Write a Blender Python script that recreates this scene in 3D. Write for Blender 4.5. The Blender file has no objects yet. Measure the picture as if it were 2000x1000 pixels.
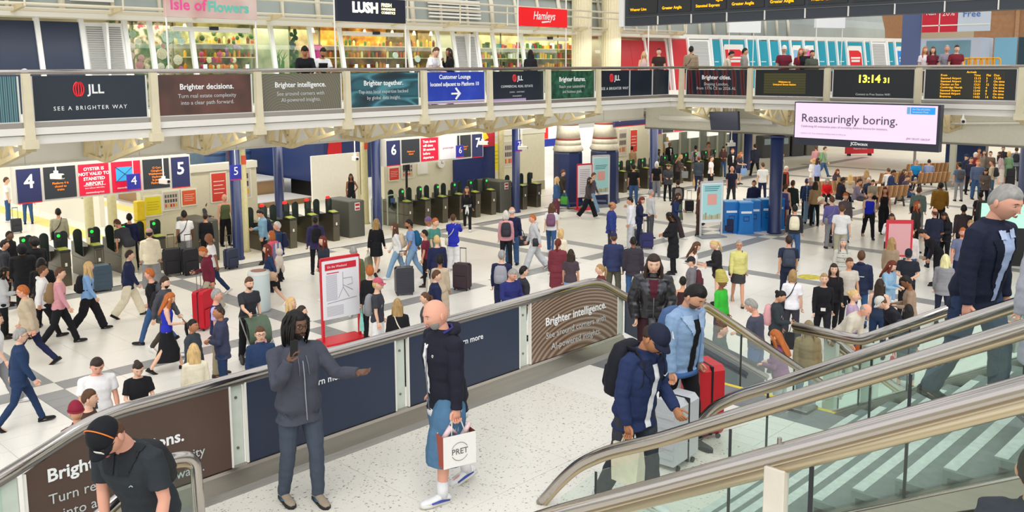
import bpy, math, random
import numpy as np
from math import sin, cos, pi, radians, atan2, sqrt
from mathutils import Vector, Matrix, Euler
random.seed(7)
SC = bpy.context.scene
# ---------------------------------------------------------------- camera, world, light, exposure
EYE = np.array([0., 0., 6.2])
FOC = 1800.; CX = 1000.; CY = 379.
PITCH = math.atan(248/1800.); ROLL = 0.005
AZ = atan2(1740, sqrt(FOC*FOC+248*248))
fw = np.array([cos(AZ), sin(AZ), 0]); rt = np.array([sin(AZ), -cos(AZ), 0]); upv = np.array([0, 0, 1.])
CF = fw*cos(PITCH)-upv*sin(PITCH); U0 = upv*cos(PITCH)+fw*sin(PITCH)
CR = rt*cos(ROLL)-U0*sin(ROLL); CU = U0*cos(ROLL)+rt*sin(ROLL)
cam = bpy.data.cameras.new('camera'); camo = bpy.data.objects.new('camera', cam)
SC.collection.objects.link(camo); SC.camera = camo
cam.sensor_width = 36.; cam.lens = FOC/2000*36
cam.shift_x = 0; cam.shift_y = -(500-CY)/2000.
cam.clip_start = .05; cam.clip_end = 400
M = Matrix(((CR[0], CU[0], -CF[0], 0), (CR[1], CU[1], -CF[1], 0), (CR[2], CU[2], -CF[2], 6.2), (0, 0, 0, 1)))
camo.matrix_world = M
W = bpy.data.worlds.new('world'); SC.world = W; W.use_nodes = True
nt = W.node_tree; bg = nt.nodes['Background']
bg.inputs[0].default_value = (.97, .985, 1, 1); bg.inputs[1].default_value = 1.15
su = bpy.data.lights.new('roof_light', 'SUN'); su.energy = 2.0; su.angle = radians(55); su.color = (1, .97, .92)
so = bpy.data.objects.new('roof_light', su); SC.collection.objects.link(so)
so.rotation_euler = Vector((.50, .46, -.72)).to_track_quat('-Z', 'Y').to_euler()
def area(name, loc, sx, sy, e, rot=(0, 0, 0), col=(1, .96, .88)):
    l = bpy.data.lights.new(name, 'AREA'); l.shape = 'RECTANGLE'; l.size = sx; l.size_y = sy; l.energy = e; l.color = col
    o = bpy.data.objects.new(name, l); SC.collection.objects.link(o); o.location = loc; o.rotation_euler = rot; return o
area('gate_hall_light', (20, 25.8, 3.95), 46, 2.0, 900); area('gate_hall_light', (44, 18, 3.55), 18, 14, 900)
area('shop_light', (14, 25.75, 7.45), 44, .9, 430, col=(1, .92, .76)); area('gallery_light', (14, 23.5, 7.4), 44, .4, 250); area('platform_light', (22, 36, 7.0), 40, 10, 1300); area('far_hall_light', (70, 10, 9), 30, 40, 900)
area('platform_edge_fill', (22, 29.3, 3.85), 42, .3, 330, (radians(62), 0, 0)); area('gallery_edge_fill', (12, 19.75, 4.62), 40, .25, 170, (radians(80), 0, 0)); area('gallery_edge_fill', (29.1, 5, 4.6), 30, .25, 150, (radians(80), 0, radians(-90)))  # added fill strips that brighten the hoarding, poster walls and gallery bulkheads
SC.view_settings.view_transform = 'Standard'; SC.view_settings.look = 'None'
SC.view_settings.gamma = 1; SC.view_settings.use_curve_mapping = False
SC.view_settings.exposure = 0.2
COL = SC.collection

def ray(x, y): return CF+CR*((x-CX)/FOC)+CU*((CY-y)/FOC)
def gz(x, y, z=0.):
    d = ray(x, y); return EYE+d*((z-6.2)/d[2])
def gX(x, y, X):
    d = ray(x, y); return EYE+d*(X/d[0])
def gY(x, y, Y):
    d = ray(x, y); return EYE+d*(Y/d[1])

# ---------------------------------------------------------------- materials
_m = {}
def nodes(name):
    m = bpy.data.materials.new(name); m.use_nodes = True
    return m, m.node_tree, m.node_tree.nodes['Principled BSDF']
def lin(c):
    return tuple((x/12.92 if x <= .04045 else ((x+.055)/1.055)**2.4) for x in c[:3])+(1,)
def hexc(h):
    return tuple(int(h[i:i+2], 16)/255 for i in (0, 2, 4))
def mat(col, rough=.6, metal=0., bump=0., bscale=40., var=0., vscale=8., emit=0., name=None, spec=.5, stretch=None):
    """col: sRGB hex string"""
    key = (col, rough, metal, bump, bscale, var, vscale, emit, name, spec, stretch)
    if key in _m: return _m[key]
    m, t, p = nodes(name or 'paint_'+col)
    c = lin(hexc(col)); p.inputs['Base Color'].default_value = c
    p.inputs['Roughness'].default_value = rough; p.inputs['Metallic'].default_value = metal
    p.inputs['Specular IOR Level'].default_value = spec
    L = t.links.new
    if var or bump:
        tc = t.nodes.new('ShaderNodeTexCoord'); mp = t.nodes.new('ShaderNodeMapping')
        L(tc.outputs['Object'], mp.inputs[0])
        if stretch: mp.inputs['Scale'].default_value = stretch
        if var:
            n = t.nodes.new('ShaderNodeTexNoise'); n.inputs['Scale'].default_value = vscale; n.inputs['Detail'].default_value = 4
            L(mp.outputs[0], n.inputs[0])
            r = t.nodes.new('ShaderNodeMapRange'); r.inputs[1].default_value = .3; r.inputs[2].default_value = .7
            r.inputs[3].default_value = 1-var; r.inputs[4].default_value = 1+var*.7
            L(n.outputs[0], r.inputs[0])
            h = t.nodes.new('ShaderNodeHueSaturation'); h.inputs['Color'].default_value = c
            L(r.outputs[0], h.inputs['Value']); L(h.outputs[0], p.inputs['Base Color'])
        if bump:
            n = t.nodes.new('ShaderNodeTexNoise'); n.inputs['Scale'].default_value = bscale; n.inputs['Detail'].default_value = 3
            L(mp.outputs[0], n.inputs[0])
            b = t.nodes.new('ShaderNodeBump'); b.inputs['Strength'].default_value = bump; b.inputs['Distance'].default_value = .02
            L(n.outputs[0], b.inputs['Height']); L(b.outputs[0], p.inputs['Normal'])
    if emit:
        p.inputs['Emission Color'].default_value = c; p.inputs['Emission Strength'].default_value = emit
    _m[key] = m; return m
def ramp(t, fac, stops):
    r = t.nodes.new('ShaderNodeValToRGB'); e = r.color_ramp.elements
    while len(e) < len(stops): e.new(.5)
    for k, (p, c) in enumerate(stops): e[k].position = p; e[k].color = lin(hexc(c))
    t.links.new(fac, r.inputs[0]); return r.outputs[0]
def glassm(tint, gl=.08, name='glass'):
    m = bpy.data.materials.new(name); m.use_nodes = True; t = m.node_tree; t.nodes.clear(); L = t.links.new
    o = t.nodes.new('ShaderNodeOutputMaterial'); mx = t.nodes.new('ShaderNodeMixShader')
    tr = t.nodes.new('ShaderNodeBsdfTransparent'); tr.inputs[0].default_value = lin(hexc(tint))
    g = t.nodes.new('ShaderNodeBsdfGlossy'); g.inputs['Roughness'].default_value = .02; g.inputs[0].default_value = (.9, 1, .97, 1)
    f = t.nodes.new('ShaderNodeFresnel'); f.inputs[0].default_value = 1.45
    mu = t.nodes.new('ShaderNodeMath'); mu.operation = 'MULTIPLY'; mu.inputs[1].default_value = gl/.04
    mu.use_clamp = True
    ge = t.nodes.new('ShaderNodeNewGeometry'); iv = t.nodes.new('ShaderNodeMath'); iv.operation = 'SUBTRACT'; iv.inputs[0].default_value = 1; L(ge.outputs['Backfacing'], iv.inputs[1])
    m2 = t.nodes.new('ShaderNodeMath'); m2.operation = 'MULTIPLY'; L(f.outputs[0], mu.inputs[0]); L(mu.outputs[0], m2.inputs[0]); L(iv.outputs[0], m2.inputs[1]); L(m2.outputs[0], mx.inputs[0]); L(tr.outputs[0], mx.inputs[1]); L(g.outputs[0], mx.inputs[2]); L(mx.outputs[0], o.inputs[0])
    return m
def printm(name, kind, cols, rough=.25, emit=0, **k):
    """flat printed artwork: waves, noise bands"""
    m, t, p = nodes(name); L = t.links.new
    tc = t.nodes.new('ShaderNodeTexCoord'); mp = t.nodes.new('ShaderNodeMapping'); L(tc.outputs['Object'], mp.inputs[0])
    mp.inputs['Location'].default_value = k.get('loc', (0, 0, 0)); mp.inputs['Scale'].default_value = k.get('sc', (1, 1, 1)); mp.inputs['Rotation'].default_value = k.get('rot', (0, 0, 0))
    if kind == 'rings':
        n = t.nodes.new('ShaderNodeTexWave'); n.wave_type = 'RINGS'; n.rings_direction = 'SPHERICAL'
        n.inputs['Scale'].default_value = k.get('s', 6); n.inputs['Distortion'].default_value = k.get('d', 1.5); n.inputs['Detail Scale'].default_value = .6
    elif kind == 'bands':
        n = t.nodes.new('ShaderNodeTexWave'); n.inputs['Scale'].default_value = k.get('s', 3); n.inputs['Distortion'].default_value = k.get('d', 3)
    elif kind == 'voronoi':
        n = t.nodes.new('ShaderNodeTexVoronoi'); n.inputs['Scale'].default_value = k.get('s', 5)
    else:
        n = t.nodes.new('ShaderNodeTexNoise'); n.inputs['Scale'].default_value = k.get('s', 4); n.inputs['Detail'].default_value = k.get('det', 2)
    L(mp.outputs[0], n.inputs[0])
    src = n.outputs['Color'] if kind == 'voronoi' else n.outputs[0]
    c = ramp(t, src, cols); L(c, p.inputs['Base Color']); p.inputs['Roughness'].default_value = rough
    if emit: L(c, p.inputs['Emission Color']); p.inputs['Emission Strength'].default_value = emit
    return m

# ---------------------------------------------------------------- mesh helpers
class MB:
    def __init__(s): s.v = []; s.f = []; s.m = []
    def add(s, vs, fs, mi=0):
        b = len(s.v); s.v += [tuple(map(float, q)) for q in vs]; s.f += [tuple(b+i for i in f) for f in fs]; s.m += [mi]*len(fs); return s
    def box(s, x0, x1, y0, y1, z0, z1, mi=0):
        v = [(x0, y0, z0), (x1, y0, z0), (x1, y1, z0), (x0, y1, z0), (x0, y0, z1), (x1, y0, z1), (x1, y1, z1), (x0, y1, z1)]
        return s.add(v, [(3, 2, 1, 0), (4, 5, 6, 7), (0, 1, 5, 4), (1, 2, 6, 5), (2, 3, 7, 6), (3, 0, 4, 7)], mi)
    def bbox(s, x0, x1, y0, y1, z0, z1, r=.01, mi=0):
        """box with chamfered vertical edges and top"""
        P = [(x0+r, y0), (x1-r, y0), (x1, y0+r), (x1, y1-r), (x1-r, y1), (x0+r, y1), (x0, y1-r), (x0, y0+r)]
        Q = [(x0+2*r, y0+r), (x1-2*r, y0+r), (x1-r, y0+2*r), (x1-r, y1-2*r), (x1-2*r, y1-r), (x0+2*r, y1-r), (x0+r, y1-2*r), (x0+r, y0+2*r)]
        v = [(a, b, z0) for a, b in P]+[(a, b, z1-r) for a, b in P]+[(a, b, z1) for a, b in Q]
        f = [tuple(range(7, -1, -1)), tuple(range(16, 24))]
        for k in (0, 8):
            for i in range(8): j = (i+1) % 8; f.append((k+i, k+j, k+8+j, k+8+i))
        return s.add(v, f, mi)
    def prism(s, pts, a, b, axis='y', mi=0):
        """2D polygon pts extruded along axis from a to b. axis y: pts=(x,z); axis x: pts=(y,z); axis z: pts=(x,y)"""
        n = len(pts)
        g = {'y': lambda p, t: (p[0], t, p[1]), 'x': lambda p, t: (t, p[0], p[1]), 'z': lambda p, t: (p[0], p[1], t)}[axis]
        v = [g(p, a) for p in pts]+[g(p, b) for p in pts]
        f = [tuple(range(n)), tuple(range(2*n-1, n-1, -1))]+[(i, n+i, n+(i+1) % n, (i+1) % n) for i in range(n)]
        return s.add(v, f, mi)
    def tube(s, path, r, n=8, mi=0, closed=False, side=None):
        P = [np.array(p, float) for p in path]; R = r if isinstance(r, (list, tuple)) else [r]*len(P)
        ring = []; prev = None
        for i, p in enumerate(P):
            if closed: d = P[(i+1) % len(P)]-P[i-1]
            else: d = P[min(i+1, len(P)-1)]-P[max(i-1, 0)]
            d = d/(np.linalg.norm(d)+1e-9)
            if prev is None:
                h = np.array(side if side is not None else ([0, 0, 1] if abs(d[2]) < .9 else [1, 0, 0]), float)
            else: h = prev
            u = h-d*(h@d); u = u/(np.linalg.norm(u)+1e-9); w = np.cross(d, u); prev = u
            rr = R[i] if isinstance(R[i], (tuple, list)) else (R[i], R[i])
            ring.append([p+u*cos(2*pi*k/n)*rr[0]+w*sin(2*pi*k/n)*rr[1] for k in range(n)])
        v = [q for g in ring for q in g]; f = []; m = len(P)
        for i in range(m if closed else m-1):
            a = i*n; b = ((i+1) % m)*n
            for k in range(n): f.append((a+k, a+(k+1) % n, b+(k+1) % n, b+k))
        if not closed: f += [tuple(range(n-1, -1, -1)), tuple(range((m-1)*n, m*n))]
        return s.add(v, f, mi)
    def cyl(s, x, y, z0, z1, r, n=16, mi=0, r2=None):
        return s.tube([(x, y, z0), (x, y, z1)], [r, r if r2 is None else r2], n, mi)
    def lathe(s, prof, n=16, mi=0, c=(0, 0)):
        v = [(c[0]+r*cos(2*pi*k/n), c[1]+r*sin(2*pi*k/n), z) for r, z in prof for k in range(n)]
        f = [(i*n+k, i*n+(k+1) % n, (i+1)*n+(k+1) % n, (i+1)*n+k) for i in range(len(prof)-1) for k in range(n)]
        f += [tuple(range(n-1, -1, -1)), tuple(range((len(prof)-1)*n, len(prof)*n))]
        return s.add(v, f, mi)
    def ball(s, c, r, n=10, m=7, mi=0):
        r = r if isinstance(r, (tuple, list)) else (r, r, r)
        prof = [(sin(pi*(j+.001)/(m)*.9995), -cos(pi*j/m)) for j in range(m+1)]
        v = [(c[0]+r[0]*q*cos(2*pi*k/n), c[1]+r[1]*q*sin(2*pi*k/n), c[2]+r[2]*z) for q, z in prof for k in range(n)]
        f = [(i*n+k, i*n+(k+1) % n, (i+1)*n+(k+1) % n, (i+1)*n+k) for i in range(m) for k in range(n)]
        return s.add(v, f, mi)
    def mesh(s, name, mats, smooth=False):
        me = bpy.data.meshes.new(name); me.from_pydata(s.v, [], s.f)
        for m in (mats if isinstance(mats, (list, tuple)) else [mats]): me.materials.append(m)
        if len(me.materials) > 1: me.polygons.foreach_set('material_index', s.m)
        if smooth: me.shade_smooth()
        me.update(); return me
    def build(s, name, mats, parent=None, smooth=False, loc=None):
        return put(name, s.mesh(name, mats, smooth), parent, loc)
def put(name, data, parent=None, loc=None, rz=None):
    o = bpy.data.objects.new(name, data); COL.objects.link(o)
    if parent: o.parent = parent
    if loc is not None: o.location = loc
    if rz is not None: o.rotation_euler = (0, 0, rz)
    return o
def tag(o, label=None, cat=None, group=None, kind=None):
    if label: o['label'] = label
    if cat: o['category'] = cat
    if group: o['group'] = group
    if kind: o['kind'] = kind
    return o
def thing(name, label, cat, loc=(0, 0, 0), rz=0, group=None):
    return tag(put(name, None, None, loc, rz), label, cat, group)
def struct(o): return tag(o, kind='structure')
def dup(o, loc=None, rz=None, label=None, parent=None):
    c = o.copy(); COL.objects.link(c); c.parent = parent
    if loc is not None: c.location = loc
    if rz is not None: c.rotation_euler = (0, 0, rz)
    if label: c['label'] = label
    for ch in list(o.children): dup(ch, parent=c)
    return c
def text(s, size, x, z, parent, m, y=-.004, align='CENTER', bold=0., name='lettering', sx=1., shear=0, ext=.001, spc=1.):
    c = bpy.data.curves.new(name, 'FONT'); c.body = s; c.size = size; c.align_x = align; c.align_y = 'CENTER'
    c.offset = bold*size; c.extrude = ext; c.resolution_u = 2; c.shear = shear; c.space_character = spc
    c.materials.append(m)
    tmp = bpy.data.objects.new('t', c); me = bpy.data.meshes.new_from_object(tmp); bpy.data.objects.remove(tmp); bpy.data.curves.remove(c); me.name = name
    o = put(name, me, parent, (x, y, z)); o.rotation_euler = (pi/2, 0, 0); o.scale = (sx, 1, 1)
    return o
def quadpanel(name, x0, x1, z0, z1, parent, m, y=0, t=.01):
    return MB().box(x0, x1, y, y+t, z0, z1).build(name, m, parent)

WHITE = mat('e9e6de', .45); CREAM = mat('dcd2b4', .5, var=.06, vscale=3); CREAM2 = mat('cdbd94', .45, var=.08, vscale=5)
PANELW = mat('dad8ce', .6, var=.04, vscale=2); NAVY = mat('27334a', .3); NAVYCOL = mat('1f2e5c', .35, var=.08, vscale=4)
STEEL = mat('bdb6b0', .17, 1.0, bump=.05, bscale=6); STEELB = mat('a9a59c', .32, 1.0, bump=.08, bscale=30, stretch=(.3, .3, 6), var=.1, vscale=2)
STEELD = mat('8d8a86', .4, .9); DARK = mat('22242a', .5); BLK = mat('101114', .5); GLASS = glassm('f8fdfb', .07, 'tinted_glass')
GLASSC = glassm('f0f8f5', .04, 'clear_glass'); TXW = mat('f2f4f4', .5); TXG = mat('c3c8c8', .5); AMBER = mat('ffb000', .5, emit=1.3); AMBERD = mat('ff8418', .5, emit=.9)
REDM = mat('d21626', .4); LIT = mat('fffaf0', .5, emit=2.5)

def arcpts(pts, r=.25, n=5):
    """round the corners of a polyline"""
    P = [np.array(p, float) for p in pts]; out = [P[0]]
    for i in range(1, len(P)-1):
        a = P[i-1]-P[i]; b = P[i+1]-P[i]; la, lb = np.linalg.norm(a), np.linalg.norm(b); q = min(r, la*.45, lb*.45)
        s, e = P[i]+a/la*q, P[i]+b/lb*q
        for k in range(n+1):
            t = k/n; out.append((1-t)**2*s+2*t*(1-t)*P[i]+t*t*e)
    out.append(P[-1]); return out
# ---------------------------------------------------------------- floor of the concourse: slabs and bands of granite tiles
def terrazzo(name, base, fleck, sc=60, rough=.35, var=.05):
    m, t, p = nodes(name); L = t.links.new
    tc = t.nodes.new('ShaderNodeTexCoord'); n = t.nodes.new('ShaderNodeTexNoise'); n.inputs['Scale'].default_value = sc; n.inputs['Detail'].default_value = 2
    g = t.nodes.new('ShaderNodeNewGeometry'); L(g.outputs['Position'], n.inputs[0])
    c = ramp(t, n.outputs[0], [(.30, fleck), (.38, base), (1, base)])
    n2 = t.nodes.new('ShaderNodeTexNoise'); n2.inputs['Scale'].default_value = .6; n2.inputs['Detail'].default_value = 4; L(g.outputs['Position'], n2.inputs[0])
    r = t.nodes.new('ShaderNodeMapRange'); r.inputs[1].default_value = .3; r.inputs[2].default_value = .7; r.inputs[3].default_value = 1-var; r.inputs[4].default_value = 1+var; L(n2.outputs[0], r.inputs[0])
    h = t.nodes.new('ShaderNodeHueSaturation'); L(c, h.inputs['Color']); L(r.outputs[0], h.inputs['Value']); L(h.outputs[0], p.inputs['Base Color'])
    p.inputs['Roughness'].default_value = rough; return m
PALE = terrazzo('pale_terrazzo', 'e8e5dd', 'c0bab0', 70, .3)
PALE2 = terrazzo('pale_terrazzo_worn', 'e2dfd6', 'b8b2a6', 70, .3)
GREY = terrazzo('grey_granite', '8f9090', '6b6c70', 90, .4, .08)
GREYL = terrazzo('light_grey_granite', 'a5a6a3', '85868a', 90, .4, .08)
LANDM = terrazzo('speckled_terrazzo', 'e5e1d6', '8b8578', 38, .28, .04)
TACT = mat('77787a', .6, var=.1); YEL = mat('e2c53a', .55, var=.08)
fl = struct(MB().box(-6, 110, 8.2, 75, -.3, -.012).box(10.4, 110, -30, 8.2, -.3, -.012).box(-6, 10.4, -30, 8.2, -.3, -.012).build('floor', mat('a8a698', .7)))
YB = [16.2, 18.62, 25.9]; XB = [6.2, 12.3, 18.4, 22.6, 24.75, 30.45, 36.5, 42.6, 48.7, 54.8]
def breaks(lo, hi, bands, w=.27, step=1.2):
    out = []; cur = lo
    for b in sorted(bands)+[None]:
        e = hi if b is None else min(b-w, hi)
        if e-cur > .05:
            k = max(1, round((e-cur)/step))
            out += [(cur+(e-cur)*i/k, cur+(e-cur)*(i+1)/k, 0) for i in range(k)]
        if b is None or b-w >= hi: break
        out.append((b-w, b+w, 1)); cur = b+w
    return out
SL = []
def band(xc, yc, bx, by):
    if bx and by: return 2
    if by:
        y = yc
        if abs(y-16.2) < .4: return 1 if (xc > 24 or 12.3 < xc < 14.5) else 0
        if abs(y-18.62) < .4: return 1
        return 1
    if bx:
        if abs(xc-22.6) < .4: return 1 if 18.6 < yc < 26 else 0
        if abs(xc-18.4) < .4: return 0
        return 1
    return 0
for (x0, x1, bx) in breaks(-4, 62, XB):
    for (y0, y1, by) in breaks(-6, 27.0, YB):
        k = band((x0+x1)/2, (y0+y1)/2, bx, by)
        L_ = [(x0, x1)] if (x1-x0) < .8 else [(x0, x1)]
        if k == 1 and by and x1-x0 > .8:
            n = 2; L_ = [(x0+(x1-x0)*i/n, x0+(x1-x0)*(i+1)/n) for i in range(n)]
        for (a, b) in L_:
            yy = [(y0, y1)]
            if k == 1 and bx and y1-y0 > .8: n = 2; yy = [(y0+(y1-y0)*i/n, y0+(y1-y0)*(i+1)/n) for i in range(n)]
            for (c, d) in yy: SL.append((a, b, c, d, k))
def vis(a, b, c, d):
    q = np.array([(a+b)/2, (c+d)/2, 0])-EYE; z = q@CF
    if z < 3: return 0
    px = CX+FOC*(q@CR)/z; py = CY-FOC*(q@CU)/z
    if not (-60 < px < 2060 and 250 < py < 860): return 0
    if (a+b)/2 < 10.3 and (c+d)/2 < 9.5: return 0
    return (b-a)*(d-c)/z**3
SL.sort(key=lambda s: -vis(*s[:4]))
rest = {0: MB(), 1: MB(), 2: MB()}; meshes = {}
MT = {0: PALE, 1: GREY, 2: PALE2}
for i, (a, b, c, d, k) in enumerate(SL):
    g = .004; w, h = round(b-a-2*g, 3), round(d-c-2*g, 3)
    if (a+b)/2 < 10.2 and (c+d)/2 < 7.9: continue
    if i < 300 and vis(a, b, c, d) > 0:
        key = (w, h, k)
        if key not in meshes: meshes[key] = MB().bbox(0, w, 0, h, -.012, .0, .0015).mesh('tile', MT[k])
        put('tile', meshes[key], fl, (a+g, c+g, 0))
    else: rest[k].box(a+g, b-g, c+g, d-g, -.012, 0)
for k, mb in rest.items():
    if mb.v: tag(mb.build('tile_field', MT[k], fl), kind='stuff')
tag(MB().box(62, 110, -20, 60, -.012, 0).box(-4, 62, 28.6, 60, -.012, 0).box(-4, 62, 27.0, 28.6, -.012, 0).build('paving', terrazzo('bright_platform', 'efe9d8', 'd8cfba', 20), fl), kind='stuff')
# raised gate threshold edge tiles
MB().box(4, 60, 26.17, 26.25, 0, .004).build('threshold_strip', STEELD, fl)
MB().lathe([(.34, 0), (.34, .004)], 28, c=(25.35, 12.1)).build('floor_sticker', mat('d2c43c', .5, var=.35, vscale=9), fl)

# ---------------------------------------------------------------- landing, stairs
ZL = 2.2
ld = struct(MB().box(1.9, 10.05, -1, 7.75, ZL-.35, ZL-.012).box(-3, 1.9, -1, 4.1, ZL-.35, ZL-.012).build('floor', mat('b9b29e', .6)))
ld.name = 'floor_landing'
cut = [(2.0, 10.05-.62-.9, 3)]
for (x0, x1) in [(1.95, 3.6), (3.6, 5.25), (5.25, 6.9), (6.9, 8.5)]:
    for (y0, y1) in [(-.9, .6), (.6, 2.2), (2.2, 4.0), (4.0, 5.8), (5.8, 7.62)]:
        put('slab', MB().bbox(0, x1-x0-.005, 0, y1-y0-.005, -.012, 0, .0012).mesh('slab', LANDM), ld, (x0, y0, ZL))
for i in range(7):
    y0 = 4.1+i*.505
    for j in range(5):
        x0 = 8.5+j*.186
        put('strip', MB().bbox(0, .181, 0, .5, -.012, 0, .0012).mesh('strip', PALE), ld, (x0, y0, ZL)) if i*5+j < 60 else None
MB().box(9.43, 9.97, 4.1, 7.62, ZL-.012, ZL).build('tactile_strip', TACT, ld)
MB().box(9.97, 10.04, 4.1, 7.62, ZL-.012, ZL+.001).build('nosing', YEL, ld)
STEPM = mat('757d7b', .75, var=.12, vscale=14, bump=.1, bscale=60); NOSE = mat('c9cfc9', .6, var=.12, vscale=20)
# stairs down to the concourse (towards +X), left and right lanes
dn = struct(MB().box(10.05, 10.06, 4.15, 7.62, 0, ZL-.02).build('stair_right', PANELW)); dn.name = 'stair_down_right'
N = 14; rise = ZL/N; run = .30
for i in range(N-1):
    z = ZL-rise*(i+1); x = 10.05+run*i
    MB().box(x, x+run+.02, 4.15, 7.62, z-.05, z).box(x-.0, x+.03, 4.15, 7.62, z, z+rise-.05).build('step', STEPM, dn)
    MB().box(x+run-.06, x+run+.021, 4.15, 7.62, z, z+.003).build('nosing', YEL, dn)
dl = struct(MB().box(1.94, 1.95, 4.15, 7.62, 0, ZL-.02).build('stair_left', PANELW)); dl.name = 'stair_down_left'
for i in range(N-1):
    z = ZL-rise*(i+1); x = 1.95-run*i
    MB().box(x-run-.02, x, 4.15, 7.62, z-.05, z).box(x-.03, x, 4.15, 7.62, z, z+rise-.05).build('step', STEPM, dl)
# flights up towards the camera level (towards -Y)
TAN = .565; NU = 17; rs = .17; rn = rs/TAN
for nm, (x0, x1) in {'a': (4.12, 5.88), 'b': (6.12, 7.88), 'c': (8.12, 9.88)}.items():
    st = struct(MB().box(x0, x1, 4.02, 4.03, ZL-.3, ZL).build('stair_up_'+nm, PANELW))
    if nm == 'a': continue
    for i in range(NU):
        z = ZL+rs*(i+1); y = 4.05-rn*i
        s_ = MB().box(x0, x1, y-rn-.02, y, z-.05, z).box(x0, x1, y-.03, y, z-rs, z-.05).build('step', STEPM, st)
        MB().box(x0+.03, x1-.22, y-.075, y+.006, z, z+.004).build('nosing', NOSE, st)
bpy.data.objects['stair_up_a'].name = 'floor_well'

# ---------------------------------------------------------------- balustrades on the landing
BY = 7.7
bal = thing('balustrade', 'long landing balustrade with printed panels, cream posts and steel rail', 'balustrade', (0, 0, 0))
# handrail: stainless, horizontal then down both ends
pth = arcpts([(-1.5, BY, 2.20-.42), (2.35, BY, 3.07), (2.95, BY, 3.30), (9.72, BY, 3.31), (10.2, BY, 3.05), (14.6, BY, .70)], .6, 8)
MB().tube(pth, .048, 14).build('handrail', STEEL, bal, True)
MB().tube([(p[0], p[1]+.0, p[2]-.06) for p in pth], .02, 8).build('rail_channel', STEELD, bal, True)
panels = [(2.36, 4.17, 'brown'), (4.34, 6.16, 'navy'), (6.35, 8.15, 'navy'), (8.36, 10.17, 'wood')]
BROWN = mat('544037', .4, var=.12, vscale=1.3); NAVP = mat('26324a', .4, var=.05, vscale=2)
WOODP = printm('arched_slats_print', 'rings', [(0, '5c4838'), (.3, '78604e'), (.7, '87705e'), (1, 'a39180')], loc=(-9.3*.75, 0, -2.0), sc=(.75, 1, 1), s=48, d=.3)
ZB = 2.44; ZT = 3.24
for k, (x0, x1, c) in enumerate(panels):
    m = {'brown': BROWN, 'navy': NAVP, 'wood': WOODP}[c]
    if k == 0: pts = [(x0, ZB), (x1, ZB), (x1, ZT), (3.05, ZT), (2.75, 3.16), (x0, 2.98)]
    elif k == 3: pts = [(x0, ZB), (x1, ZB), (x1, 2.98), (9.75, ZT), (x0, ZT)]
    else: pts = [(x0, ZB), (x1, ZB), (x1, ZT), (x0, ZT)]
    MB().prism(pts, BY-.012, BY+.012).build('printed_panel', m, bal)
    MB().box(x0-.012, x0+.006, BY-.02, BY+.02, ZB, pts[-1][1]-.0).box(x1-.006, x1+.012, BY-.02, BY+.02, ZB, pts[2][1]).build('panel_edge', WHITE, bal)
POSTM = mat('cfd8cd', .35, var=.06)
for x, w in [(4.255, .075), (6.255, .08), (8.255, .085), (10.30, .07), (2.22, .1)]:
    MB().bbox(x-w, x+w, BY+.03, BY+.11, ZL-.05, 3.27 if x < 10 and x > 3 else 2.96, .012).build('post', POSTM, bal)
    for z in (2.6, 3.1):
        if x > 3 and x < 10: MB().tube([(x, BY+.02, z), (x, BY+.04, z)], .014, 8).build('bolt', STEELD, bal)
# steel kick plate and floor channel
MB().box(2.3, 10.25, BY-.03, BY+.03, ZL+.2, ZL+.235).build('kick_trim', STEEL, bal)
MB().prism([(BY-.03, ZL+.2), (BY-.05, ZL+.04), (BY-.12, ZL), (BY+.06, ZL), (BY+.06, ZL+.2)], 2.2, 10.3, 'x').build('kick_plate', STEELB, bal)
for sx, x0, x1 in ((1, 10.25, 14.5), (-1, -1.6, 2.3)):
    xe0, xe1 = (x0, x1) if sx > 0 else (x1, x0); L_ = abs(x1-x0); dz = L_*.53
    MB().prism([(xe0, ZL+.2), (xe1, ZL+.2-dz), (xe1, ZL-dz-.15), (xe0, ZL-.12)], BY-.03, BY+.06).build('string_plate', STEELB, bal)
    MB().prism([(xe0+sx*.12, 2.42), (xe1, 2.42-dz+.05), (xe1, 3.16-dz), (xe0+sx*.12, 2.92)], BY-.012, BY+.012).build('printed_panel', NAVP if sx > 0 else GLASS, bal)
def ptext(s, size, x, z, m, al='LEFT', b=0.0, **k):
    o = text(s, size, x, z, bal, m, y=BY-.018, align=al, bold=b, **k); return o
ptext('Brighter decisions.', .155, 2.52, 2.905, TXW, b=.022, sx=1.02).rotation_euler = (pi/2, 0, 0)
ptext('Turn real estate complexity', .125, 2.52, 2.70, TXG, sx=.98)
ptext('into a clear path forward.', .125, 2.62, 2.55, TXG, sx=.98)
ptext('Learn more', .10, 5.49, 3.03, TXW, 'RIGHT', .012); ptext('Learn more', .10, 7.51, 3.00, TXW, 'RIGHT', .012)
ptext('Brighter intelligence.', .15, 9.27, 2.93, TXW, 'CENTER', .02, sx=1.02); ptext('See around corners with', .125, 9.27, 2.745, TXG, 'CENTER'); ptext('AI-powered insights.', .125, 9.27, 2.58, TXG, 'CENTER')
o = ptext('SEE A BRIGHTER WAY', .10, 10.50, 2.25, TXW, 'LEFT', .01, spc=1.3); o.rotation_euler = (pi/2, 0.49, 0)

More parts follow.
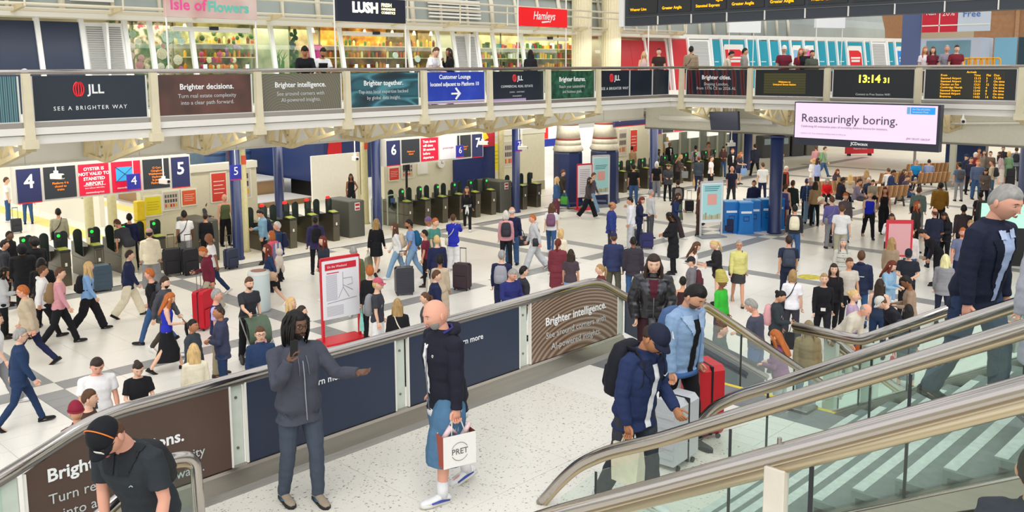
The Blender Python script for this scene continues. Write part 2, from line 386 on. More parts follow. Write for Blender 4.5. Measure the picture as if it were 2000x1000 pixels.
# lane dividers
def gbal(name, label, P, base, end, axis='x', seams=(), plate=.18, cat='balustrade'):
    """P: rail polyline (3D); base: lower glass edge polyline (3D)"""
    t = thing(name, label, cat)
    MB().tube(P, .045, 14).build('handrail', STEEL, t, True)
    MB().tube([(a[0], a[1], a[2]-.062) for a in P], .022, 8).build('glazing_channel', mat('b9a98c', .3, .8), t, True)
    return t
def sheet(pts3, t, nrm, m, name='glass_pane'):
    v = [np.array(p)-np.array(nrm)*.006 for p in pts3]+[np.array(p)+np.array(nrm)*.006 for p in pts3]
    n = len(pts3); f = [tuple(range(n)), tuple(range(2*n-1, n-1, -1))]+[(i, n+i, n+(i+1) % n, (i+1) % n) for i in range(n)]
    return MB().add(v, f).build(name, m, t)
G2Y = 6.2
g2 = gbal('stair_balustrade', 'glass lane divider with steel rail on the stair down to the concourse', arcpts([(9.7, G2Y, 2.3), (9.6, G2Y, 3.0), (9.95, G2Y, 3.22), (14.3, G2Y, .81)], .25, 6), 0, 0)
for x0, x1 in ((9.6, 11.0), (11.0, 12.6), (12.6, 14.2)):
    f_ = lambda x: 3.16-(x-9.95)*.555
    sheet([(x0, G2Y, f_(x0)-.95 if x0 > 9.7 else 2.25), (x1, G2Y, f_(x1)-.95), (x1, G2Y, f_(x1)), (x0, G2Y, min(f_(x0), 3.1))], g2, (0, 1, 0), GLASS)
    MB().box(x1-.01, x1+.01, G2Y-.012, G2Y+.012, f_(x1)-.95, f_(x1)).build('pane_joint', DARK, g2)
MB().prism([(9.7, 2.3), (14.2, 2.25-(4.5)*.545+.0), (14.2, 1.9-4.5*.545), (9.7, 1.95)], G2Y-.05, G2Y+.05).build('string_plate', STEELB, g2)
g3 = gbal('stair_balustrade', 'short curved steel newel rail with glass at the bottom left stair', arcpts([(-.5, 6.5, 1.5), (2.75, 6.5, 3.16), (3.0, 6.5, 3.27), (3.21, 6.5, 3.22), (3.24, 6.5, 2.2)], .1, 5), 0, 0)
sheet([(-.4, 6.5, .9), (2.3, 6.5, 2.3), (3.17, 6.5, 2.3), (3.16, 6.5, 3.13), (3.0, 6.5, 3.17), (2.75, 6.5, 3.06), (-.4, 6.5, 1.45)], g3, (0, 1, 0), GLASSC)

# flight balustrades R1 (X=8), R2 (X=6), R3 (X=4), F (X=10)
def zr(y): return 3.10+(4.20-y)*TAN      # rail height on the pitch
def zc(y): return 2.33+(3.93-y)*TAN      # glass foot on the pitch
def rake(name, label, X, newel, seams, foot=True):
    P = newel+[(X, .0, zr(0)), (X, -2.0, zr(-2.0))]
    t = gbal(name, label, arcpts(P, .16, 4), 0, 0)
    ys = sorted([p[1] for p in newel[:1]]+list(seams)+[-1.9], reverse=True)
    return t
def glassrun(t, X, ylist, zt, zb):
    for a, b in zip(ylist, ylist[1:]):
        sheet([(X, a, zb(a)), (X, b, zb(b)), (X, b, zt(b)), (X, a, zt(a))], t, (1, 0, 0), GLASS)
    for a in ylist[1:-1]:
        MB().box(X-.008, X+.008, a-.009, a+.009, zb(a), zt(a)).build('pane_joint', DARK, t)
R1 = rake('stair_balustrade', 'glass stair balustrade with curved lower newel beside the businessman', 8.0, [(8, 5.15, 2.2), (8, 5.03, 2.41), (8, 4.91, 2.60), (8, 4.77, 2.76), (8, 4.53, 2.93), (8, 4.2, 3.10)], [])
zt1 = lambda y: min(zr(y)-.07, 2.95-(max(0, y-4.35))*.75 if y > 4.35 else 99)
glassrun(R1, 8.0, [5.05, 4.2, 3.2, 1.9, .6, -.7, -1.9], zt1, lambda y: max(zc(y), ZL+.06))
R2 = rake('stair_balustrade', 'middle glass stair balustrade curving down to the landing floor', 6.0, [(6, 5.40, ZL), (6, 5.31, 2.31), (6, 5.15, 2.51), (6, 4.95, 2.72), (6, 4.66, 2.92), (6, 4.1, 3.20)], [])
glassrun(R2, 6.0, [5.15, 4.75, 3.45, 2.14, .9, -.4, -1.9], lambda y: min(zr(y)-.07, 3.02-(max(0, y-4.4))*.9 if y > 4.4 else 99), lambda y: max(zc(y), ZL+.06))
zr3 = lambda y: zr(y)
R3 = rake('stair_balustrade', 'nearest glass stair balustrade with cream post and thick steel rail', 4.0, [(4, 5.0, 2.6), (4, 3.46, 3.52), (4, 2.69, 3.95)], [])
glassrun(R3, 4.0, [3.4, 2.02, 1.86, .9, -.3, -1.6], lambda y: zr(y)-.07, lambda y: zc(y)-.3)
MB().tube([(4, -2, zr(-2)-.085), (4, 3.5, zr(3.5)-.085)], .03, 8).build('under_rail', mat('cbbb9d', .3, .8), R3, True)
MB().bbox(3.96, 4.02, 1.98, 2.09, 2.6, zr(2.0)-.09, .006).build('post', mat('d8cfc0', .5, var=.08), R3)
MB().tube([(4.0, 2.03, zr(2.03)-.02), (4.0, 2.03, zr(2.03)+.075)], .012, 8).build('lamp_bracket', STEEL, R3)
FR = gbal('stair_balustrade', 'far glass stair balustrade with a horizontal rail turning up the flight', arcpts([(10, 4.95, 3.14), (10, 4.13, 3.14), (10, 2.95, 3.14+1.18*TAN)], .08, 4), 0, 0)
zf = lambda y: 3.14+max(0, 4.13-y)*TAN-.06
zfb = lambda y: 1.97+max(0, 4.64-y)*TAN
glassrun(FR, 10.0, [4.93, 4.13, 3.6, 2.2, .8, -.6, -1.9], lambda y: min(zf(y), 9), lambda y: zfb(y)+.1)
FR2 = MB().prism([(4.95, 2.1), (4.64, 2.06), (-1.9, 2.06+6.54*TAN), (-1.9, 1.5+6.54*TAN), (4.64, 1.6), (4.95, 1.6)], 9.95, 10.05, 'x').build('string_plate', STEELB, FR)
MB().bbox(9.7, 10.0, 4.6, 5.0, ZL-.01, ZL+.04, .01).build('base_plate', STEELD, FR)
MB().tube([(10.03, 4.95, 2.12), (10.03, 4.64, 2.08), (10.03, -1.9, 2.08+6.54*TAN)], .014, 6).build('glazing_bead', STEEL, FR, True)
for X, t in ((8.0, R1), (6.0, R2)):
    yb = 4.45
    MB().prism([(yb-.3, ZL), (yb-.3, ZL+.12), (4.0, zc(4.0)+.0), (-1.9, zc(-1.9)), (-1.9, zc(-1.9)-.42), (3.9, ZL-.2)], X-.1, X+.1, 'x').build('string_plate', STEELB, t)
    MB().tube([(X-.1, 4.05, zc(4.05)+.005), (X-.1, -1.9, zc(-1.9)+.005)], .012, 6).tube([(X-.1, 4.0, zc(4.0)-.2), (X-.1, -1.9, zc(-1.9)-.2)], .01, 6).build('glazing_bead', STEEL, t, True)
# clad side under the nearest flight (escalator cladding)
cl = struct(MB().prism([(4.05, ZL), (3.9, zc(3.9)-.28), (-1.9, zc(-1.9)-.28), (-1.9, ZL)], 5.72, 5.89, 'x').build('trim_1', mat('9b8f85', .35, .7, var=.1)))
# lower descending balustrades beyond F, white posts
FP = gbal('stair_balustrade', 'glass balustrade with pale posts running down behind the landing corner', [(10.0, 4.5, 3.08), (14.2, 4.5, .80)], 0, 0)
for x0, x1 in ((10.3, 12.0), (12.0, 13.9)):
    sheet([(x0, 4.5, 2.05-(x0-10)*.545), (x1, 4.5, 2.05-(x1-10)*.545), (x1, 4.5, 3.0-(x1-10)*.545), (x0, 4.5, 3.0-(x0-10)*.545)], FP, (0, 1, 0), GLASSC)
MB().bbox(10.08, 10.2, 4.46, 4.6, 1.2, 3.03, .01).build('post', POSTM, FP)
MB().bbox(10.06, 10.24, 4.0, 4.14, 1.2, 3.05, .01).build('post', POSTM, FP)

# unseen roof trusses above the concourse, added for contrast in the rail reflections
rf_ = struct(MB().box(-30, 95, -34, -33.5, 15.5, 16.2).build('ceiling', mat('8c8f92', .5))); rf_.name = 'ceiling_unseen_trusses'
for i in range(14): MB().box(-28+9*i, -26.6+9*i, -34, 60, 15.2, 16.0).build('truss', mat('7c8084', .5), rf_)
for i in range(9): MB().box(-30, 95, -30+11*i, -29.2+11*i, 15.6, 16.1).build('purlin', mat('8c8f92', .5), rf_)
# ---------------------------------------------------------------- galleries (upper walkways)
GZ = 5.10
gf = struct(MB().box(-8, 28.6, 19.35, 25.0, 4.78, GZ).box(28.6, 52, 19.35, 25, 4.78, GZ).box(28.6, 34.5, -14, 19.35, 4.78, GZ).build('floor', PANELW)); gf.name = 'floor_gallery'
# edge beams
eb = struct(MB().box(-8, 28.5, 19.22, 19.35, 4.93, 5.07).box(28.5, 28.62, -14, 19.3, 4.93, 5.07).build('trim_2', WHITE))
MB().box(-8, 28.6, 19.28, 19.36, 4.74, 4.91).box(28.56, 28.66, -14, 19.3, 4.74, 4.91).build('lower_beam', WHITE, eb)
MB().box(-8, 28.5, 19.25, 19.33, 5.075, 5.17).box(28.5, 28.58, -14, 19.3, 5.075, 5.17).build('kick_plate', mat('a8a199', .3, .8), eb)
# bulkheads under the galleries
bk = struct(MB().box(-8, 32.1, 23.0, 23.15, 4.02, 4.78).build('wall_1', PANELW)); bk.name = 'wall_bulkhead_left'
for i in range(14):
    MB().box(-6+2.72*i, -5.99+2.72*i, 22.99, 23.0, 4.02, 4.74).build('joint', mat('b8b5aa', .7), bk)
MB().box(-8, 32.1, 22.97, 23.17, 3.98, 4.02).build('trim_edge', mat('c9c4b4', .5), bk)
bk2 = struct(MB().box(32.25, 32.4, -14, 23, 3.62, 4.78).build('wall_2', mat('d9d7c8', .6, var=.04))); bk2.name = 'wall_bulkhead_right'
MB().box(32.2, 32.45, -14, 23, 3.58, 3.64).build('trim_edge', mat('77756c', .5), bk2)
MB().tube([(31.4, 5.5, 4.55), (31.4, 11, 4.3)], .04, 6).tube([(31.9, 16.9, 4.1), (31.9, 22, 4.1)], .12, 8).build('conduit', mat('d8d6cd', .5), bk2)
struct(MB().box(-8, 60, 23.15, 29.0, 4.0, 4.1).box(32.4, 60, -14, 23.15, 3.62, 3.72).build('ceiling', mat('c9c4b6', .7)))
# brackets
def bracket(parent_loc, rz, scale=1.):
    t = thing('bracket', 'x', 'bracket', parent_loc, rz, 'cream steel brackets under the gallery edge')
    pl = lambda pts, w=.05: MB().prism(pts, -w, w, 'x')
    mb = MB()
    def bar(a, b, w, d=.035): # flat bar between (y,z) points
        a, b = np.array(a), np.array(b); n = (b-a)/np.linalg.norm(b-a); p = np.array([-n[1], n[0]])*w/2
        mb.prism([tuple(a+p), tuple(b+p), tuple(b-p), tuple(a-p)], -d, d, 'x')
    bar((0, -.02), (3.55, -.02), .10, .06); bar((.05, -.12), (2.5, -.68), .10, .06); bar((2.5, -.68), (3.55, -.60), .09, .06)
    mb.build('chord', CREAM2, t)
    mb = MB()
    bar((.9, -.3), (1.15, -.02), .07); bar((1.5, -.45), (1.2, -.02), .08); bar((1.5, -.45), (1.9, -.02), .08); bar((2.45, -.66), (1.95, -.02), .08); bar((2.6, -.64), (2.95, -.02), .07); bar((3.05, -.6), (2.95, -.02), .07)
    mb.build('web', CREAM2, t)
    MB().box(-.09, .09, 2.42, 2.58, -.68, 0).build('stiffener', CREAM2, t)
    MB().box(-.11, .11, 3.46, 3.58, -.64, 0).build('stiffener', CREAM2, t)
    for z in (-.15, -.35, -.55):
        MB().tube([(-.12, 2.5, z), (.12, 2.5, z)], .025, 6).build('bolt', mat('9a8f74', .5), t)
    MB().box(-.1, .1, -.14, .10, -.14, .06).build('clevis', CREAM2, t)
    return t
PXL = [-1.2, 1.36, 3.92, 6.48, 9.02, 11.53, 14.06, 16.62, 19.15, 21.73, 24.25]
names = ['']*3+['under the far left advert', 'between the two leftmost advert panels', 'at the post right of the brown advert', 'left of the teal advert', 'left of the blue lounge sign', 'right of the blue lounge sign', 'left of the green advert', 'right of the green advert']
PYR = [18.75, 16.0, 13.25, 10.4, 7.6, 4.85, 2.1, -.7]
b0 = bracket((PXL[3], 19.35, 4.74), 0); b0['label'] = 'cream steel bracket under the gallery '+names[3]
for x, n in zip(PXL[4:], names[4:]): dup(b0, (x, 19.35, 4.74), 0, 'cream steel bracket under the gallery '+n)
for y, n in zip(PYR[:5], ('left of the Brighter cities advert', 'right of the Brighter cities advert', 'left of the clock display', 'between the clock and the arrivals display', 'right of the arrivals display')):
    dup(b0, (28.65, y, 4.74), -pi/2, 'cream steel bracket under the gallery '+n)
# balustrade of the galleries
GB = thing('gallery_balustrade', 'left gallery balustrade of advert panels under one pale steel rail', 'balustrade', (0, 19.3, 0))
MB().tube([(-8, 0, 6.15), (28.46, 0, 6.15)], .05, 10).build('handrail', STEEL, GB, True)
GB2 = thing('gallery_balustrade', 'right gallery balustrade with city advert and three dark displays', 'balustrade', (28.55, 0, 0), -pi/2)
MB().tube([(-19.3, 0, 6.15), (14, 0, 6.15)], .05, 10).build('handrail', STEEL, GB2, True)
for x in PXL: MB().prism([(x-.09, 4.82), (x+.09, 4.82), (x+.07, 6.12), (x-.07, 6.12)], -.14, -.02).build('post', CREAM, GB); MB().box(x-.13, x+.13, -.17, .0, 4.66, 4.84).build('post_foot', CREAM, GB)
for y in PYR: MB().prism([(-y-.10, 4.82), (-y+.10, 4.82), (-y+.08, 6.12), (-y-.08, 6.12)], -.14, -.02).build('post', CREAM, GB2); MB().box(-y-.13, -y+.13, -.17, 0, 4.66, 4.84).build('post_foot', CREAM, GB2)
def gpanel(x0, x1, m, par, z0=5.19, z1=6.07, y=0):
    p = quadpanel('advert_panel', x0, x1, z0, z1, par, m, y, .02)
    MB().box(x0-.03, x0, y-.015, y+.02, z0-.02, z1).box(x1, x1+.03, y-.015, y+.02, z0-.02, z1).box(x0, x1, y-.015, y, z0-.025, z0).build('panel_frame', mat('dcdcd8', .4), par)
    return p
DBL = mat('13222f', .25, var=.1, vscale=1); BRN = printm('brown_print', 'noise', [(.3, '412820'), (.6, '663f33'), (.8, '543c34')], s=1.1)
ARC = printm('stone_arch_print', 'rings', [(0, '50554a'), (.5, '857d68'), (1, '6c6757')], loc=(-12.2, 0, -5.0), s=5, d=1.5)
TEAL = printm('teal_facade_print', 'noise', [(.36, '122c36'), (.45, '1c4f5c'), (.5, '4c8c98'), (.56, '1b4452'), (.66, '27606c')], rot=(0, .5, 0), sc=(.5, 1, 1.6), s=1.4, det=1)
GRN = printm('green_foliage_print', 'noise', [(.3, '0c2c20'), (.55, '225a42'), (.75, '3c765a')], s=5, det=4)
CITY = printm('city_facade_print', 'bands', [(0, '1c1f2a'), (.55, '2c3242'), (.7, '7a2e2a'), (1, '3c1c20')], s=.9, d=1.5, rot=(0, .12, 0))
STRP = printm('striped_print', 'bands', [(0, '2b5a68'), (.5, '74a0a0'), (1, '1b3040')], s=4, d=.3)
LBL = printm('blue_print', 'noise', [(.3, '1737a5'), (.6, '2444b8'), (.8, '3a5ad0')], s=1.5)
g = 0.14
def pr(i): return PXL[i]+g, PXL[i+1]-g
for i in range(0, 2): gpanel(*pr(i), DBL, GB)
gpanel(*pr(2), STRP, GB); gpanel(*pr(3), DBL, GB); gpanel(*pr(4), BRN, GB); gpanel(*pr(5), ARC, GB); gpanel(*pr(6), TEAL, GB); gpanel(*pr(7), LBL, GB, 5.27)
quadpanel('lounge_strip', pr(7)[0], pr(7)[1], 5.19, 5.235, GB, mat('c9a8d0', .4)); quadpanel('lounge_strip', pr(7)[0], pr(7)[1], 5.235, 5.275, GB, mat('3fb0c8', .4))
gpanel(*pr(8), DBL, GB); quadpanel('lilac_strip', pr(8)[0], pr(8)[1]-.8, 5.19, 5.26, GB, mat('b8a0c8', .4), -.004)
gpanel(*pr(9), GRN, GB)
gpanel(24.4, 26.05, DBL, GB); gpanel(26.1, 27.4, DBL, GB); gpanel(27.45, 28.45, DBL, GB)
def tl(s, size, x, z, par=GB, m=TXW, **k): return text(s, size, x, z, par, m, **k)
def jll(x, z, k, par=GB):
    mb = MB()
    for a in (-.9, -.45, 0, .45, .9):
        mb.tube([(x-.13*k*1.3+.13*k*sin(a)*cos(t), -.012, z+.15*k*sin(t)) for t in np.linspace(-1.25, 1.25, 7)], .016*k, 4)
    mb.build('emblem', mat('e02a33', .4), par)
    tl('JLL', .26*k, x+.02*k, z-.01, par, align='LEFT', bold=.02)
jll(7.66, 5.80, 1.0); tl('SEE A BRIGHTER WAY', .115, 7.72, 5.42, spc=1.35)
tl('Brighter decisions.', .175, 10.3, 5.80, bold=.02); tl('Turn real estate complexity', .125, 10.3, 5.60, m=TXG); tl('into a clear path forward.', .125, 10.3, 5.45, m=TXG)
tl('Brighter intelligence.', .175, 12.75, 5.80, bold=.02); tl('See around corners with', .135, 12.75, 5.59, m=TXG); tl('AI-powered insights.', .135, 12.75, 5.44, m=TXG)
tl('Brighter together.', .18, 15.3, 5.80, bold=.02); tl('Tap into local expertise backed', .13, 15.3, 5.58, m=TXG); tl('by global data insight.', .13, 15.3, 5.42, m=TXG)
tl('Customer Lounge', .165, 17.85, 5.93, bold=.025); tl('located adjacent to Platform 10', .15, 17.85, 5.73, bold=.025, sx=.98)
MB().prism([(17.7, 5.49), (17.95, 5.49), (17.84, 5.61), (17.89, 5.64), (18.07, 5.465), (17.89, 5.29), (17.84, 5.32), (17.95, 5.44), (17.7, 5.44)], -.006, 0).build('arrow', TXW, GB)
jll(20.4, 5.87, .75); tl('COMMERCIAL REAL ESTATE', .1, 20.4, 5.62, spc=1.15); tl('LEASING  .  INVESTMENT', .06, 20.4, 5.45, m=TXG); tl('MANAGEMENT', .06, 20.4, 5.33, m=TXG)
tl('Brighter futures.', .2, 23.0, 5.80, bold=.02); tl('Reach your sustainability', .13, 23.0, 5.57, m=TXG); tl('and business goals.', .13, 23.0, 5.41, m=TXG)
jll(25.2, 5.82, .95); tl('SEE A BRIGHTER WAY', .13, 25.25, 5.46, spc=1.2)
def g2p(y0, y1, m, **k): return gpanel(-y0+.16, -y1-.16, m, GB2, **k)
g2p(PYR[0], PYR[1], CITY); SCR = mat('171c22', .3); SLOT = mat('4b4a26', .4)
for i in (1, 2, 3): g2p(PYR[i], PYR[i+1], SCR, z0=5.2)
g2p(PYR[4], PYR[5], mat('2b3f8a', .4)); g2p(PYR[5], PYR[6], DBL)
cx = -(PYR[0]+PYR[1])/2
tl('Brighter cities.', .2, cx, 5.80, GB2, bold=.02); tl('Shaping London,', .15, cx, 5.57, GB2, m=TXG); tl('from 1776 CE to 2026 AI.', .15, cx, 5.42, GB2, m=TXG)
cx = -(PYR[1]+PYR[2])/2
for k in range(8): MB().box(cx-.9, cx+.6, -.006, 0, 5.28+.085*k, 5.355+.085*k).build('text_row', SLOT, GB2)
tl('Welcome to', .085, cx-.15, 5.665, GB2, m=AMBER, y=-.008); tl('Liverpool Street Station', .085, cx-.15, 5.58, GB2, m=AMBER, y=-.008)
cx = -(PYR[2]+PYR[3])/2
tl('13:14', .33, cx-.12, 5.77, GB2, m=mat('f5f04a', .5, emit=1.4), bold=.03); tl('31', .22, cx+.44, 5.73, GB2, m=mat('f5f04a', .5, emit=1.4), bold=.03)
tl('Connect to Free Station WiFi', .09, cx+.02, 5.30, GB2)
cx = -(PYR[3]+PYR[4])/2
MB().box(cx-.85, cx+.95, -.004, 0, 5.25, 6.02).build('text_rows', mat('2f2f22', .4), GB2)
tl('Arrivals', .085, cx+.05, 5.99, GB2, m=AMBER, y=-.008)
for k, (a, b, c, d) in enumerate([('From', 'Time', 'Plat', 'Due'), ('Stansted Airport', '13:15', '5', '13:20'), ('Stansted Airport', '13:15', '7', 'On time'), ('Clacton on Sea', '13:21', '12', 'On time'), ('Cambridge North', '13:42', '4', 'On time'), ('Stansted Airport', '13:44', '8', 'On time'), ('Stansted Airport', '13:59', '5', 'On time'), ('Braintree', '14:02', '14', 'On time')]):
    z = 5.90-.089*k
    for s_, xx in ((a, -.80), (b, .12), (c, .45), (d, .65)): tl(s_, .085, cx+xx, z, GB2, m=AMBER, align='LEFT', y=-.008)
# second far gallery edge seen behind the bridge
FG = struct(MB().box(34.6, 34.7, -12, 21, 6.02, 6.12).build('trim_3', mat('b9b5ac', .3, .7)))
for i, c in enumerate(['2a2540', '4c4468', '3b3238', '9aa6a0', '2c5a70', '1f3f9a', '2a4a60', '352c3c', '7a7c80', '203a60']):
    MB().box(34.6, 34.66, 17.2-2.1*i-1.9, 17.2-2.1*i, 5.2, 5.98).build('printed_panel', mat(c, .3), FG)
    MB().box(34.58, 34.68, 17.2-2.1*i, 17.2-2.1*i+.2, 5.1, 6.02).build('post', CREAM, FG)

# ---------------------------------------------------------------- shop fronts at the back of the gallery
SHY = 24.7; LEAN = .17
SG = thing('shop_parade', 'row of leaning white framed shop windows along the left gallery', 'shop front', (0, 0, 0))
def sy(z): return SHY+(z-GZ)*LEAN
def shopquad(x0, x1, z0, z1, m, name, off=0., par=None, t=.02):
    v = []
    for d in (off, off+t): v += [(x0, sy(z0)+d, z0), (x1, sy(z0)+d, z0), (x1, sy(z1)+d, z1), (x0, sy(z1)+d, z1)]
    return MB().add(v, [(0, 1, 2, 3), (7, 6, 5, 4), (0, 4, 5, 1), (1, 5, 6, 2), (2, 6, 7, 3), (3, 7, 4, 0)]).build(name, m, par or SG)
WF = mat('ececea', .4)
# bays (pixel-free): x ranges of the bays with their contents
ZTOP = 7.42
bays = [(6.2, 8.75, 'navyS'), (8.9, 9.85, 'navy'), (9.95, 11.0, 'louvre'), (11.1, 11.7, 'flower'), (11.8, 12.9, 'flower'), (13.0, 15.5, 'florist'), (15.65, 16.9, 'plants'), (17.0, 18.05, 'soap_pink'),
        (18.15, 20.9, 'soap'), (21.0, 22.3, 'soap2'), (22.4, 23.05, 'soap3'), (23.15, 24.25, 'louvre'), (24.35, 25.1, 'toys'), (25.2, 26.7, 'toys'), (26.8, 30.2, 'toys'), (30.3, 31.7, 'toys'), (31.8, 34.9, 'red'), (35.0, 36.6, 'red')]
def fractal(name, cols, s=3, det=5): return printm(name, 'noise', cols, .4, s=s, det=det)
INT = {'flower': fractal('flower_display', [(.25, '17301e'), (.42, '3f5f3a'), (.5, '6b7a4e'), (.56, 'd9b9a2'), (.62, 'e8dccb'), (.7, 'b04a50')], 3.2),
       'florist': fractal('florist_interior', [(.3, '5a5a3a'), (.45, 'a8a878'), (.55, 'c9c59c'), (.65, '8a7a50')], 2),
       'plants': fractal('pale_interior', [(.3, '9aa080'), (.5, 'cfc8a6'), (.7, 'e2dcc2')], 1.2),
       'soap_pink': fractal('warm_interior', [(.3, '6a5a44'), (.5, 'b89a66'), (.7, 'ead29a')], 2),
       'soap': fractal('amber_interior', [(.3, '5a3a14'), (.45, 'a86a1c'), (.55, 'd89a2c'), (.68, 'f6d880')], 2.2),
       'toys': fractal('toy_interior', [(.3, '8f8560'), (.5, 'c2b88c'), (.7, 'e2dcb4')], 2)}
INT['soap2'] = INT['soap3'] = fractal('dim_interior', [(.3, '3a3024'), (.5, '7a6440'), (.7, 'b8904c')], 2.2)
shopcols = ['d2453a', 'f0b83c', '5a8a3c', 'e8e2d0', 'c87a2a', '7a4a8a', 'e88a9a', '3a7a8a', 'f2d24a', '9a3a2a', 'ffffff', '4a5a3a']
rng = np.random.RandomState(3)
for x0, x1, k in bays:
    shopquad(x1, x1+.12, GZ, ZTOP+.1, WF, 'mullion', -.06, t=.12)
    if k.startswith('navy') or k == 'red':
        c = NAVP if k != 'red' else mat('b3202a', .4, var=.08, vscale=1)
        if k == 'red':
            n = 3 if x1-x0 > 2 else 1
            for i in range(n): shopquad(x0+(x1-x0)*i/n+.01, x0+(x1-x0)*(i+1)/n-.01, GZ, ZTOP-.05, c, 'door')
        else: shopquad(x0, x1, GZ, ZTOP, c, 'hoarding')
    elif k == 'louvre':
        fr = shopquad(x0, x1, GZ, ZTOP, WF, 'louvre_panel')
        w = (x1-x0)/2-.1
        for j in range(24):
            z = 5.95+j*.058
            MB().add([(x0+.07, sy(z)-.03, z), (x1-.07, sy(z)-.03, z), (x1-.07, sy(z)-.005, z+.034), (x0+.07, sy(z)-.005, z+.034)], [(0, 1, 2, 3)]).build('slat', mat('9b9c98', .6), fr)
        MB().box((x0+x1)/2-.03, (x0+x1)/2+.03, sy(6)-.06, sy(7.4), 5.9, ZTOP).build('stile', WF, fr)
    else:
        shopquad(x0, x1, GZ, ZTOP, GLASSC, 'window_pane')
        y1 = SHY+1.5
        MB().box(x0, x1, y1, y1+.05, GZ, 7.6).build('back_wall', INT[k], SG)
        if k in ('toys', 'soap', 'soap2', 'soap3', 'florist'):
            for z in (6.15, 6.55, 6.95):
                sh = MB().box(x0+.05, x1-.05, y1-.45, y1, z-.03, z).build('shelf', mat('e8d8a0', .5), SG)
                n = int((x1-x0)/.16)
                for q in range(n):
                    if rng.rand() < .2: continue
                    h = rng.uniform(.1, .26); xx = x0+.1+q*.16
                    if k in ('toys',): MB().box(xx, xx+.11, y1-.4, y1-.25, z, z+h).build('packet', mat(shopcols[rng.randint(12)], .5), sh)
                    else: MB().lathe([(.045, z), (.05, z+h*.7), (.02, z+h)], 6, c=(xx+.05, y1-.33)).build('bottle' if k != 'florist' else 'vase', mat(['e88a1c', 'f0b83c', 'c85a14', 'f6e2a0', '7a3a14', '5a7a3c'][rng.randint(6)], .5), sh)
MB().box(-8, 37, SHY+1.6, SHY+1.7, GZ, 9).build('backing', mat('c8c2a8', .7), SG)
MB().box(-8, 37, SHY+.35, SHY+1.65, 7.55, 7.62).build('shop_ceiling', mat('d8d2bc', .7), SG)
# flowers in the florist windows: large blooms and leaves
def bloom(x, y, z, r, c, par=SG, name='bloom'):
    mb = MB()
    for ring, (n, rr, tilt) in enumerate([(8, 1., .2), (6, .7, .5), (4, .4, .8)]):
        for i in range(n):
            a = 2*pi*i/n+ring*.4; ux, uz = cos(a), sin(a)
            mb.ball((x+ux*r*rr*.55, y-ring*r*.18, z+uz*r*rr*.55), (r*.38*rr+.01, r*.14, r*.38*rr+.01), 6, 4)
    return mb.build(name, mat(c, .6), par, True)
bl = [(12.15, 6.62, .17, 'f0d8c0'), (12.62, 6.45, .15, 'f2dcc8'), (12.35, 7.1, .2, 'e8ece4'), (12.62, 7.2, .16, 'e8ece4'), (12.75, 7.0, .13, 'e8ece4'), (11.3, 6.8, .1, 'e8c8b8'), (11.5, 6.95, .09, 'f0e0d0'), (11.25, 6.55, .12, 'e8b8b0'), (11.55, 6.5, .1, 'd89a9a'), (11.35, 7.15, .1, 'c8d0c0'), (11.5, 6.3, .12, 'd88a90'), (12.1, 6.25, .12, 'e8d8c8'), (12.35, 6.2, .12, 'f0e8d8'), (12.0, 6.9, .06, 'f0b020'), (12.7, 6.2, .08, 'd070a0'), (12.2, 6.85, .06, 'b04030')]
for x, z, r, c in bl: bloom(x, SHY+.55, z, r, c)
for i in range(44):
    x = rng.uniform(13.3, 15.2); z = rng.choice([6.25, 6.45, 6.62]) if i > 16 else rng.uniform(6.6, 7.35)
    if i > 16: x = 14+rng.uniform(-.55, .6)
    bloom(x, SHY+.8, z, rng.uniform(.05, .09), ['f08a1c', 'e2483c', 'f6c83c', 'fff0c0', 'b03a6a', '8a5a9a', 'd85a80'][rng.randint(7)] if i > 16 else ['6a8a4a', '8aa05a', '4a6a34', 'a890a0', 'b880a8'][rng.randint(5)], name='flower_bunch')
for i in range(26):
    x = rng.choice([15.75+rng.uniform(0, .45), 16.35+rng.uniform(0, .3)]); h = rng.uniform(.3, .8)
    MB().tube([(x, SHY+.6, 5.9), (x+rng.uniform(-.05, .05), SHY+.55, 6.1+h*.6), (x+rng.uniform(-.2, .2), SHY+.5, 6.1+h)], [.03, .025, .004], 5).build('leaf', mat('5f8a3c', .5), SG)
for i in range(22): bloom(16.45+rng.uniform(-.1, .1), SHY+.5, 6.2+i*.055, .07, '3f5a34', name='climbing_leaf')
# soap shop: pink poster, lamp glow, roundels
quadpanel('poster', 17.25, 17.75, 6.3, 6.95, SG, mat('e8389a', .4), SHY+.9); text('DIRTY', .09, 17.5, 6.75, SG, BLK, y=SHY+.88)
for x, z, r in ((20.45, 6.62, .11), (21.45, 6.5, .12)): MB().tube([(x, SHY+.4, z), (x, SHY+.44, z)], r, 14).build('roundel', WHITE, SG)
for x in (18.6, 19.1, 19.9, 20.35, 21.9, 14.6, 13.25): MB().box(x-.06, x+.06, sy(6.25)-.02, sy(6.25)-.01, 6.17, 6.32).build('notice', mat('e8eef4', .5), SG)
for x in (13.6, 19.5, 28.3):
    MB().box(x-1.2, x+1.2, sy(7.3)-.1, sy(7.3)+.1, 7.25, 7.38).build('door_header', WHITE, SG); MB().box(x-.12, x+.12, sy(7.3)-.2, sy(7.3)-.08, 7.3, 7.4).build('door_sensor', DARK, SG)
for x in (13.1, 19.6, 17.5, 20.8, 21.8, 22.6): MB().tube([(x, SHY+1, 7.5), (x, SHY+1, 7.35)], [.03, .07], 8).build('spotlight', mat('fff0d0', .5, emit=1.5), SG)
tl('S', .45, 8.35, 6.05, SG, y=sy(6)-.02)
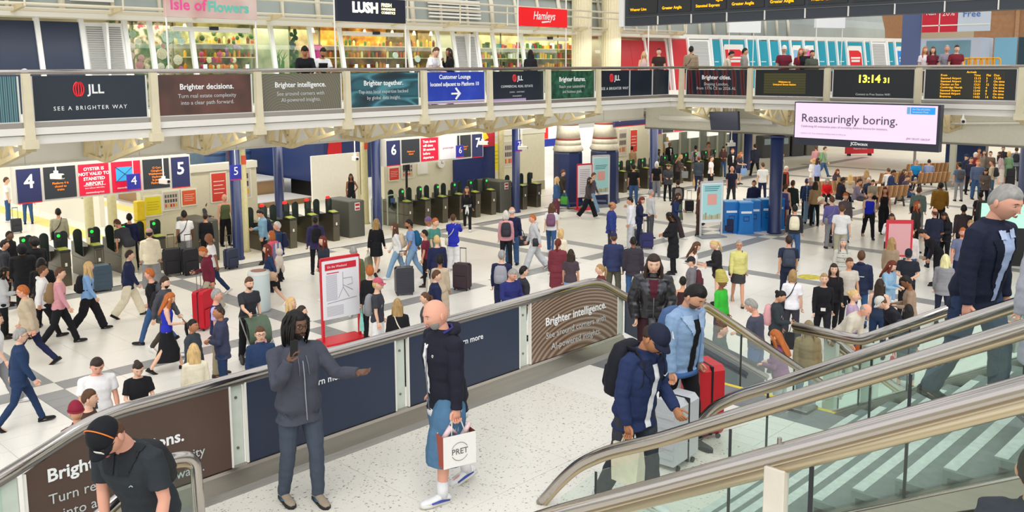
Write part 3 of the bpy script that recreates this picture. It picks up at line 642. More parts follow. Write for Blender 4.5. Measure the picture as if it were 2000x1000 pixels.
# teal booths further right on the gallery
TB = thing('shop_parade', 'teal and red hoardings of closed shops beyond the departures board', 'shop front', (36.7, 24.55, 0), radians(-14))
xx = 0.
for i, (w, k) in enumerate([(1.1, 'red'), (1.5, 'louvre'), (.7, 'teal'), (1.7, 'ph:d8262e'), (.8, 'teal'), (.8, 'teal'), (.8, 'teal'), (.8, 'teal'), (1.0, 'ph:8ab8d8'), (1.0, 'ph:e858a8'), (.8, 'teal'), (.8, 'teal'), (.8, 'teal'), (1.5, 'ph:d8262e'), (.6, 'teal'), (1.4, 'louvre'), (.7, 'teal'), (1.2, 'ph:1f8ae0'), (.8, 'teal'), (.8, 'teal'), (.8, 'teal'), (1.3, 'ph:e86a3a')]):
    MB().add([(xx-.09, -.1, GZ), (xx, -.1, GZ), (xx, .3, 7.55), (xx-.09, .3, 7.55), (xx-.09, .02, GZ), (xx, .02, GZ), (xx, .42, 7.55), (xx-.09, .42, 7.55)], [(0, 1, 2, 3), (1, 5, 6, 2), (4, 0, 3, 7), (7, 6, 5, 4)]).build('mullion', WF, TB)
    m = {'red': mat('c02a30', .4), 'louvre': WF}.get(k, mat('1b93a8', .4, var=.05, vscale=.8))
    p = MB().add([(xx, 0, GZ), (xx+w-.09, 0, GZ), (xx+w-.09, .4, 7.45), (xx, .4, 7.45), (xx, .1, GZ), (xx+w-.09, .1, GZ), (xx+w-.09, .5, 7.45), (xx, .5, 7.45)], [(0, 1, 2, 3), (7, 6, 5, 4), (0, 4, 5, 1), (2, 6, 7, 3)]).build('hoarding', m, TB)
    yz = lambda z: (z-GZ)*.17-.012
    if k == 'louvre':
        for j in range(20): z = 6.0+j*.07; MB().box(xx+.12, xx+w-.2, yz(z), yz(z)+.01, z, z+.035).build('slat', mat('a0a19d', .6), p)
    if k[:2] == 'ph':
        MB().add([(xx+.12, yz(5.3), 5.3), (xx+w-.22, yz(5.3), 5.3), (xx+w-.22, yz(7.25), 7.25), (xx+.2, yz(7.25), 7.25), (xx+.12, yz(7.1), 7.1)], [(0, 1, 2, 3, 4)]).build('poster', WHITE, p)
        MB().add([(xx+.2, yz(5.9)-.01, 5.9), (xx+w-.3, yz(5.9)-.01, 5.9), (xx+w-.3, yz(6.85)-.01, 6.85), (xx+w-.5, yz(7.)-.01, 7.0), (xx+.2, yz(7.)-.01, 7.0)], [(0, 1, 2, 3, 4)]).build('product_print', mat(k[3:], .4), p)
        MB().box(xx+.3, xx+w-.42, yz(6.6)-.02, yz(6.6)-.015, 6.55, 6.65).box(xx+.3, xx+w-.5, yz(6.4)-.02, yz(6.4)-.015, 6.38, 6.5).build('lettering', WHITE, p)
    elif k == 'teal': MB().box(xx+.15, xx+w-.3, yz(6.4)-.012, yz(6.4), 6.38, 6.43).build('lettering', mat('bfe4ea', .5), p)
    xx += w
MB().box(-1, xx+.2, .45, .6, 7.5, 7.7).build('fascia', WHITE, TB)
# white canopy edge, pipes, and curved glass roof ribs above the shops
CN = struct(MB().box(-8, 37, SHY-.15, SHY+.5, 7.5, 7.62).build('trim_4', mat('e2ded2', .5)))
for z, y, r in ((7.78, SHY-.5, .04), (7.66, SHY-.35, .05), (8.15, SHY-1.0, .03), (8.4, SHY-1.0, .035)):
    MB().tube([(-8, y, z), (37, y, z)], r, 8).build('pipe', mat('ddd3bb', .4), CN, True)
for i in range(19):
    x = -6+2.35*i
    MB().prism([(SHY-.9, 7.68), (SHY-.4, 7.62), (SHY+.2, 7.52), (SHY+.2, 7.6), (SHY-.4, 7.78), (SHY-.95, 7.76)], x-.05, x+.05, 'x').build('bracket_arm', mat('cfc09a', .5), CN)
    MB().tube([(x, SHY-1.0, 7.7), (x, SHY-1.0, 8.45)], .025, 6).build('stanchion', mat('ddd3bb', .4), CN)
RF = struct(MB().box(-8, 60, 33, 33.1, 5, 16).build('wall_back', mat('b4b0a2', .8)))
def arch(t): return (SHY+.2+5.5*(1-cos(t)), 7.62+5.5*sin(t))
ROOFG = mat('9da5a0', .25, var=.12, vscale=.5, spec=.6)
ts = np.linspace(0, 1.35, 9)
gp = MB()
for a, b in zip(ts, ts[1:]):
    p, q = arch(a), arch(b); gp.add([(-8, p[0]+.05, p[1]), (62, p[0]+.05, p[1]), (62, q[0]+.05, q[1]), (-8, q[0]+.05, q[1])], [(0, 1, 2, 3)])
gp.build('roof_glazing', ROOFG, CN, True)
rib = None
for i in range(44):
    x = -7.5+1.3*i
    if rib is None:
        rib = MB().tube([(0, arch(t)[0], arch(t)[1]) for t in ts], [(.05, .09)]*9, 6).mesh('roof_rib', mat('e0d8c4', .45), True)
    o = put('roof_rib', rib, CN, (x, 0, 0))
    if i % 3 == 1: o.scale = (1.9, 1, 1)
for z in (8.9, 10.0):
    t = math.asin((z-7.62)/5.5); MB().box(-8, 50, arch(t)[0]-.04, arch(t)[0]+.06, z, z+.07).build('purlin', mat('e0d8c4', .45), CN)
for (x0, x1) in ((21.8, 24.3), (7.3, 8.6), (9.6, 10.7)):
    for j in range(12):
        z = 7.95+j*.12; t = math.asin((z-7.62)/5.5); MB().box(x0, x1, arch(t)[0]-.1, arch(t)[0]-.02, z, z+.06).build('louvre_slat', WHITE, CN)
# ---------------------------------------------------------------- hung shop signs
def hsign(name, label, x0, x1, z0, z1, Y, m, poles):
    t = thing(name, label, 'sign', (0, Y, 0))
    MB().bbox(x0, x1, 0, .12, z0, z1, .01).build('sign_box', m, t)
    for x in poles: MB().tube([(x, .06, 6.15), (x, .06, z1+.5)], .022, 8).build('pole', mat('efece6', .4), t)
    return t
PINKG = printm('pink_gradient_print', 'noise', [(.3, 'c08a80'), (.6, 'e0c8be'), (.8, 'd6cfc6')], s=.8)
t = hsign('shop_sign', 'pale pink florist sign reading Isle of Flowers', 9.72, 12.0, 7.35, 8.35, 19.9, PINKG, [9.75, 11.98])
text('Isle of', .36, 10.25, 7.62, t, mat('f2529a', .4), bold=.02); text('Flowers', .33, 11.25, 7.60, t, mat('6cc6b4', .4), bold=.03)
t = hsign('shop_sign', 'black soap shop sign reading Lush in glowing letters', 14.3, 16.6, 7.40, 8.03, 19.9, mat('262b3a', .3), [14.27, 16.62])
text('LUSH', .36, 15.22, 7.76, t, mat('fff6d0', .4, emit=1.6), bold=.05); 
for i, s_ in enumerate(('FRESH', 'HANDMADE', 'COSMETICS')): text(s_, (.13, .085, .09)[i], 15.75, (7.86, 7.755, 7.66)[i], t, mat('fff0b0', .4, emit=1.6), align='LEFT', bold=.03)
t = hsign('shop_sign', 'bright red toy shop sign reading Hamleys in white script', 21.2, 23.45, 7.47, 8.05, 19.9, mat('e2121a', .35, emit=.25), [21.15, 23.45])
text('Hamleys', .36, 22.3, 7.80, t, TXW, shear=.25, bold=.01, sx=.85); MB().prism([(22.2, 7.58), (22.55, 7.62), (22.55, 7.66), (22.18, 7.63)], -.006, 0).build('underline', TXW, t)
o_ = thing('pole', 'thin white pole rising from the gallery rail right of the twin columns', 'pole', (28.0, 19.9, 0)); MB().tube([(0, 0, 6.15), (0, 0, 9.5)], .025, 8).build('shaft', WHITE, o_); MB().box(-.05, .05, -.05, .05, 6.1, 6.2).build('pole_foot', WHITE, o_)
# ---------------------------------------------------------------- big departures board
DBX = 22.6
t = thing('departures_board', 'huge dark departures board with amber train lines across the top right', 'departures board', (DBX, 0, 0), radians(-90-1.0))
ZB0 = 7.42
MB().box(-17.15, 2, 0, .5, ZB0, 9.8).build('housing', mat('343941', .4), t)
MB().box(-17.35, -17.16, -.05, .55, ZB0-.02, 9.8).build('side_frame', mat('e6e6e2', .4), t)
MB().box(-17.1, 2, -.02, 0, ZB0+.24, ZB0+.25).build('joint', STEELD, t)
lines = ['Weaver Line', 'Greater Anglia', 'Stansted Express', 'Greater Anglia', 'Greater Anglia', 'Weaver Line', 'Greater Anglia', 'Stansted Express', 'Greater Anglia', 'Greater Anglia', 'Weaver Line', 'Greater Anglia', 'Stansted Express', 'Greater Anglia', 'Weaver Line', 'Greater Anglia']
up_ = ['', '', 'Rghts', 'Trains 7', '+ Economy is First', '', '+ 30 coaches', 'Standard for', 'Formed of 10', 'Formed of', '', 'Trains 5', 'Standard', 'Formed of 8', '', '']
RIBM = mat('4a4641', .5)
for i in range(16):
    x0 = -17.05+1.16*i
    cell = MB().box(x0+.05, x0+1.10, -.03, 0, ZB0+.34, 9.78).build('display_cell', mat('2a2c2e', .35), t)
    MB().box(x0+1.12, x0+1.14, -.05, 0, ZB0, ZB0+.25).build('joint', WHITE, t)
    for j in range(14): MB().box(x0+.1, x0+1.05, -.036, -.03, ZB0+.98+.1*j, ZB0+1.05+.1*j).build('text_row', RIBM, cell)
    text(lines[i], .115, x0+.12, ZB0+.46, cell, AMBER, y=-.04, align='LEFT', bold=.01)
    if up_[i]: text(up_[i], .10, x0+1.0, ZB0+.60, cell, AMBER, y=-.04, align='RIGHT', bold=.01)
# ---------------------------------------------------------------- advertising screen under the right gallery
t = thing('advert_screen', 'large pale pink screen reading Reassuringly boring under the gallery', 'screen', (27.6, 0, 0), -pi/2)
MB().box(-13.9, -9.42, 0, .25, 3.70, 5.06).build('housing', mat('2a2c3c', .35), t)
scr = MB().box(-13.86, -9.50, -.02, 0, 3.93, 5.03).build('screen', mat('f6dcf6', .5, emit=.28), t)
text('Reassuringly boring.', .37, -13.65, 4.55, scr, mat('4a4560', .5), y=-.03, align='LEFT', sx=1.02)
text('Celebrating 50 consecutive years of increasing dividend income for investors.', .088, -13.65, 4.30, scr, mat('8a86a0', .5), y=-.03, align='LEFT')
text('Capital at risk. Your investment could go down as well as up.', .06, -13.65, 4.08, scr, mat('a8a4b8', .5), y=-.03, align='LEFT'); text('JPM TRUST GROUP', .08, -10.0, 4.05, scr, mat('8a86a0', .5), y=-.03)
MB().box(-10.25, -9.56, -.03, -.02, 4.78, 4.98).build('blue_label', mat('1f96e8', .4, emit=.4), scr); MB().box(-10.36, -10.27, -.03, -.02, 4.78, 4.98).build('blue_label', mat('7ac4f0', .4), scr)
text('the City of London', .065, -10.2, 4.92, scr, WHITE, y=-.035, align='LEFT', bold=.02); text('Investment Trust', .065, -10.2, 4.84, scr, WHITE, y=-.035, align='LEFT', bold=.02)
text('JCDecaux', .13, -11.75, 3.82, t, TXW, y=-.01, bold=.03)
t = thing('screen_back', 'blank dark screen hung under the right gallery beside the bracket', 'screen', (30.2, 0, 0), -pi/2)
MB().prism([(-18.65, 4.5), (-17.45, 4.55), (-17.4, 3.85), (-18.55, 3.82)], 0, .15).build('panel', mat('2a3040', .5), t); MB().box(-18.2, -18.1, .05, .1, 4.5, 4.8).build('hanger', STEELD, t)
t = thing('platform_sign', 'dark blue hanging sign reading Platforms 8 to 17', 'sign', (0, 25.2, 0))
MB().box(33.0, 36.0, 0, .12, 3.5, 4.12).build('panel', mat('262c58', .4), t); MB().box(33.0, 36.0, -.005, 0, 3.5, 3.54).build('red_line', REDM, t)
text('Platforms 8 to 17', .27, 34.9, 3.88, t, TXW, y=-.01, sx=.8); MB().prism([(33.3, 3.75), (33.3, 3.92), (33.22, 3.92), (33.35, 4.02), (33.48, 3.92), (33.4, 3.92), (33.4, 3.75)], -.01, 0).build('arrow', TXW, t); MB().box(33.6, 33.85, -.01, 0, 3.78, 4.0).build('pictogram', TXW, t)
# ---------------------------------------------------------------- long platform signs above the gates
def psign(label, x0, x1, cells, Y=26.6, z0=2.6, z1=3.6):
    t = thing('platform_sign', label, 'sign', (0, Y, 0))
    MB().box(x0, x1, 0, .3, z0, z1).build('frame', mat('c9c5bb', .5), t)
    w = (x1-x0)/sum(c[0] for c in cells); x = x0
    for c in cells:
        a, b = x+.04, x+c[0]*w-.04; x += c[0]*w; k = c[1]
        m = {'num': mat('262c58', .4), 'led': mat('2a2f35', .4), 'red': mat('d6163c', .4), 'white': mat('e8e8e8', .4)}[k]
        p = MB().box(a, b, -.02, 0, z0+.06 if k != 'num' else z0, z1-.06).build('panel', m, t)
        cx = (a+b)/2; cz = (z0+z1)/2
        if k == 'num': text(c[2], .52, cx, cz+.08, p, TXW, y=-.03, bold=.02); MB().box(a, b, -.025, -.02, z0, z0+.03).build('red_line', REDM, p)
        elif k == 'led':
            for j, s_ in enumerate(c[2]): text(s_, .085, cx, cz-.02-.09*j+(.2 if len(c[2]) > 4 else 0), p, AMBERD, y=-.03)
        elif k == 'red' and isinstance(c[2], list):
            for j, s_ in enumerate(c[2]): text(s_, c[3], cx if c[4] == 'C' else a+.08, z1-.20-c[3]*1.12*j, p, TXW, y=-.03, bold=.03, align='CENTER' if c[4] == 'C' else 'LEFT')
            if c[4] == 'C':
                for j, s_ in enumerate(('Please pay to travel beyond', 'here without valid ticket')): text(s_, .055, cx, z0+.33-.07*j, p, TXW, y=-.03)
                text('stanstedexpress', .08, cx, z0+.13, p, TXW, y=-.03)
        elif k == 'red':
            MB().box(a+.12, b-.25, -.03, -.02, cz-.12, cz+.28).build('blue_picture', mat('3fa8e8', .4), p)
            MB().tube([(a+.1, -.035, cz+.3), (b-.2, -.035, cz-.15)], .008, 4).tube([(a+.1, -.035, cz-.15), (b-.2, -.035, cz+.3)], .008, 4).build('cable', BLK, p)
            text('stanstedexpress', .075, cx-.05, z0+.18, p, TXW, y=-.03)
        elif k == 'white': text('greateranglia', .11, cx, cz, p, mat('c06a80', .5), y=-.03)
    for x in (x0+.5, (x0+x1)/2, x1-.5): MB().tube([(x, .15, z1), (x, .15, 4.0)], .03, 6).build('hanger', WHITE, t)
    return t
psign('long hanging platform sign over the left gates, with a ticket notice on red', 8.5, 13.5, [(.75, 'num', '4'), (1, 'led', ['Platform 4 is', 'closed to', 'trains']), (1, 'red', ['OYSTER IS', 'NOT VALID TO', 'STANSTED', 'AIRPORT'], .125, 'C'), (1, 'red', 0), (.95, 'led', ['12 Cars', 'Chingford', 'Walthamstow', 'Hackney', 'St James', 'Platform 5']), (.7, 'num', '5')])
psign('long hanging platform sign over the green-lamp gates, Train doors notice on red', 21.1, 26.1, [(.75, 'num', '6'), (1, 'led', ['Platform 6', 'closed']), (1, 'red', ['Train doors', 'will close', '30 seconds', 'before', 'departure'], .135, 'L'), (1, 'white',), (.85, 'led', ['Platform 7', 'closed']), (.7, 'num', '7')])
psign('distant hanging platform sign above the far gates', 37.6, 41.5, [(.8, 'num', '8'), (1, 'led', ['Plat 8']), (1, 'red', ['Platform'], .2, 'L'), (1, 'white',)], Y=26.4, z0=2.85, z1=3.75)
for x, n, l in ((14.78, '5', 'small blue numbered square beside the leftmost blue column'), (24.41, '6', 'small blue numbered square in front of the white cell of the long sign'), (27.74, '7', 'small blue numbered square left of the navy pillars'), (11.53, '4', 'small blue numbered square covering part of the red picture cell')):
    t = thing('platform_number', l, 'sign', (0, 26.15, 0))
    p = MB().box(x-.19, x+.19, 0, .05, 2.72, 3.20).build('panel', mat('2a2f9a', .4), t); MB().box(x-.19, x+.19, -.004, 0, 2.72, 2.76).build('red_line', mat('b02a6a', .4), t); text(n, .36, x, 3.0, t, TXW, y=-.01)
    MB().tube([(x, .02, 3.2), (x, .02, 4.0)], .012, 6).build('hanger', WHITE, t)
# ---------------------------------------------------------------- columns
def column(x, y, r, z1, label, m=NAVYCOL):
    t = thing('column', label, 'column', (x, y, 0))
    MB().lathe([(r+.03, 0), (r+.03, .06), (r, .1), (r, z1)], 20).build('shaft', m, t, True)
    MB().lathe([(r+.05, z1-.08), (r+.08, z1)], 20).build('capital', m, t, True)
    return t
for x, w in ((15.22, 'left of the sign 5, dark blue round column'), (18.45, 'dark blue round column behind the gates with red lamps'), (20.95, 'dark blue round column at the right end of the red-lamp gates'), (28.45, 'dark blue round column carrying the small sign 7')):
    column(x, 27.0 if x != 18.45 else 29.6, .17, 4.0, w)
column(37.6, 26.3, .2, 3.9, 'dark blue round column beside the far ticket gates'); column(31.3, 16.4, .24, 3.65, 'thick dark blue column behind the blue recycling bins')
column(49.3, 28.7, .25, 4, 'far dark blue column left of the pair'); column(49.8, 28.0, .25, 4, 'far dark blue column right of the pair'); column(45.5, 11.7, .3, 3.65, 'dark blue column at the right edge of the concourse')
for x, y, w in ((16.05, 28.0, 'pale cream column left of the bright platform'), (22.3, 29.5, 'pale cream column beside the tall black pole'), (12.1, 31, 'pale cream column behind the sign 4'), (12.7, 30.6, 'second pale cream column behind the sign 4'), (30.3, 29.7, 'cream column right of the small sign 7')):
    t = thing('column', w, 'column', (x, y, 0)); MB().lathe([(.19, 0), (.15, .1), (.14, 3.7), (.2, 4.0)], 14).build('shaft', mat('d8cf9e', .5, var=.06), t, True)
    if x in (16.05, 22.3): MB().box(-.08, .08, -.16, -.14, 3.0, 3.3).build('red_notice', mat('d8502a', .5), t)
t = thing('litter_post', 'yellow wrapped post beside the cream column under sign 4', 'post', (13.35, 30.0, 0)); MB().bbox(-.14, .14, -.14, .14, 0, 1.85, .02).build('wrap', mat('eccb1e', .5, var=.05), t)
for z in (.6, 1.2): MB().box(-.145, .145, -.145, .145, z, z+.015).build('seam', mat('8a7a20', .5), t)
t = thing('black_pole', 'tall black pole behind the gates beside the posters', 'pole', (24.3, 29.3, 0)); MB().cyl(0, 0, 0, 2.9, .05, 10).build('shaft', BLK, t); MB().bbox(-.12, .12, -.1, .1, 2.0, 2.9, .02).build('speaker', BLK, t)
# twin brick banded pillars with navy plinths
for x, y, w in ((31.65, 26.8, 'left stone pillar with red bands on a navy octagonal plinth'), (33.3, 26.0, 'right stone pillar with red bands on a navy octagonal plinth')):
    t = thing('pillar', w, 'pillar', (x, y, 0))
    MB().lathe([(.72, 0), (.72, .12), (.66, .2), (.64, 2.35), (.6, 2.45)], 8).build('plinth', NAVYCOL, t)
    ST = mat('cfc8b4', .7, var=.1, vscale=6); RB = mat('8e4436', .6, var=.1)
    MB().lathe([(.66, 2.45), (.7, 2.52), (.62, 2.66), (.6, 2.72)], 20).build('base_moulding', ST, t, True)
    for i, (z0, z1, m) in enumerate([(2.72, 2.95, ST), (2.95, 3.05, RB), (3.05, 3.6, ST), (3.6, 3.7, RB), (3.7, 4.05, ST)]):
        MB().lathe([(.60-.18*(z0-2.7)/1.35, z0), (.60-.18*(z1-2.7)/1.35, z1)], 20).build('stone_band', m, t, True)
for x, y, w in ((29.9, 24.6, 'left tall fluted cream column above the gallery'), (31.5, 24.3, 'right tall fluted cream column above the gallery')):
    t = thing('column', w, 'column', (x, y, GZ)); n = 24; v = []
    for z in (0, 9): v += [((.40+.018*(k % 2))*cos(2*pi*k/48), (.40+.018*(k % 2))*sin(2*pi*k/48), z) for k in range(48)]
    MB().add(v, [(k, (k+1) % 48, 48+(k+1) % 48, 48+k) for k in range(48)]).build('shaft', mat('e6dab8', .5, var=.04), t)
    MB().lathe([(.5, 0), (.5, .15), (.42, .25)], 24).build('column_base', CREAM, t)
# ---------------------------------------------------------------- ticket gates
GST = mat('6a6558', .35, .75, bump=.05, bscale=30); GDK = mat('2c312e', .35); PAD = mat('25302c', .3); GLM = glassm('b9cfc4', .1, 'smoked_glass')
def gate(lamp):
    t = thing('ticket_gate', 'x', 'ticket gate')
    MB().bbox(-.14, .14, 0, 1.75, 0, .55, .02).build('plinth', GST, t)
    MB().prism([(.0, .55), (0, .98), (.12, 1.04), (.9, .92), (1.7, 1.0), (1.75, .55)], -.14, .14, 'x').build('cabinet', GST, t)
    MB().box(-.15, .15, -.01, .42, .99, 1.05).build('reader_top', GDK, t)
    MB().add([(-.13, .05, 1.055), (.13, .05, 1.055), (.13, .3, 1.10), (-.13, .3, 1.10), (-.13, .3, 1.0), (.13, .3, 1.0)], [(0, 1, 2, 3), (3, 2, 5, 4), (1, 5, 2), (0, 3, 4)]).build('reader', mat('a8b23a', .4), t)
    for y in (.75, 1.2):
        pts = [(y+.16*sin(a)*1.0, 1.32+.18*cos(a)) for a in np.linspace(-pi/2, pi/2, 9)]+[(y+.12, .75), (y-.12, .75)]
    for sx in (-1, 1):
        a = np.linspace(-pi/2, pi/2, 9)
        pts = [(sx*.27+.13*sin(q), 1.34+.15*cos(q)) for q in a]+[(sx*.27+.1, .8), (sx*.15, .62), (sx*.27-.12*1, .8)] if sx > 0 else [(sx*.27+.13*sin(q), 1.34+.15*cos(q)) for q in a]+[(sx*.27+.12, .8), (sx*.15, .62), (sx*.27-.1, .8)]
        MB().prism(pts, .82, .86).build('paddle', PAD, t)
    MB().cyl(0, .5, .9, 1.4, .035, 8).bbox(-.075, .075, .44, .56, 1.25, 1.52, .02).build('signal_post', GDK, t)
    c = {'r': mat('e0201c', .4, emit=1.2), 'g': mat('20c040', .4, emit=1.2), 'n': GDK}[lamp]
    if lamp == 'r': MB().bbox(-.07, .07, .45, .55, 1.50, 1.60, .02).build('lamp', c, t)
    else: MB().tube([(0, .43, 1.42), (0, .44, 1.42)], .05, 10).build('lamp', c, t)
    MB().box(-.03, .03, -.008, 0, .58, .68).build('label', WHITE, t)
    return t
GY = 27.25
protos = {k: gate(k) for k in 'rgn'}
ord_ = ['first', 'second', 'third', 'fourth', 'fifth', 'sixth', 'seventh', 'eighth', 'ninth', 'tenth', 'eleventh', 'twelfth']
used = set()
for xs, k, lab in ((np.arange(8.0, 13.3, .95), 'g', 'ticket gate from the left edge, under the sign for platforms 4 and 5'), (np.arange(16.6, 20.0, .9), 'r', 'grey ticket gate with a red lamp, counted from the cream column'), (np.arange(22.75, 27.7, .92), 'g', 'green-lamp ticket gate right of the dark blue column, counted from it'), (np.arange(29.3, 30.4, .9), 'n', 'ticket gate between column 7 and the navy pillars'), (np.arange(34.6, 46, 1.0), 'g', 'far ticket gate right of the navy pillars')):
    for i, x in enumerate(xs):
        l = ord_[i]+' '+lab
        o = protos[k] if k not in used else dup(protos[k])
        used.add(k); o.location = (x, GY, 0); o['label'] = l; o['group'] = 'ticket gates along the platform line'
for x, l in ((20.3, 'tall grey cabinet with a red and white notice at the end of the red-lamp gates'), (28.2, 'tall grey cabinet with a red notice at the end of the green-lamp gates'), (14.4, 'grey cabinet beside the blue column at the sign 5'), (33.9, 'dark cabinet with a red and white notice right of the navy pillars')):
    t = thing('gate_cabinet', l, 'cabinet', (x, GY+.1, 0)); MB().bbox(-.35, .35, 0, 1.5, 0, 1.35, .03).build('body', mat('5a5a52', .5), t)
    MB().box(-.1, .12, -.012, 0, 1.0, 1.28).build('notice', WHITE, t); MB().box(-.08, .1, -.016, -.012, 1.16, 1.25).box(-.08, .1, -.016, -.012, 1.03, 1.10).build('notice_print', mat('b02a40', .5), t)
t = thing('luggage_gate', 'wide green-tinted glass luggage gate beside the blue column', 'ticket gate', (21.45, GY+.4, 0))
for x in (-.0, .75):
    MB().tube(arcpts([(x-.25, 0, .2), (x-.25, 0, 1.35), (x+.25, 0, 1.35), (x+.25, 0, .2)], .12, 4), .025, 6).build('tube_frame', mat('b9c8b4', .4, .5), t); MB().box(x-.22, x+.22, -.01, .01, .3, 1.3).build('glass_pane', GLASS, t); MB().box(x-.1, x+.12, -.02, -.01, 1.05, 1.22).build('notice', mat('38507a', .5), t)
# ---------------------------------------------------------------- kiosk walls with posters behind the gates
PW = mat('d9d3b8', .6, var=.03)
def poster(par, x, z, w, h, kind, Y):
    p = MB().bbox(x-w/2-.05, x+w/2+.05, Y-.05, Y, z-h/2-.05, z+h/2+.05, .008).build('poster_frame', mat('e4dfcf', .5), par)
    c = {'yellow': 'e6d512', 'red': 'd8402e', 'items': 'c9c0b0', 'orange': 'e05a2a', 'white': 'eae6dc', 'dark': '7a2f24'}[kind]
    q = MB().box(x-w/2, x+w/2, Y-.056, Y-.05, z-h/2, z+h/2).build('print', mat(c, .5), p)
    if kind == 'items':
        for r in range(3):
            for k in range(5): MB().box(x-w*.42+w*.17*k, x-w*.42+w*.17*k+w*.11, Y-.062, Y-.056, z+h*(.16-.27*r), z+h*(.34-.27*r)).build('picture', mat([['5a5450', '6a5a50', '4a4a50'], ['3a3a3a', '5a4a40', '4a3a3a'], ['d84a2a', 'e0b020', 'c03020']][r][k % 3], .5), q)
    elif kind in ('yellow', 'red', 'orange', 'dark'):
        for k in range(4): MB().box(x-w*.38, x+w*(.38-.1*(k % 2)), Y-.06, Y-.056, z+h*(.2-.14*k), z+h*(.23-.14*k)).build('lettering', mat('b8a410' if kind == 'yellow' else 'f0d8d0', .5), q)
    return p
def kiosk(label, x0, x1, Y, ps, zt=2.6):
    t = thing('kiosk', label, 'kiosk', (0, 0, 0))
    MB().box(x0, x1, Y, Y+.3, .45, zt).build('wall_panel', PW, t); MB().box(x0, x1, Y-.02, Y+.3, 0, .45).build('skirting', mat('a89f88', .5, .3), t); MB().box(x0, x1, Y-.08, Y+.3, zt, zt+.25).build('fascia', mat('e0dccc', .5), t)
    for p in ps: poster(t, *p, Y)
    return t
kiosk('cream poster wall behind the left gates with yellow and red posters', 13.5, 17.9, 30.2, [(13.9, 1.6, .55, .62, 'yellow'), (14.55, 1.72, .55, .6, 'items'), (15.2, 1.75, .5, .5, 'orange'), (16.35, 2.0, .55, 1.0, 'red'), (17.3, 2.05, .6, 1.05, 'items')])
kiosk('cream wall with four posters and a round clock behind the green-lamp gates', 24.0, 28.4, 30.4, [(24.5, 1.75, .5, .5, 'red'), (25.25, 1.85, .6, .6, 'items'), (26.1, 1.95, .5, .6, 'white')])
t = thing('wall_clock', 'round white wall clock behind the green-lamp gates', 'clock', (27.1, 30.3, 2.0)); MB().tube([(0, 0, 0), (0, -.06, 0)], .2, 18).build('face', WHITE, t); MB().box(-.008, .008, -.07, -.06, 0, .13).box(0, .1, -.07, -.06, -.008, .008).build('hands', BLK, t)
struct(MB().box(27.9, 30.4, 30.2, 30.4, 0, 3.9).build('door_1', mat('26356a', .4))); 
kiosk('cream poster wall with a yellow timetable left of the twin pillars', 30.8, 35.0, 31.2, [(31.4, 1.9, .6, 1.3, 'yellow'), (32.35, 2.0, .7, 1.2, 'items')], 2.9)
kiosk('bright poster wall behind the far gates', 39, 44.5, 30.5, [(39.6, 2.0, .7, 1.6, 'yellow'), (40.6, 2.1, .7, 1.4, 'items'), (41.6, 2.1, .6, 1.2, 'red'), (43.4, 2.0, .6, 1.2, 'white')], 3.0)
t = thing('cabin', 'white cabin wall running away behind the platform sign 4', 'cabin', (14.7, 36.6, 0)); MB().box(0, .2, 0, 24, 0, 3.4).build('wall_panel', mat('e9e4d6', .6), t); MB().box(-.02, .0, 1.5, 2.6, 1.0, 1.9).build('information_screen', BLK, t)
# ---------------------------------------------------------------- platforms: yellow lines, track, trains, hoarding
pl = struct(MB().box(-4, 62, 29.4, 29.46, 0, .003).build('trim_5', mat('c9c2ae', .6))); pl.name = 'floor_platform_edge'
for (x0, x1, y0, y1) in ((17.2, 17.9, 29, 60), (13.3, 14.0, 34, 60)):
    MB().box(x0, x1, y0, y1, .002, .006).build('yellow_line', mat('ecdc7c', .6), pl)
MB().box(18.4, 21.6, 32, 60, -.0, .02).build('platform_top', mat('b4aca4', .7), pl)
# stepped track edges seen under the gallery (platform 5)
t = thing('platform_steps', 'raised grey platform edges with brown faces beyond the blue column', 'platform', (0, 0, 0))
MB().box(18.6, 24.3, 38.5, 44, 0, .9).build('platform_block', mat('a98a64', .7), t); MB().box(18.6, 24.3, 38.4, 44, .9, .95).build('platform_top', mat('c2bfbc', .7), t)
MB().box(18.6, 24.3, 36.2, 38.4, 0, .25).build('platform_block', mat('9a7a5a', .7), t); MB().box(18.6, 24.3, 36.1, 38.4, .25, .28).build('platform_top', mat('c2bfbc', .7), t)
for i, x in enumerate((22.2, 23.6)):
    b = thing('planter', ('left', 'right')[i]+' round blue drum on the raised platform', 'drum', (x, 41.2, .95)); MB().lathe([(.5, 0), (.5, 1.2), (.42, 1.25)], 16).build('drum', mat('35527e', .5), b, True); MB().lathe([(.52, 1.1), (.52, 1.2)], 16).build('rim', mat('2c4468', .5), b)
t = thing('train', 'grey and blue train standing beyond the platform', 'train', (23, 45, 0)); MB().bbox(-2, 16, 0, 3, .9, 4.2, .2).build('car_body', mat('7f97a8', .35, var=.08), t); MB().box(0, 3, .4, 2.6, 0, .9).box(11, 14, .4, 2.6, 0, .9).build('bogie', BLK, t); MB().box(-1.6, 15, -.02, 0, 2.2, 3.2).build('window_band', BLK, t); MB().box(-2, 16, -.03, 0, .9, 1.15).build('blue_stripe', mat('2a3f66', .4), t); MB().box(2, 3.1, -.05, 0, 1.0, 3.8).build('door', mat('c01c24', .4), t)
t = thing('hoarding', 'plain white hoarding standing on the bright platform', 'hoarding', (22.2, 33, 0)); MB().box(0, 2.35, 0, .1, .55, 2.5).build('board', mat('eeeae0', .5, var=.03), t); MB().box(2.35, 2.5, -.02, .12, .0, 2.5).build('edge_post', CREAM, t); MB().box(0, .1, -.02, .1, 0, .55).build('leg', CREAM, t)
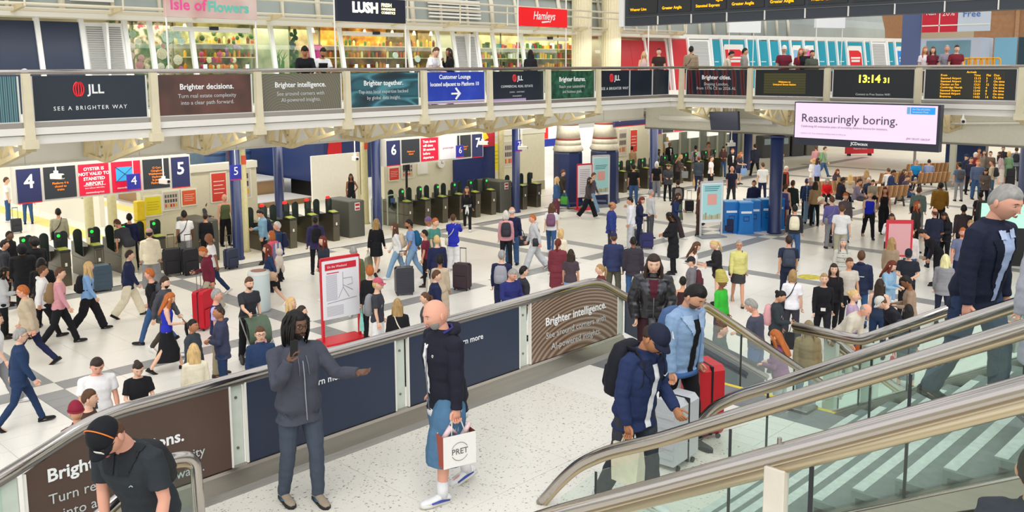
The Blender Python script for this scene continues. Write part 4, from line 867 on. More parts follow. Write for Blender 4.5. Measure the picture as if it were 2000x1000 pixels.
t = thing('train', 'dark blue and red train front behind the white hoarding', 'train', (24.6, 36, 0)); MB().bbox(0, 3.4, 0, 8, .9, 4.0, .3).build('car_body', mat('26386a', .35), t); MB().box(.4, 3, .6, 3, 0, .9).build('bogie', BLK, t); MB().prism([(.3, 1.2), (.8, 3.9), (1.3, 3.9), (1.3, 1.2)], -.03, 0).build('red_stripe', mat('d01826', .4), t)
# bright shop screens beyond platform 7
t = thing('shop_display', 'bright coloured shop screens beyond the platform 7 column', 'display', (0, 0, 0))
XS = 33.5
cols = ['e8eef8', '2a5ad8', 'f0f0f4', 'e0a020', 'f4f4f8', 'd84a30', '2a62d8', 'f4f4f4', 'c8603a', 'f4f4f4', '3a70d8', 'f0f4fa', 'd82a2a', 'f4f4fa']
for i, c in enumerate(cols): MB().box(31+i*.75, 31+i*.75+.7, 36, 36.1, 2.0, 3.3).build('lit_panel', mat(c, .5, emit=.9), t)
MB().box(31, 41.5, 35.95, 36.1, 1.55, 1.98).build('lit_strip', mat('2a3c9a', .5, emit=.5), t); text('in all', .5, 36.5, 1.75, t, WHITE, y=35.9)
MB().box(31, 31.2, 36, 36.1, 0, 1.55).box(41.3, 41.5, 36, 36.1, 0, 1.55).build('leg', STEELD, t); MB().box(31, 41.5, 35.9, 36.1, 3.3, 3.5).build('white_edge', mat('f8f8ff', .5, emit=1), t)
t = thing('flag_banner', 'yellow and red poster at the cream poster wall left of the twin pillars', 'poster', (29.6, 29.9, 0)); MB().prism([(-1.1, 2.75), (-.9, 3.25), (-.5, 3.15), (-.1, 3.28), (.1, 3.0), (-.2, 2.9), (-.35, 2.65), (-.8, 2.65)], 0, .02).build('yellow_print', mat('f4c020', .5, emit=.2), t); MB().box(-1.2, -1.15, .05, .3, 3.3, 4.0).box(.35, .4, .05, .3, 3.3, 4.0).build('hanger', WHITE, t); MB().box(-1.3, .5, .02, .05, 2.6, 3.4).build('red_ground', mat('c0283a', .5), t)
for i, x in enumerate((33.0, 33.9)):
    pass
# far right background walls
struct(MB().box(44, 110, 34, 34.3, 0, 14).box(88, 88.3, -40, 34, 0, 14).build('wall_far', mat('b2a892', .8)))
kf = struct(MB().box(46, 60, 33.6, 33.9, 0, 3.6).build('window_1', mat('7d8478', .3)))
for i in range(12): MB().box(46.2+1.15*i, 46.32+1.15*i, 33.5, 33.6, 0, 3.6).build('mullion', mat('c2bda8', .5), kf)
for i in range(5): MB().box(47+2.4*i, 48.2+2.4*i, 33.45, 33.6, 1.5, 2.6).build('lit_window', mat('f2f0e6', .5, emit=.6), kf)
br = struct(MB().box(62, 90, 33, 34, 5, 13).box(58.0, 58.6, -30, 18.2, 4.8, 13).build('wall_brick', mat('9c7352', .8, var=.12, vscale=4)))
for i in range(7): MB().box(57.9, 58.0, -4+3.3*i, -3.8+3.3*i, 5, 13).build('pilaster', mat('a9805e', .8, var=.1), br)
for y, z0, z1, c in ((10.6, 6.3, 7.6, '6a6a80'), (6.8, 6.3, 7.6, 'b8b4b8')): MB().box(57.86, 57.9, y, y+.9, z0, z1).build('window_frame', mat('3a3834', .5), br); MB().box(57.84, 57.86, y+.1, y+.8, z0+.1, z1-.1).build('poster_print', mat(c, .4), br)
for y in (9.3, 13.2): MB().box(57.2, 57.9, y, y+1.6, 8.2, 9.8).build('glazed_bay', mat('d8dad0', .3), br)
MB().tube([(57.8, 9.9, 7.4), (57.8, 10.0, 8.3), (57.8, 10.6, 8.6)], .15, 6).build('camera_arm', mat('c8b89a', .6), br)
# blue shop unit with red white sign
t = thing('shop_unit', 'blue shop unit with red and white offer panels at the gallery end', 'shop front', (40.5, 15.0, 0), -pi/2)
MB().box(-.6, 2.6, 0, 1.5, GZ, 7.3).build('wall_panel', mat('b9c3d2', .5), t); MB().box(-.6, .2, -.02, 0, GZ, 8.8).build('blue_panel', mat('56648c', .5), t); MB().box(.45, 2.2, -.02, 0, 5.6, 7.2).build('glass_panel', mat('6f96a6', .15, var=.15, vscale=1), t)
MB().box(.25, 1.65, -.1, 0, 7.55, 8.6).build('red_panel', mat('cc2038', .4), t); MB().box(1.67, 2.9, -.1, 0, 7.55, 8.6).build('white_panel', mat('c9d4e0', .4), t)
text('Free', .38, 2.2, 8.25, t, mat('3a6ac0', .5), y=-.12); text('Rail', .28, .6, 8.35, t, TXW, y=-.12); text('20%', .3, 1.3, 8.3, t, TXW, y=-.12); MB().box(.93, .97, -.11, -.1, 7.55, 8.6).box(.25, 2.9, -.11, -.1, 7.8, 7.85).build('divider', WHITE, t)
t = thing('yellow_barrier', 'row of yellow folding barriers on the far gallery', 'barrier', (39.5, 13.2, GZ), -pi/2)
for i in range(8): MB().tube(arcpts([(i*.22, 0, 0), (i*.22, 0, 1.35), (i*.22+.3, 0, 1.35), (i*.22+.3, 0, 0)], .1, 3), .035, 6).build('hoop', mat('eda51c', .4), t)
# teal/grey hoarding further along
t = thing('poster_wall', 'blue and grey posters behind the four people at the far gallery', 'poster wall', (41.5, 12.2, 0), -pi/2)
for i, (c, w) in enumerate((('7fb4cc', .9), ('2c4450', .8), ('c8ccd0', .4), ('6a6a74', 1.3), ('9ac4d8', .9))): MB().box(sum((.9, .8, .4, 1.3, .9)[:i]), sum((.9, .8, .4, 1.3, .9)[:i+1])-.05, 0, .1, GZ, 7.3).build('poster_panel', mat(c, .4), t)
for i, yy in enumerate((13.6, 12.9)):
    t = thing('blank_sign', ('left', 'right')[i]+' blank white hanging sign above the teal hoardings', 'sign', ((38.5, 36.6)[i], (22.8, 17.6)[i], 0), radians(-20)); MB().bbox(0, (1.9, 1.6)[i], 0, .15, 7.75, 8.5, .01).build('sign_box', mat('e6e8ea', .5), t)
    for x in (.05, 1.5): MB().tube([(x, .05, 5.1), (x, .05, 7.8)], .02, 6).build('pole', WHITE, t)
# CCTV cameras
def cctv(x, y, z, rz, lab, drop=.9):
    t = thing('security_camera', lab, 'camera', (x, y, z), rz)
    drop = max(drop, (4.02 if y > 23 else 4.74)-z); MB().tube([(0, 0, .12), (0, 0, drop)], .02, 6).build('pole', WHITE, t); MB().box(-.03, .03, -.05, .05, .05, .14).build('mount', WHITE, t)
    MB().bbox(-.07, .07, -.22, .16, -.08, .06, .02).build('housing', mat('d6d3c8', .4), t); MB().tube([(0, -.225, -.01), (0, -.24, -.01)], .045, 10).build('lens', BLK, t)
    return t
cctv(9.35, 26.0, 3.35, .5, 'security camera in front of the sign 4 display', .7); cctv(18.9, 25.5, 3.15, -.3, 'security camera hung above the white hoarding'); cctv(25.0, 25.5, 3.3, .5, 'security camera beside the small sign 6'); cctv(26.9, 25.2, 3.0, .8, 'security camera beside the platform number 7', 1.1); cctv(12.3, 25.9, 2.95, .2, 'security camera on the white pole between the red posters', 1.3)
cctv(28.2, 9.0, 4.6, -1.2, 'security camera right of the pink screen', .2); cctv(30.6, 17.9, 3.3, -1.9, 'security camera above the dark-suited man at the far gates', .5); cctv(31.5, 26.6, 3.0, .4, 'security camera beside the red poster at platform 7', 1.2)
# ---------------------------------------------------------------- concourse furniture
RT = atan2(fw[1], fw[0])
def facecam(x, y, add=0): return atan2(-y, -x)+pi/2+radians(add)
def mapsign(label, px, py, h, w, red=True, base=True, rz=None, head=None):
    p = gz(px, py); t = thing('map_stand', label, 'sign stand', (p[0], p[1], 0), rz)
    m = mat('d21a2e', .4) if red else mat('c9cdd0', .4, .3)
    for s_ in (-1, 1): MB().box(s_*w/2-.03, s_*w/2+.03, -.03, .03, 0, h).build('upright', m, t)
    MB().box(-w/2, w/2, -.03, .03, h-.04, h+.02).build('top_bar', m, t)
    b = MB().box(-w/2+.0, w/2-.0, -.035, .035, .55, h-.05).build('board', mat('e9e9ee', .4), t)
    MB().prism([(-w/2-.08, -.3), (w/2+.08, -.3), (w/2+.03, .3), (-w/2-.03, .3)], 0, .05, 'z').build('base', m if red else mat('7e858c', .5), t)
    return t, b
t, b = mapsign('red framed stand with a white line map behind the landing balustrade', 668, 664, 1.95, .95, rz=radians(-6))
MB().box(-.4, .4, -.042, -.035, 1.68, 1.83).build('heading', mat('cf2438', .4), b); text('On the Weekend', .07, -.1, 1.755, b, TXW, y=-.05)
MB().box(-.36, -.05, -.04, -.035, 1.6, 1.62).build('heading', REDM, b)
mb = MB()
for q in ([(.05, 1.6), (.05, 1.25), (-.08, 1.0)], [(.05, 1.25), (.2, 1.0)], [(.05, 1.45), (.28, 1.45), (.3, 1.3), (.15, 1.28)], [(.05, 1.3), (.3, 1.15)], [(-.36, .92), (.4, .98)]): mb.tube([(a, -.038, c) for a, c in q], .006, 4)
mb.build('map_lines', mat('8a8a92', .5), b)
for k in range(24): MB().box(-.38, -.1, -.037, -.035, .98+.025*k, .99+.025*k).build('lettering', mat('a8a8b4', .5), b)
for k in range(8): MB().box(-.38, .05, -.037, -.035, .62+.03*k, .635+.03*k).build('lettering', mat('b8b8c0', .5), b)
def totem(label, px, py, rz, h=2.05, w=.85):
    t, b = mapsign(label, px, py, h, w, False, rz=rz)
    MB().box(-w*.45, w*.45, -.042, -.035, .65, h-.1).build('poster_print', mat('a9dde2', .4), b); MB().box(-w*.22, w*.22, -.046, -.042, 1.2, 1.6).build('pink_square', mat('e8a8a0', .4), b)
    for k, z in enumerate((1.85, 1.78, 1.71)): MB().box(-w*.36, w*(.36-.06*k), -.046, -.042, z, z+.03).build('lettering', mat('4a8a9a', .5), b)
    rr = np.random.RandomState(1)
    for k in range(9): hh = rr.uniform(.12, .3); MB().box(-w*.42+k*w*.093, -w*.42+k*w*.093+w*.075, -.046, -.042, .67, .67+hh).build('skyline', mat(['b8b090', 'a89a70', 'c8b888'][k % 3], .5), b)
    return t
totem('pale blue advertising stand on a grey base beside the dark-coated man', 1388, 463, radians(-30)); totem('pale blue advertising stand in front of the navy pillars', 1173, 404, radians(-20), 2.3)
t, b = mapsign('red framed stand with a white timetable at the navy pillars', 1141, 409, 2.0, .7, rz=radians(-20))
for k in range(14): MB().box(-.25, .25, -.04, -.035, .7+.08*k, .73+.08*k).build('lettering', mat('b0a8b4', .5), b)
p = gz(1768, 560)
t = thing('hand_held_board', 'red framed board held up by the blonde woman in the crowd', 'board', (gz(1757, 455, 1.75)[0], gz(1757, 455, 1.75)[1], 1.1), radians(-50)); MB().box(-.35, .35, 0, .04, -.0, 1.0).build('frame', mat('c8283a', .4), t); MB().box(-.29, .29, -.01, 0, .05, .9).build('print', mat('d8a0a4', .4), t)
# blue recycling bins
bm = mat('1674c4', .35, var=.05); 
for i, (x, y) in enumerate([(30.35, 17.75), (30.55, 17.25), (31.2, 17.3), (31.75, 17.0), (32.3, 16.9)]):
    t = thing('recycling_bin', ['leftmost', 'second', 'third', 'fourth', 'rightmost'][i]+' bright blue bin of the row at the thick column', 'bin', (x, y, 0), radians(-43), 'blue bins by the column')
    MB().prism([(-.32, 0), (.32, 0), (.27, .12), (.25, 1.15), (-.25, 1.15), (-.27, .12)], -.27, .27).build('body', bm, t)
    MB().box(-.2, .2, -.285, -.27, .78, .86).build('notice', mat('e8f0f8', .5), t); MB().tube([(-.1, -.28, .5), (.1, -.28, .5), (.1, -.28, .66), (-.1, -.28, .66)], .012, 4, closed=True).build('emblem', mat('0f2a6a', .5), t); MB().box(-.26, .26, -.28, .28, 1.15, 1.2).build('lid', mat('2a92e0', .35), t)
t = thing('phone_totem', 'tall black and orange panel leaning on the thick blue column', 'totem', (*gz(1518, 441)[:2], 0), radians(-60)); MB().bbox(-.3, .3, -.1, .1, 0, 2.1, .03).build('body', BLK, t); MB().box(.28, .34, -.11, .11, .1, 2.12).box(-.3, .34, -.11, .11, 2.06, 2.14).build('orange_edge', mat('e8542a', .4), t); MB().tube([(.02+.14*cos(a), -.105, 1.55+.14*sin(a)) for a in np.linspace(0, 2*pi, 13)[:-1]], .015, 4, closed=True).build('emblem', mat('d04a28', .4), t)
t = thing('litter_bin', 'pale cylinder bin behind the man with the pushchair', 'bin', (*gz(508, 607)[:2], 0)); MB().lathe([(.26, 0), (.28, .05), (.28, 1.0), (.25, 1.06)], 18).build('body', mat('c6d2d2', .35), t, True); MB().lathe([(.2, 1.06), (.19, 1.07)], 14).build('opening', mat('8a4a30', .5), t); MB().lathe([(.285, .98), (.285, 1.02)], 18).build('rim', WHITE, t)
# slatted benches
WD = [mat(c, .5, var=.1, vscale=10) for c in ('c29a6e', 'a97c50', '8f6642')]
def bench(label, x, y, rz, L_=1.9):
    t = thing('slatted_bench', label, 'bench', (x, y, 0), rz, 'slatted wooden benches'); n = int(L_/.09)
    prof = [(-.42, .40), (-.38, .45), (.12, .43), (.2, .5), (.32, .95), (.36, .93), (.26, .46), (.16, .38), (-.36, .39)]
    me = MB().prism(prof, -.028, .028, 'x').mesh('slat', WD[0])
    mes = [me]+[MB().prism(prof, -.028, .028, 'x').mesh('slat', WD[k]) for k in (1, 2)]
    for i in range(n): put('slat', mes[(i*7) % 3], t, (-L_/2+.09*i+.045, 0, 0))
    for x_ in (-L_/2+.2, L_/2-.2): MB().prism([(-.3, 0), (-.24, 0), (-.1, .4), (.2, .4), (.3, 0), (.36, 0), (.24, .42), (-.2, .42)], x_-.03, x_+.03, 'x').build('leg', mat('4a4642', .5, .5), t)
    return t
for i, (px, py, r, l) in enumerate([(1815, 372, 150, 'slatted wooden bench with an empty backrest at the far right of the seats'), (1838, 350, 150, 'slatted bench behind the right-hand bench'), (1625, 395, -30, 'slatted bench behind the woman in the red sweater'), (1728, 402, 150, 'slatted bench where the man in the navy jacket sits'), (1675, 385, -30, 'slatted bench under the seated man with the white book'), (1740, 372, 150, 'slatted bench beside the translucent glare column'), (1790, 352, 150, 'slatted bench where the man in the blue vest sits')]):
    if i == 5: l = 'slatted bench behind the dark-haired man in the navy jacket'
    p = gz(px, py); bench(l, p[0], p[1], radians(r))
# grey post with concrete foot, blue boards, far seats/screens
t = thing('column', 'grey square post on a concrete foot beside the benches', 'column', (*gz(1858, 362)[:2], 0)); MB().bbox(-.55, .55, -.35, .35, 0, .35, .05).build('foot', mat('8f8f8c', .7), t); MB().bbox(-.14, .14, -.14, .14, .35, 3.9, .02).build('shaft', mat('a9a99c', .5), t)
t = thing('blue_board', 'large dark blue information board behind the benches', 'board', (55, 20.3, 0), -pi/2); MB().box(0, 4.2, 0, .1, 1.9, 3.55).build('board', mat('1e3a9a', .4), t); text('Next train', .22, .3, 2.35, t, TXW, align='LEFT'); text('to the Terminal', .2, .3, 2.1, t, TXW, align='LEFT')
for x in (.1, 4.0): MB().box(x, x+.12, .1, .2, 0, 1.9).build('leg', STEELD, t)
t = thing('barrier', 'red folding barrier on the far concourse floor', 'barrier', (*gz(1678, 304)[:2], 0), radians(-40)); MB().box(-1, 1, -.1, .1, .15, .75).build('board', mat('cc2230', .5), t); text('Platform closed', .16, 0, .5, t, TXW, y=-.12); MB().box(-.8, -.7, -.2, .2, 0, .15).box(.7, .8, -.2, .2, 0, .15).build('foot', BLK, t)
t = thing('departure_pod', 'row of round grey extractor drums hung from the far ceiling', 'drums', (*gz(1750, 320, 2)[:2], 0), -pi/4)
for i, x in enumerate((-1.6, -.5, .6)): MB().lathe([(.6, 3.3), (.55, 2.9), (.3, 2.75)], 16, c=(x, 0)).build('drum', mat('b8b4a4', .5), t, True)
t = thing('shop_counter', 'grey far shop counters and machines behind the gates at the right', 'counter', (*gz(1560, 305)[:2], 0), radians(-20))
for i in range(4): MB().bbox(-3.2+1.3*i, -2.1+1.3*i, 0, .8, 0, 1.5+.2*(i % 2), .05).build('machine', mat(['4a4a48', '5a5850', '3c3e40', '6a675e'][i], .5), t); MB().box(-3.1+1.3*i, -2.3+1.3*i, -.02, 0, .9, 1.3).build('screen', mat('9ab0b8', .3), t)
t = thing('navy_screen', 'tall navy banner stand among the crowd at the far right', 'banner', (*gz(1885, 335)[:2], 0), radians(-60)); MB().bbox(-1.1, 1.1, 0, .15, .3, 3.2, .05).build('banner', mat('26406e', .4), t); text('FLIX', .3, 0, 2.9, t, TXW, y=-.02); MB().box(-.9, .9, -.1, .25, 0, .3).build('foot', BLK, t)
t = thing('information_screen', 'green lit screen and orange sign behind the businessman', 'screen', (*gz(1985, 520)[:2], 0), radians(-60)); MB().bbox(-1.2, 1.2, 0, .2, 0, 2.0, .04).build('body', BLK, t); MB().box(-1.1, 1.1, -.02, 0, 1.2, 1.95).build('screen', mat('a8e8c8', .4, emit=.6), t); MB().tube([(-.5+.14*cos(a), -.02, .95+.14*sin(a)) for a in np.linspace(0, 2*pi, 13)[:-1]], .04, 5, closed=True).box(-.62, -.38, -.04, -.01, .5, .82).build('emblem', mat('f0501e', .5, emit=.6), t)
def facecam(x, y, add=0): return atan2(-y, -x)+pi/2+radians(add)
# ---------------------------------------------------------------- people
def V(*a): return np.array(a, float)
def nrm(v): return v/(np.linalg.norm(v)+1e-9)
def rotm(ax, deg):
    return np.array(Matrix.Rotation(radians(deg), 3, ax))
_ns = np.random.RandomState(5); _K = _ns.normal(size=(14, 3)); _P = _ns.uniform(0, 6.28, 14)
def wrinkle(v, amp, freq=26., zs=1.6):
    s = np.zeros(len(v)); q = v*np.array([1, 1, zs])
    for k, p in zip(_K, _P): s += np.sin(q@k*freq*(1+.4*sin(p))+p)
    return s/14**.5*amp
def head_v(nu, nv, k=1.):
    """head surface points: x left, y back (+), face at -y; centre between the ears"""
    u = np.linspace(0, 2*pi, nu, endpoint=False); w = np.linspace(-.5*pi*.985, .5*pi*.985, nv)
    W_, U_ = np.meshgrid(w, u, indexing='ij'); X = np.sin(U_)*np.cos(W_); Y = -np.cos(U_)*np.cos(W_); Z = np.sin(W_)
    v = np.stack([X, Y, Z], -1).reshape(-1, 3); x, y, z = v.T
    t = np.clip(-z, 0, 1); fr = np.clip(-y, 0, 1); bk = np.clip(y, 0, 1)
    hx = x*.076*(1-.30*t**1.4)*(1+.04*bk); hy = y*.096*(1-.18*t*fr)*(1-.45*t**1.5*bk)+.004*bk; hz = z*.120
    hy = np.where((y < 0), np.sign(y)*np.abs(hy)**1.0, hy)
    g = lambda a, c, s: np.exp(-((a-c)/s)**2)
    face = (y < -.2)
    d = -.020*g(hx, 0, .011)*np.where(hz > -.028, np.clip((.026-hz)/.052, 0, 1), np.exp(-((hz+.028)/.007)**2))
    d += .009*g(np.abs(hx), .031, .013)*g(hz, .014, .012) - .005*g(hz, .036, .010)*g(hx, 0, .05)
    d += -.006*g(hx, 0, .024)*(g(hz, -.052, .006)+.9*g(hz, -.065, .007)) - .008*g(hx, 0, .02)*g(hz, -.098, .014) - .004*g(np.abs(hx), .042, .016)*g(hz, -.012, .02)
    hy = hy+np.where(face, d, 0)
    return np.stack([hx, hy, hz], -1), (x, y, z)
def grid_faces(nu, nv, off=0):
    f = [(off+i*nu+k, off+i*nu+(k+1) % nu, off+(i+1)*nu+(k+1) % nu, off+(i+1)*nu+k) for i in range(nv-1) for k in range(nu)]
    f += [tuple(off+k for k in range(nu-1, -1, -1)), tuple(off+(nv-1)*nu+k for k in range(nu))]
    return f
def sm(a, b, x):
    t = np.clip((x-a)/(b-a), 0, 1); return t*t*(3-2*t)
_hair = {}
def hair_mesh(style, hi=False):
    key = (style, hi)
    if key in _hair: return _hair[key]
    nu, nv = (44, 30) if hi else (24, 16)
    v, (x, y, z) = head_v(nu, nv); az = -y; mb = MB()
    rs = np.random.RandomState(len(style))
    lim = np.where(az > .45, .50, np.where(az > 0, .50-(.45-az)/.45*.42, .08+az*.75)) # hairline (unit z)
    top = sm(-.10, .14, z-lim)
    th = {'buzz': .02, 'short': .085, 'crop': .06, 'long': .11, 'pony': .06, 'bun': .06, 'curly': .26, 'bob': .12, 'locs': .09, 'afro': .42, 'cap': .05, 'capback': .05, 'balding': .03, 'parted': .11, 'hijab': .16}.get(style, .08)
    if style == 'balding': top = top*(1-sm(.35, .6, z))
    sc = (.955+(th+.045)*top)
    if style in ('short', 'parted', 'crop'): sc = sc+.05*top*sm(.2, .9, z)*(az > -.6)
    if style in ('curly', 'afro'): sc = sc+top*(.06*np.sin(x*19+y*13)*np.sin(z*17+y*11)+rs.uniform(-.05, .05, len(sc)))
    else: sc = sc+top*.012*np.sin(x*40+3*np.sin(z*7))
    if style not in ('hatonly',): mb.add(v*sc[:, None], grid_faces(nu, nv))
    def loft(rows, n=14):
        pts = []
        for (cy, cz, rx, ry) in rows: pts += [(rx*sin(2*pi*k/n)*(1+.05*sin(5*k)), cy+ry*cos(2*pi*k/n)*(1+.06*sin(3*k+cz*40)), cz) for k in range(n)]
        mb.add(pts, [(i*n+(k+1) % n, i*n+k, (i+1)*n+k, (i+1)*n+(k+1) % n) for i in range(len(rows)-1) for k in range(n)]+[tuple(range(n)), tuple(range(len(rows)*n-1, (len(rows)-1)*n-1, -1))])
    if style == 'long': 
        loft([(.03, .04, .08, .075), (.045, -.03, .088, .062), (.06, -.12, .092, .045), (.075, -.22, .10, .04), (.085, -.30, .095, .032), (.09, -.36, .07, .02)])
        for s in (-1, 1): mb.tube([(s*.07, -.03, .04), (s*.086, -.02, -.04), (s*.088, -.03, -.13), (s*.095, -.05, -.24), (s*.09, -.07, -.31)], [.012, (.022, .034), (.02, .034), (.018, .03), .006], 8)
    if style == 'bob': loft([(.03, .03, .082, .075), (.03, -.05, .092, .07), (.03, -.11, .09, .062), (.03, -.13, .07, .05)])
    if style == 'hijab': loft([(.0, .02, .085, .1), (.01, -.1, .09, .09), (.02, -.16, .14, .11), (.03, -.24, .17, .12)])
    if style == 'bun': mb.ball((0, .10, .045), (.042, .04, .042), 12, 8)
    if style == 'pony': mb.tube([(0, .085, .05), (0, .125, .03), (0, .13, -.06), (0, .115, -.16), (0, .10, -.22)], [.018, .028, .03, .022, .006], 8)
    if style == 'locs':
        for i in range(46):
            a = rs.uniform(.72, 2*pi-.72); ex, ey = sin(a), -cos(a); z0 = rs.uniform(.02, .085); L = rs.uniform(.16, .24)
            r0 = .078; mb.tube([(ex*r0*.75, ey*.085, z0+.015), (ex*(r0+.014), ey*(.1), z0-.03), (ex*(r0+.02), ey*.105+.01, z0-.10), (ex*(r0+.012), ey*.1+.014, z0-L)], [.008, .0105, .0105, .006], 5)
    me = mb.mesh('hair', [None], True); _hair[key] = me; return me
_hat = {}
def hat_mesh(kind, hi=False):
    key = (kind, hi)
    if key in _hat: return _hat[key]
    nu, nv = 28, 16; v, (x, y, z) = head_v(nu, nv); mb = MB()
    if kind in ('cap', 'capback'):
        top = sm(.02, .2, z-.18); w = v*(.93+.21*top)[:, None]; w[:, 2] += .008*top; mb.add(w, grid_faces(nu, nv))
        s = -1 if kind == 'cap' else 1; rows = []
        for j, (r, dz) in enumerate([(0, 0), (.035, .002), (.07, -.008), (.075, -.016), (.035, -.008), (0, -.012)]):
            rows += [(.082*sin(a)*(1-.15*(r/.07)), s*(.080*cos(a)+r*cos(a*.75)), .036+dz-.02*abs(sin(a))*(r/.07)) for a in np.linspace(-1.25, 1.25, 11)]
        mb.add(rows, [(i*11+k, i*11+k+1, (i+1)*11+k+1, (i+1)*11+k) for i in range(5) for k in range(10)])
        mb.ball((0, .0, .141), .008, 6, 4)
    elif kind == 'beanie':
        top = sm(-.05, .1, z-.12); mb.add(v*(.93+.24*top)[:, None]+np.stack([0*z, 0*z, .012*top], -1), grid_faces(nu, nv)); mb.tube([(.084*sin(a), .004-.103*cos(a), .022) for a in np.linspace(0, 2*pi, 17)[:-1]], .014, 6, closed=True)
    elif kind == 'hat':
        top = sm(.02, .2, z-.2); mb.add(v*(.93+.24*top)[:, None], grid_faces(nu, nv)); mb.lathe([(.07, .045), (.16, .02), (.17, .015), (.16, .012), (.08, .03)], 22)
    elif kind == 'turban':
        for k in range(7): mb.tube([((.095-.004*k*1.2)*sin(a), .01+.006*k-(.11-.006*k)*cos(a), .035+.028*k+.012*sin(a+k)) for a in np.linspace(0, 2*pi, 17)[:-1]], (.03), 7, closed=True)
        mb.ball((0, .04, .17), (.07, .07, .08), 12, 8)
    elif kind == 'hood':
        mb.add(v*np.where(-y > .55, .9, 1.22)[:, None]*np.array([1.02, 1.08, 1.02])+V(0, .016, 0), grid_faces(nu, nv))
    elif kind == 'headphones':
        mb.tube([(.088*sin(a), 0, .02+.115*cos(a)) for a in np.linspace(-1.5, 1.5, 13)], .008, 6)
        for s in (-1, 1): mb.tube([(s*.075, 0, 0), (s*.10, 0, 0)], .032, 10)
    me = mb.mesh('hat', [None], True); _hat[key] = me; return me
def beard_mesh(hi=False):
    if ('beard', hi) in _hair: return _hair[('beard', hi)]
    nu, nv = (44, 30) if hi else (26, 18); v, (x, y, z) = head_v(nu, nv)
    m = sm(-.12, -.32, -(-z)) if False else sm(.22, .42, -z)*sm(.0, .35, -y)
    mou = np.exp(-((v[:, 0])/.018)**2-((v[:, 2]+.058)/.010)**2); m = m*(1-.9*mou)
    me = MB().add(v*(.96+.062*m)[:, None], grid_faces(nu, nv)).mesh('beard', [None], True); _hair[('beard', hi)] = me; return me

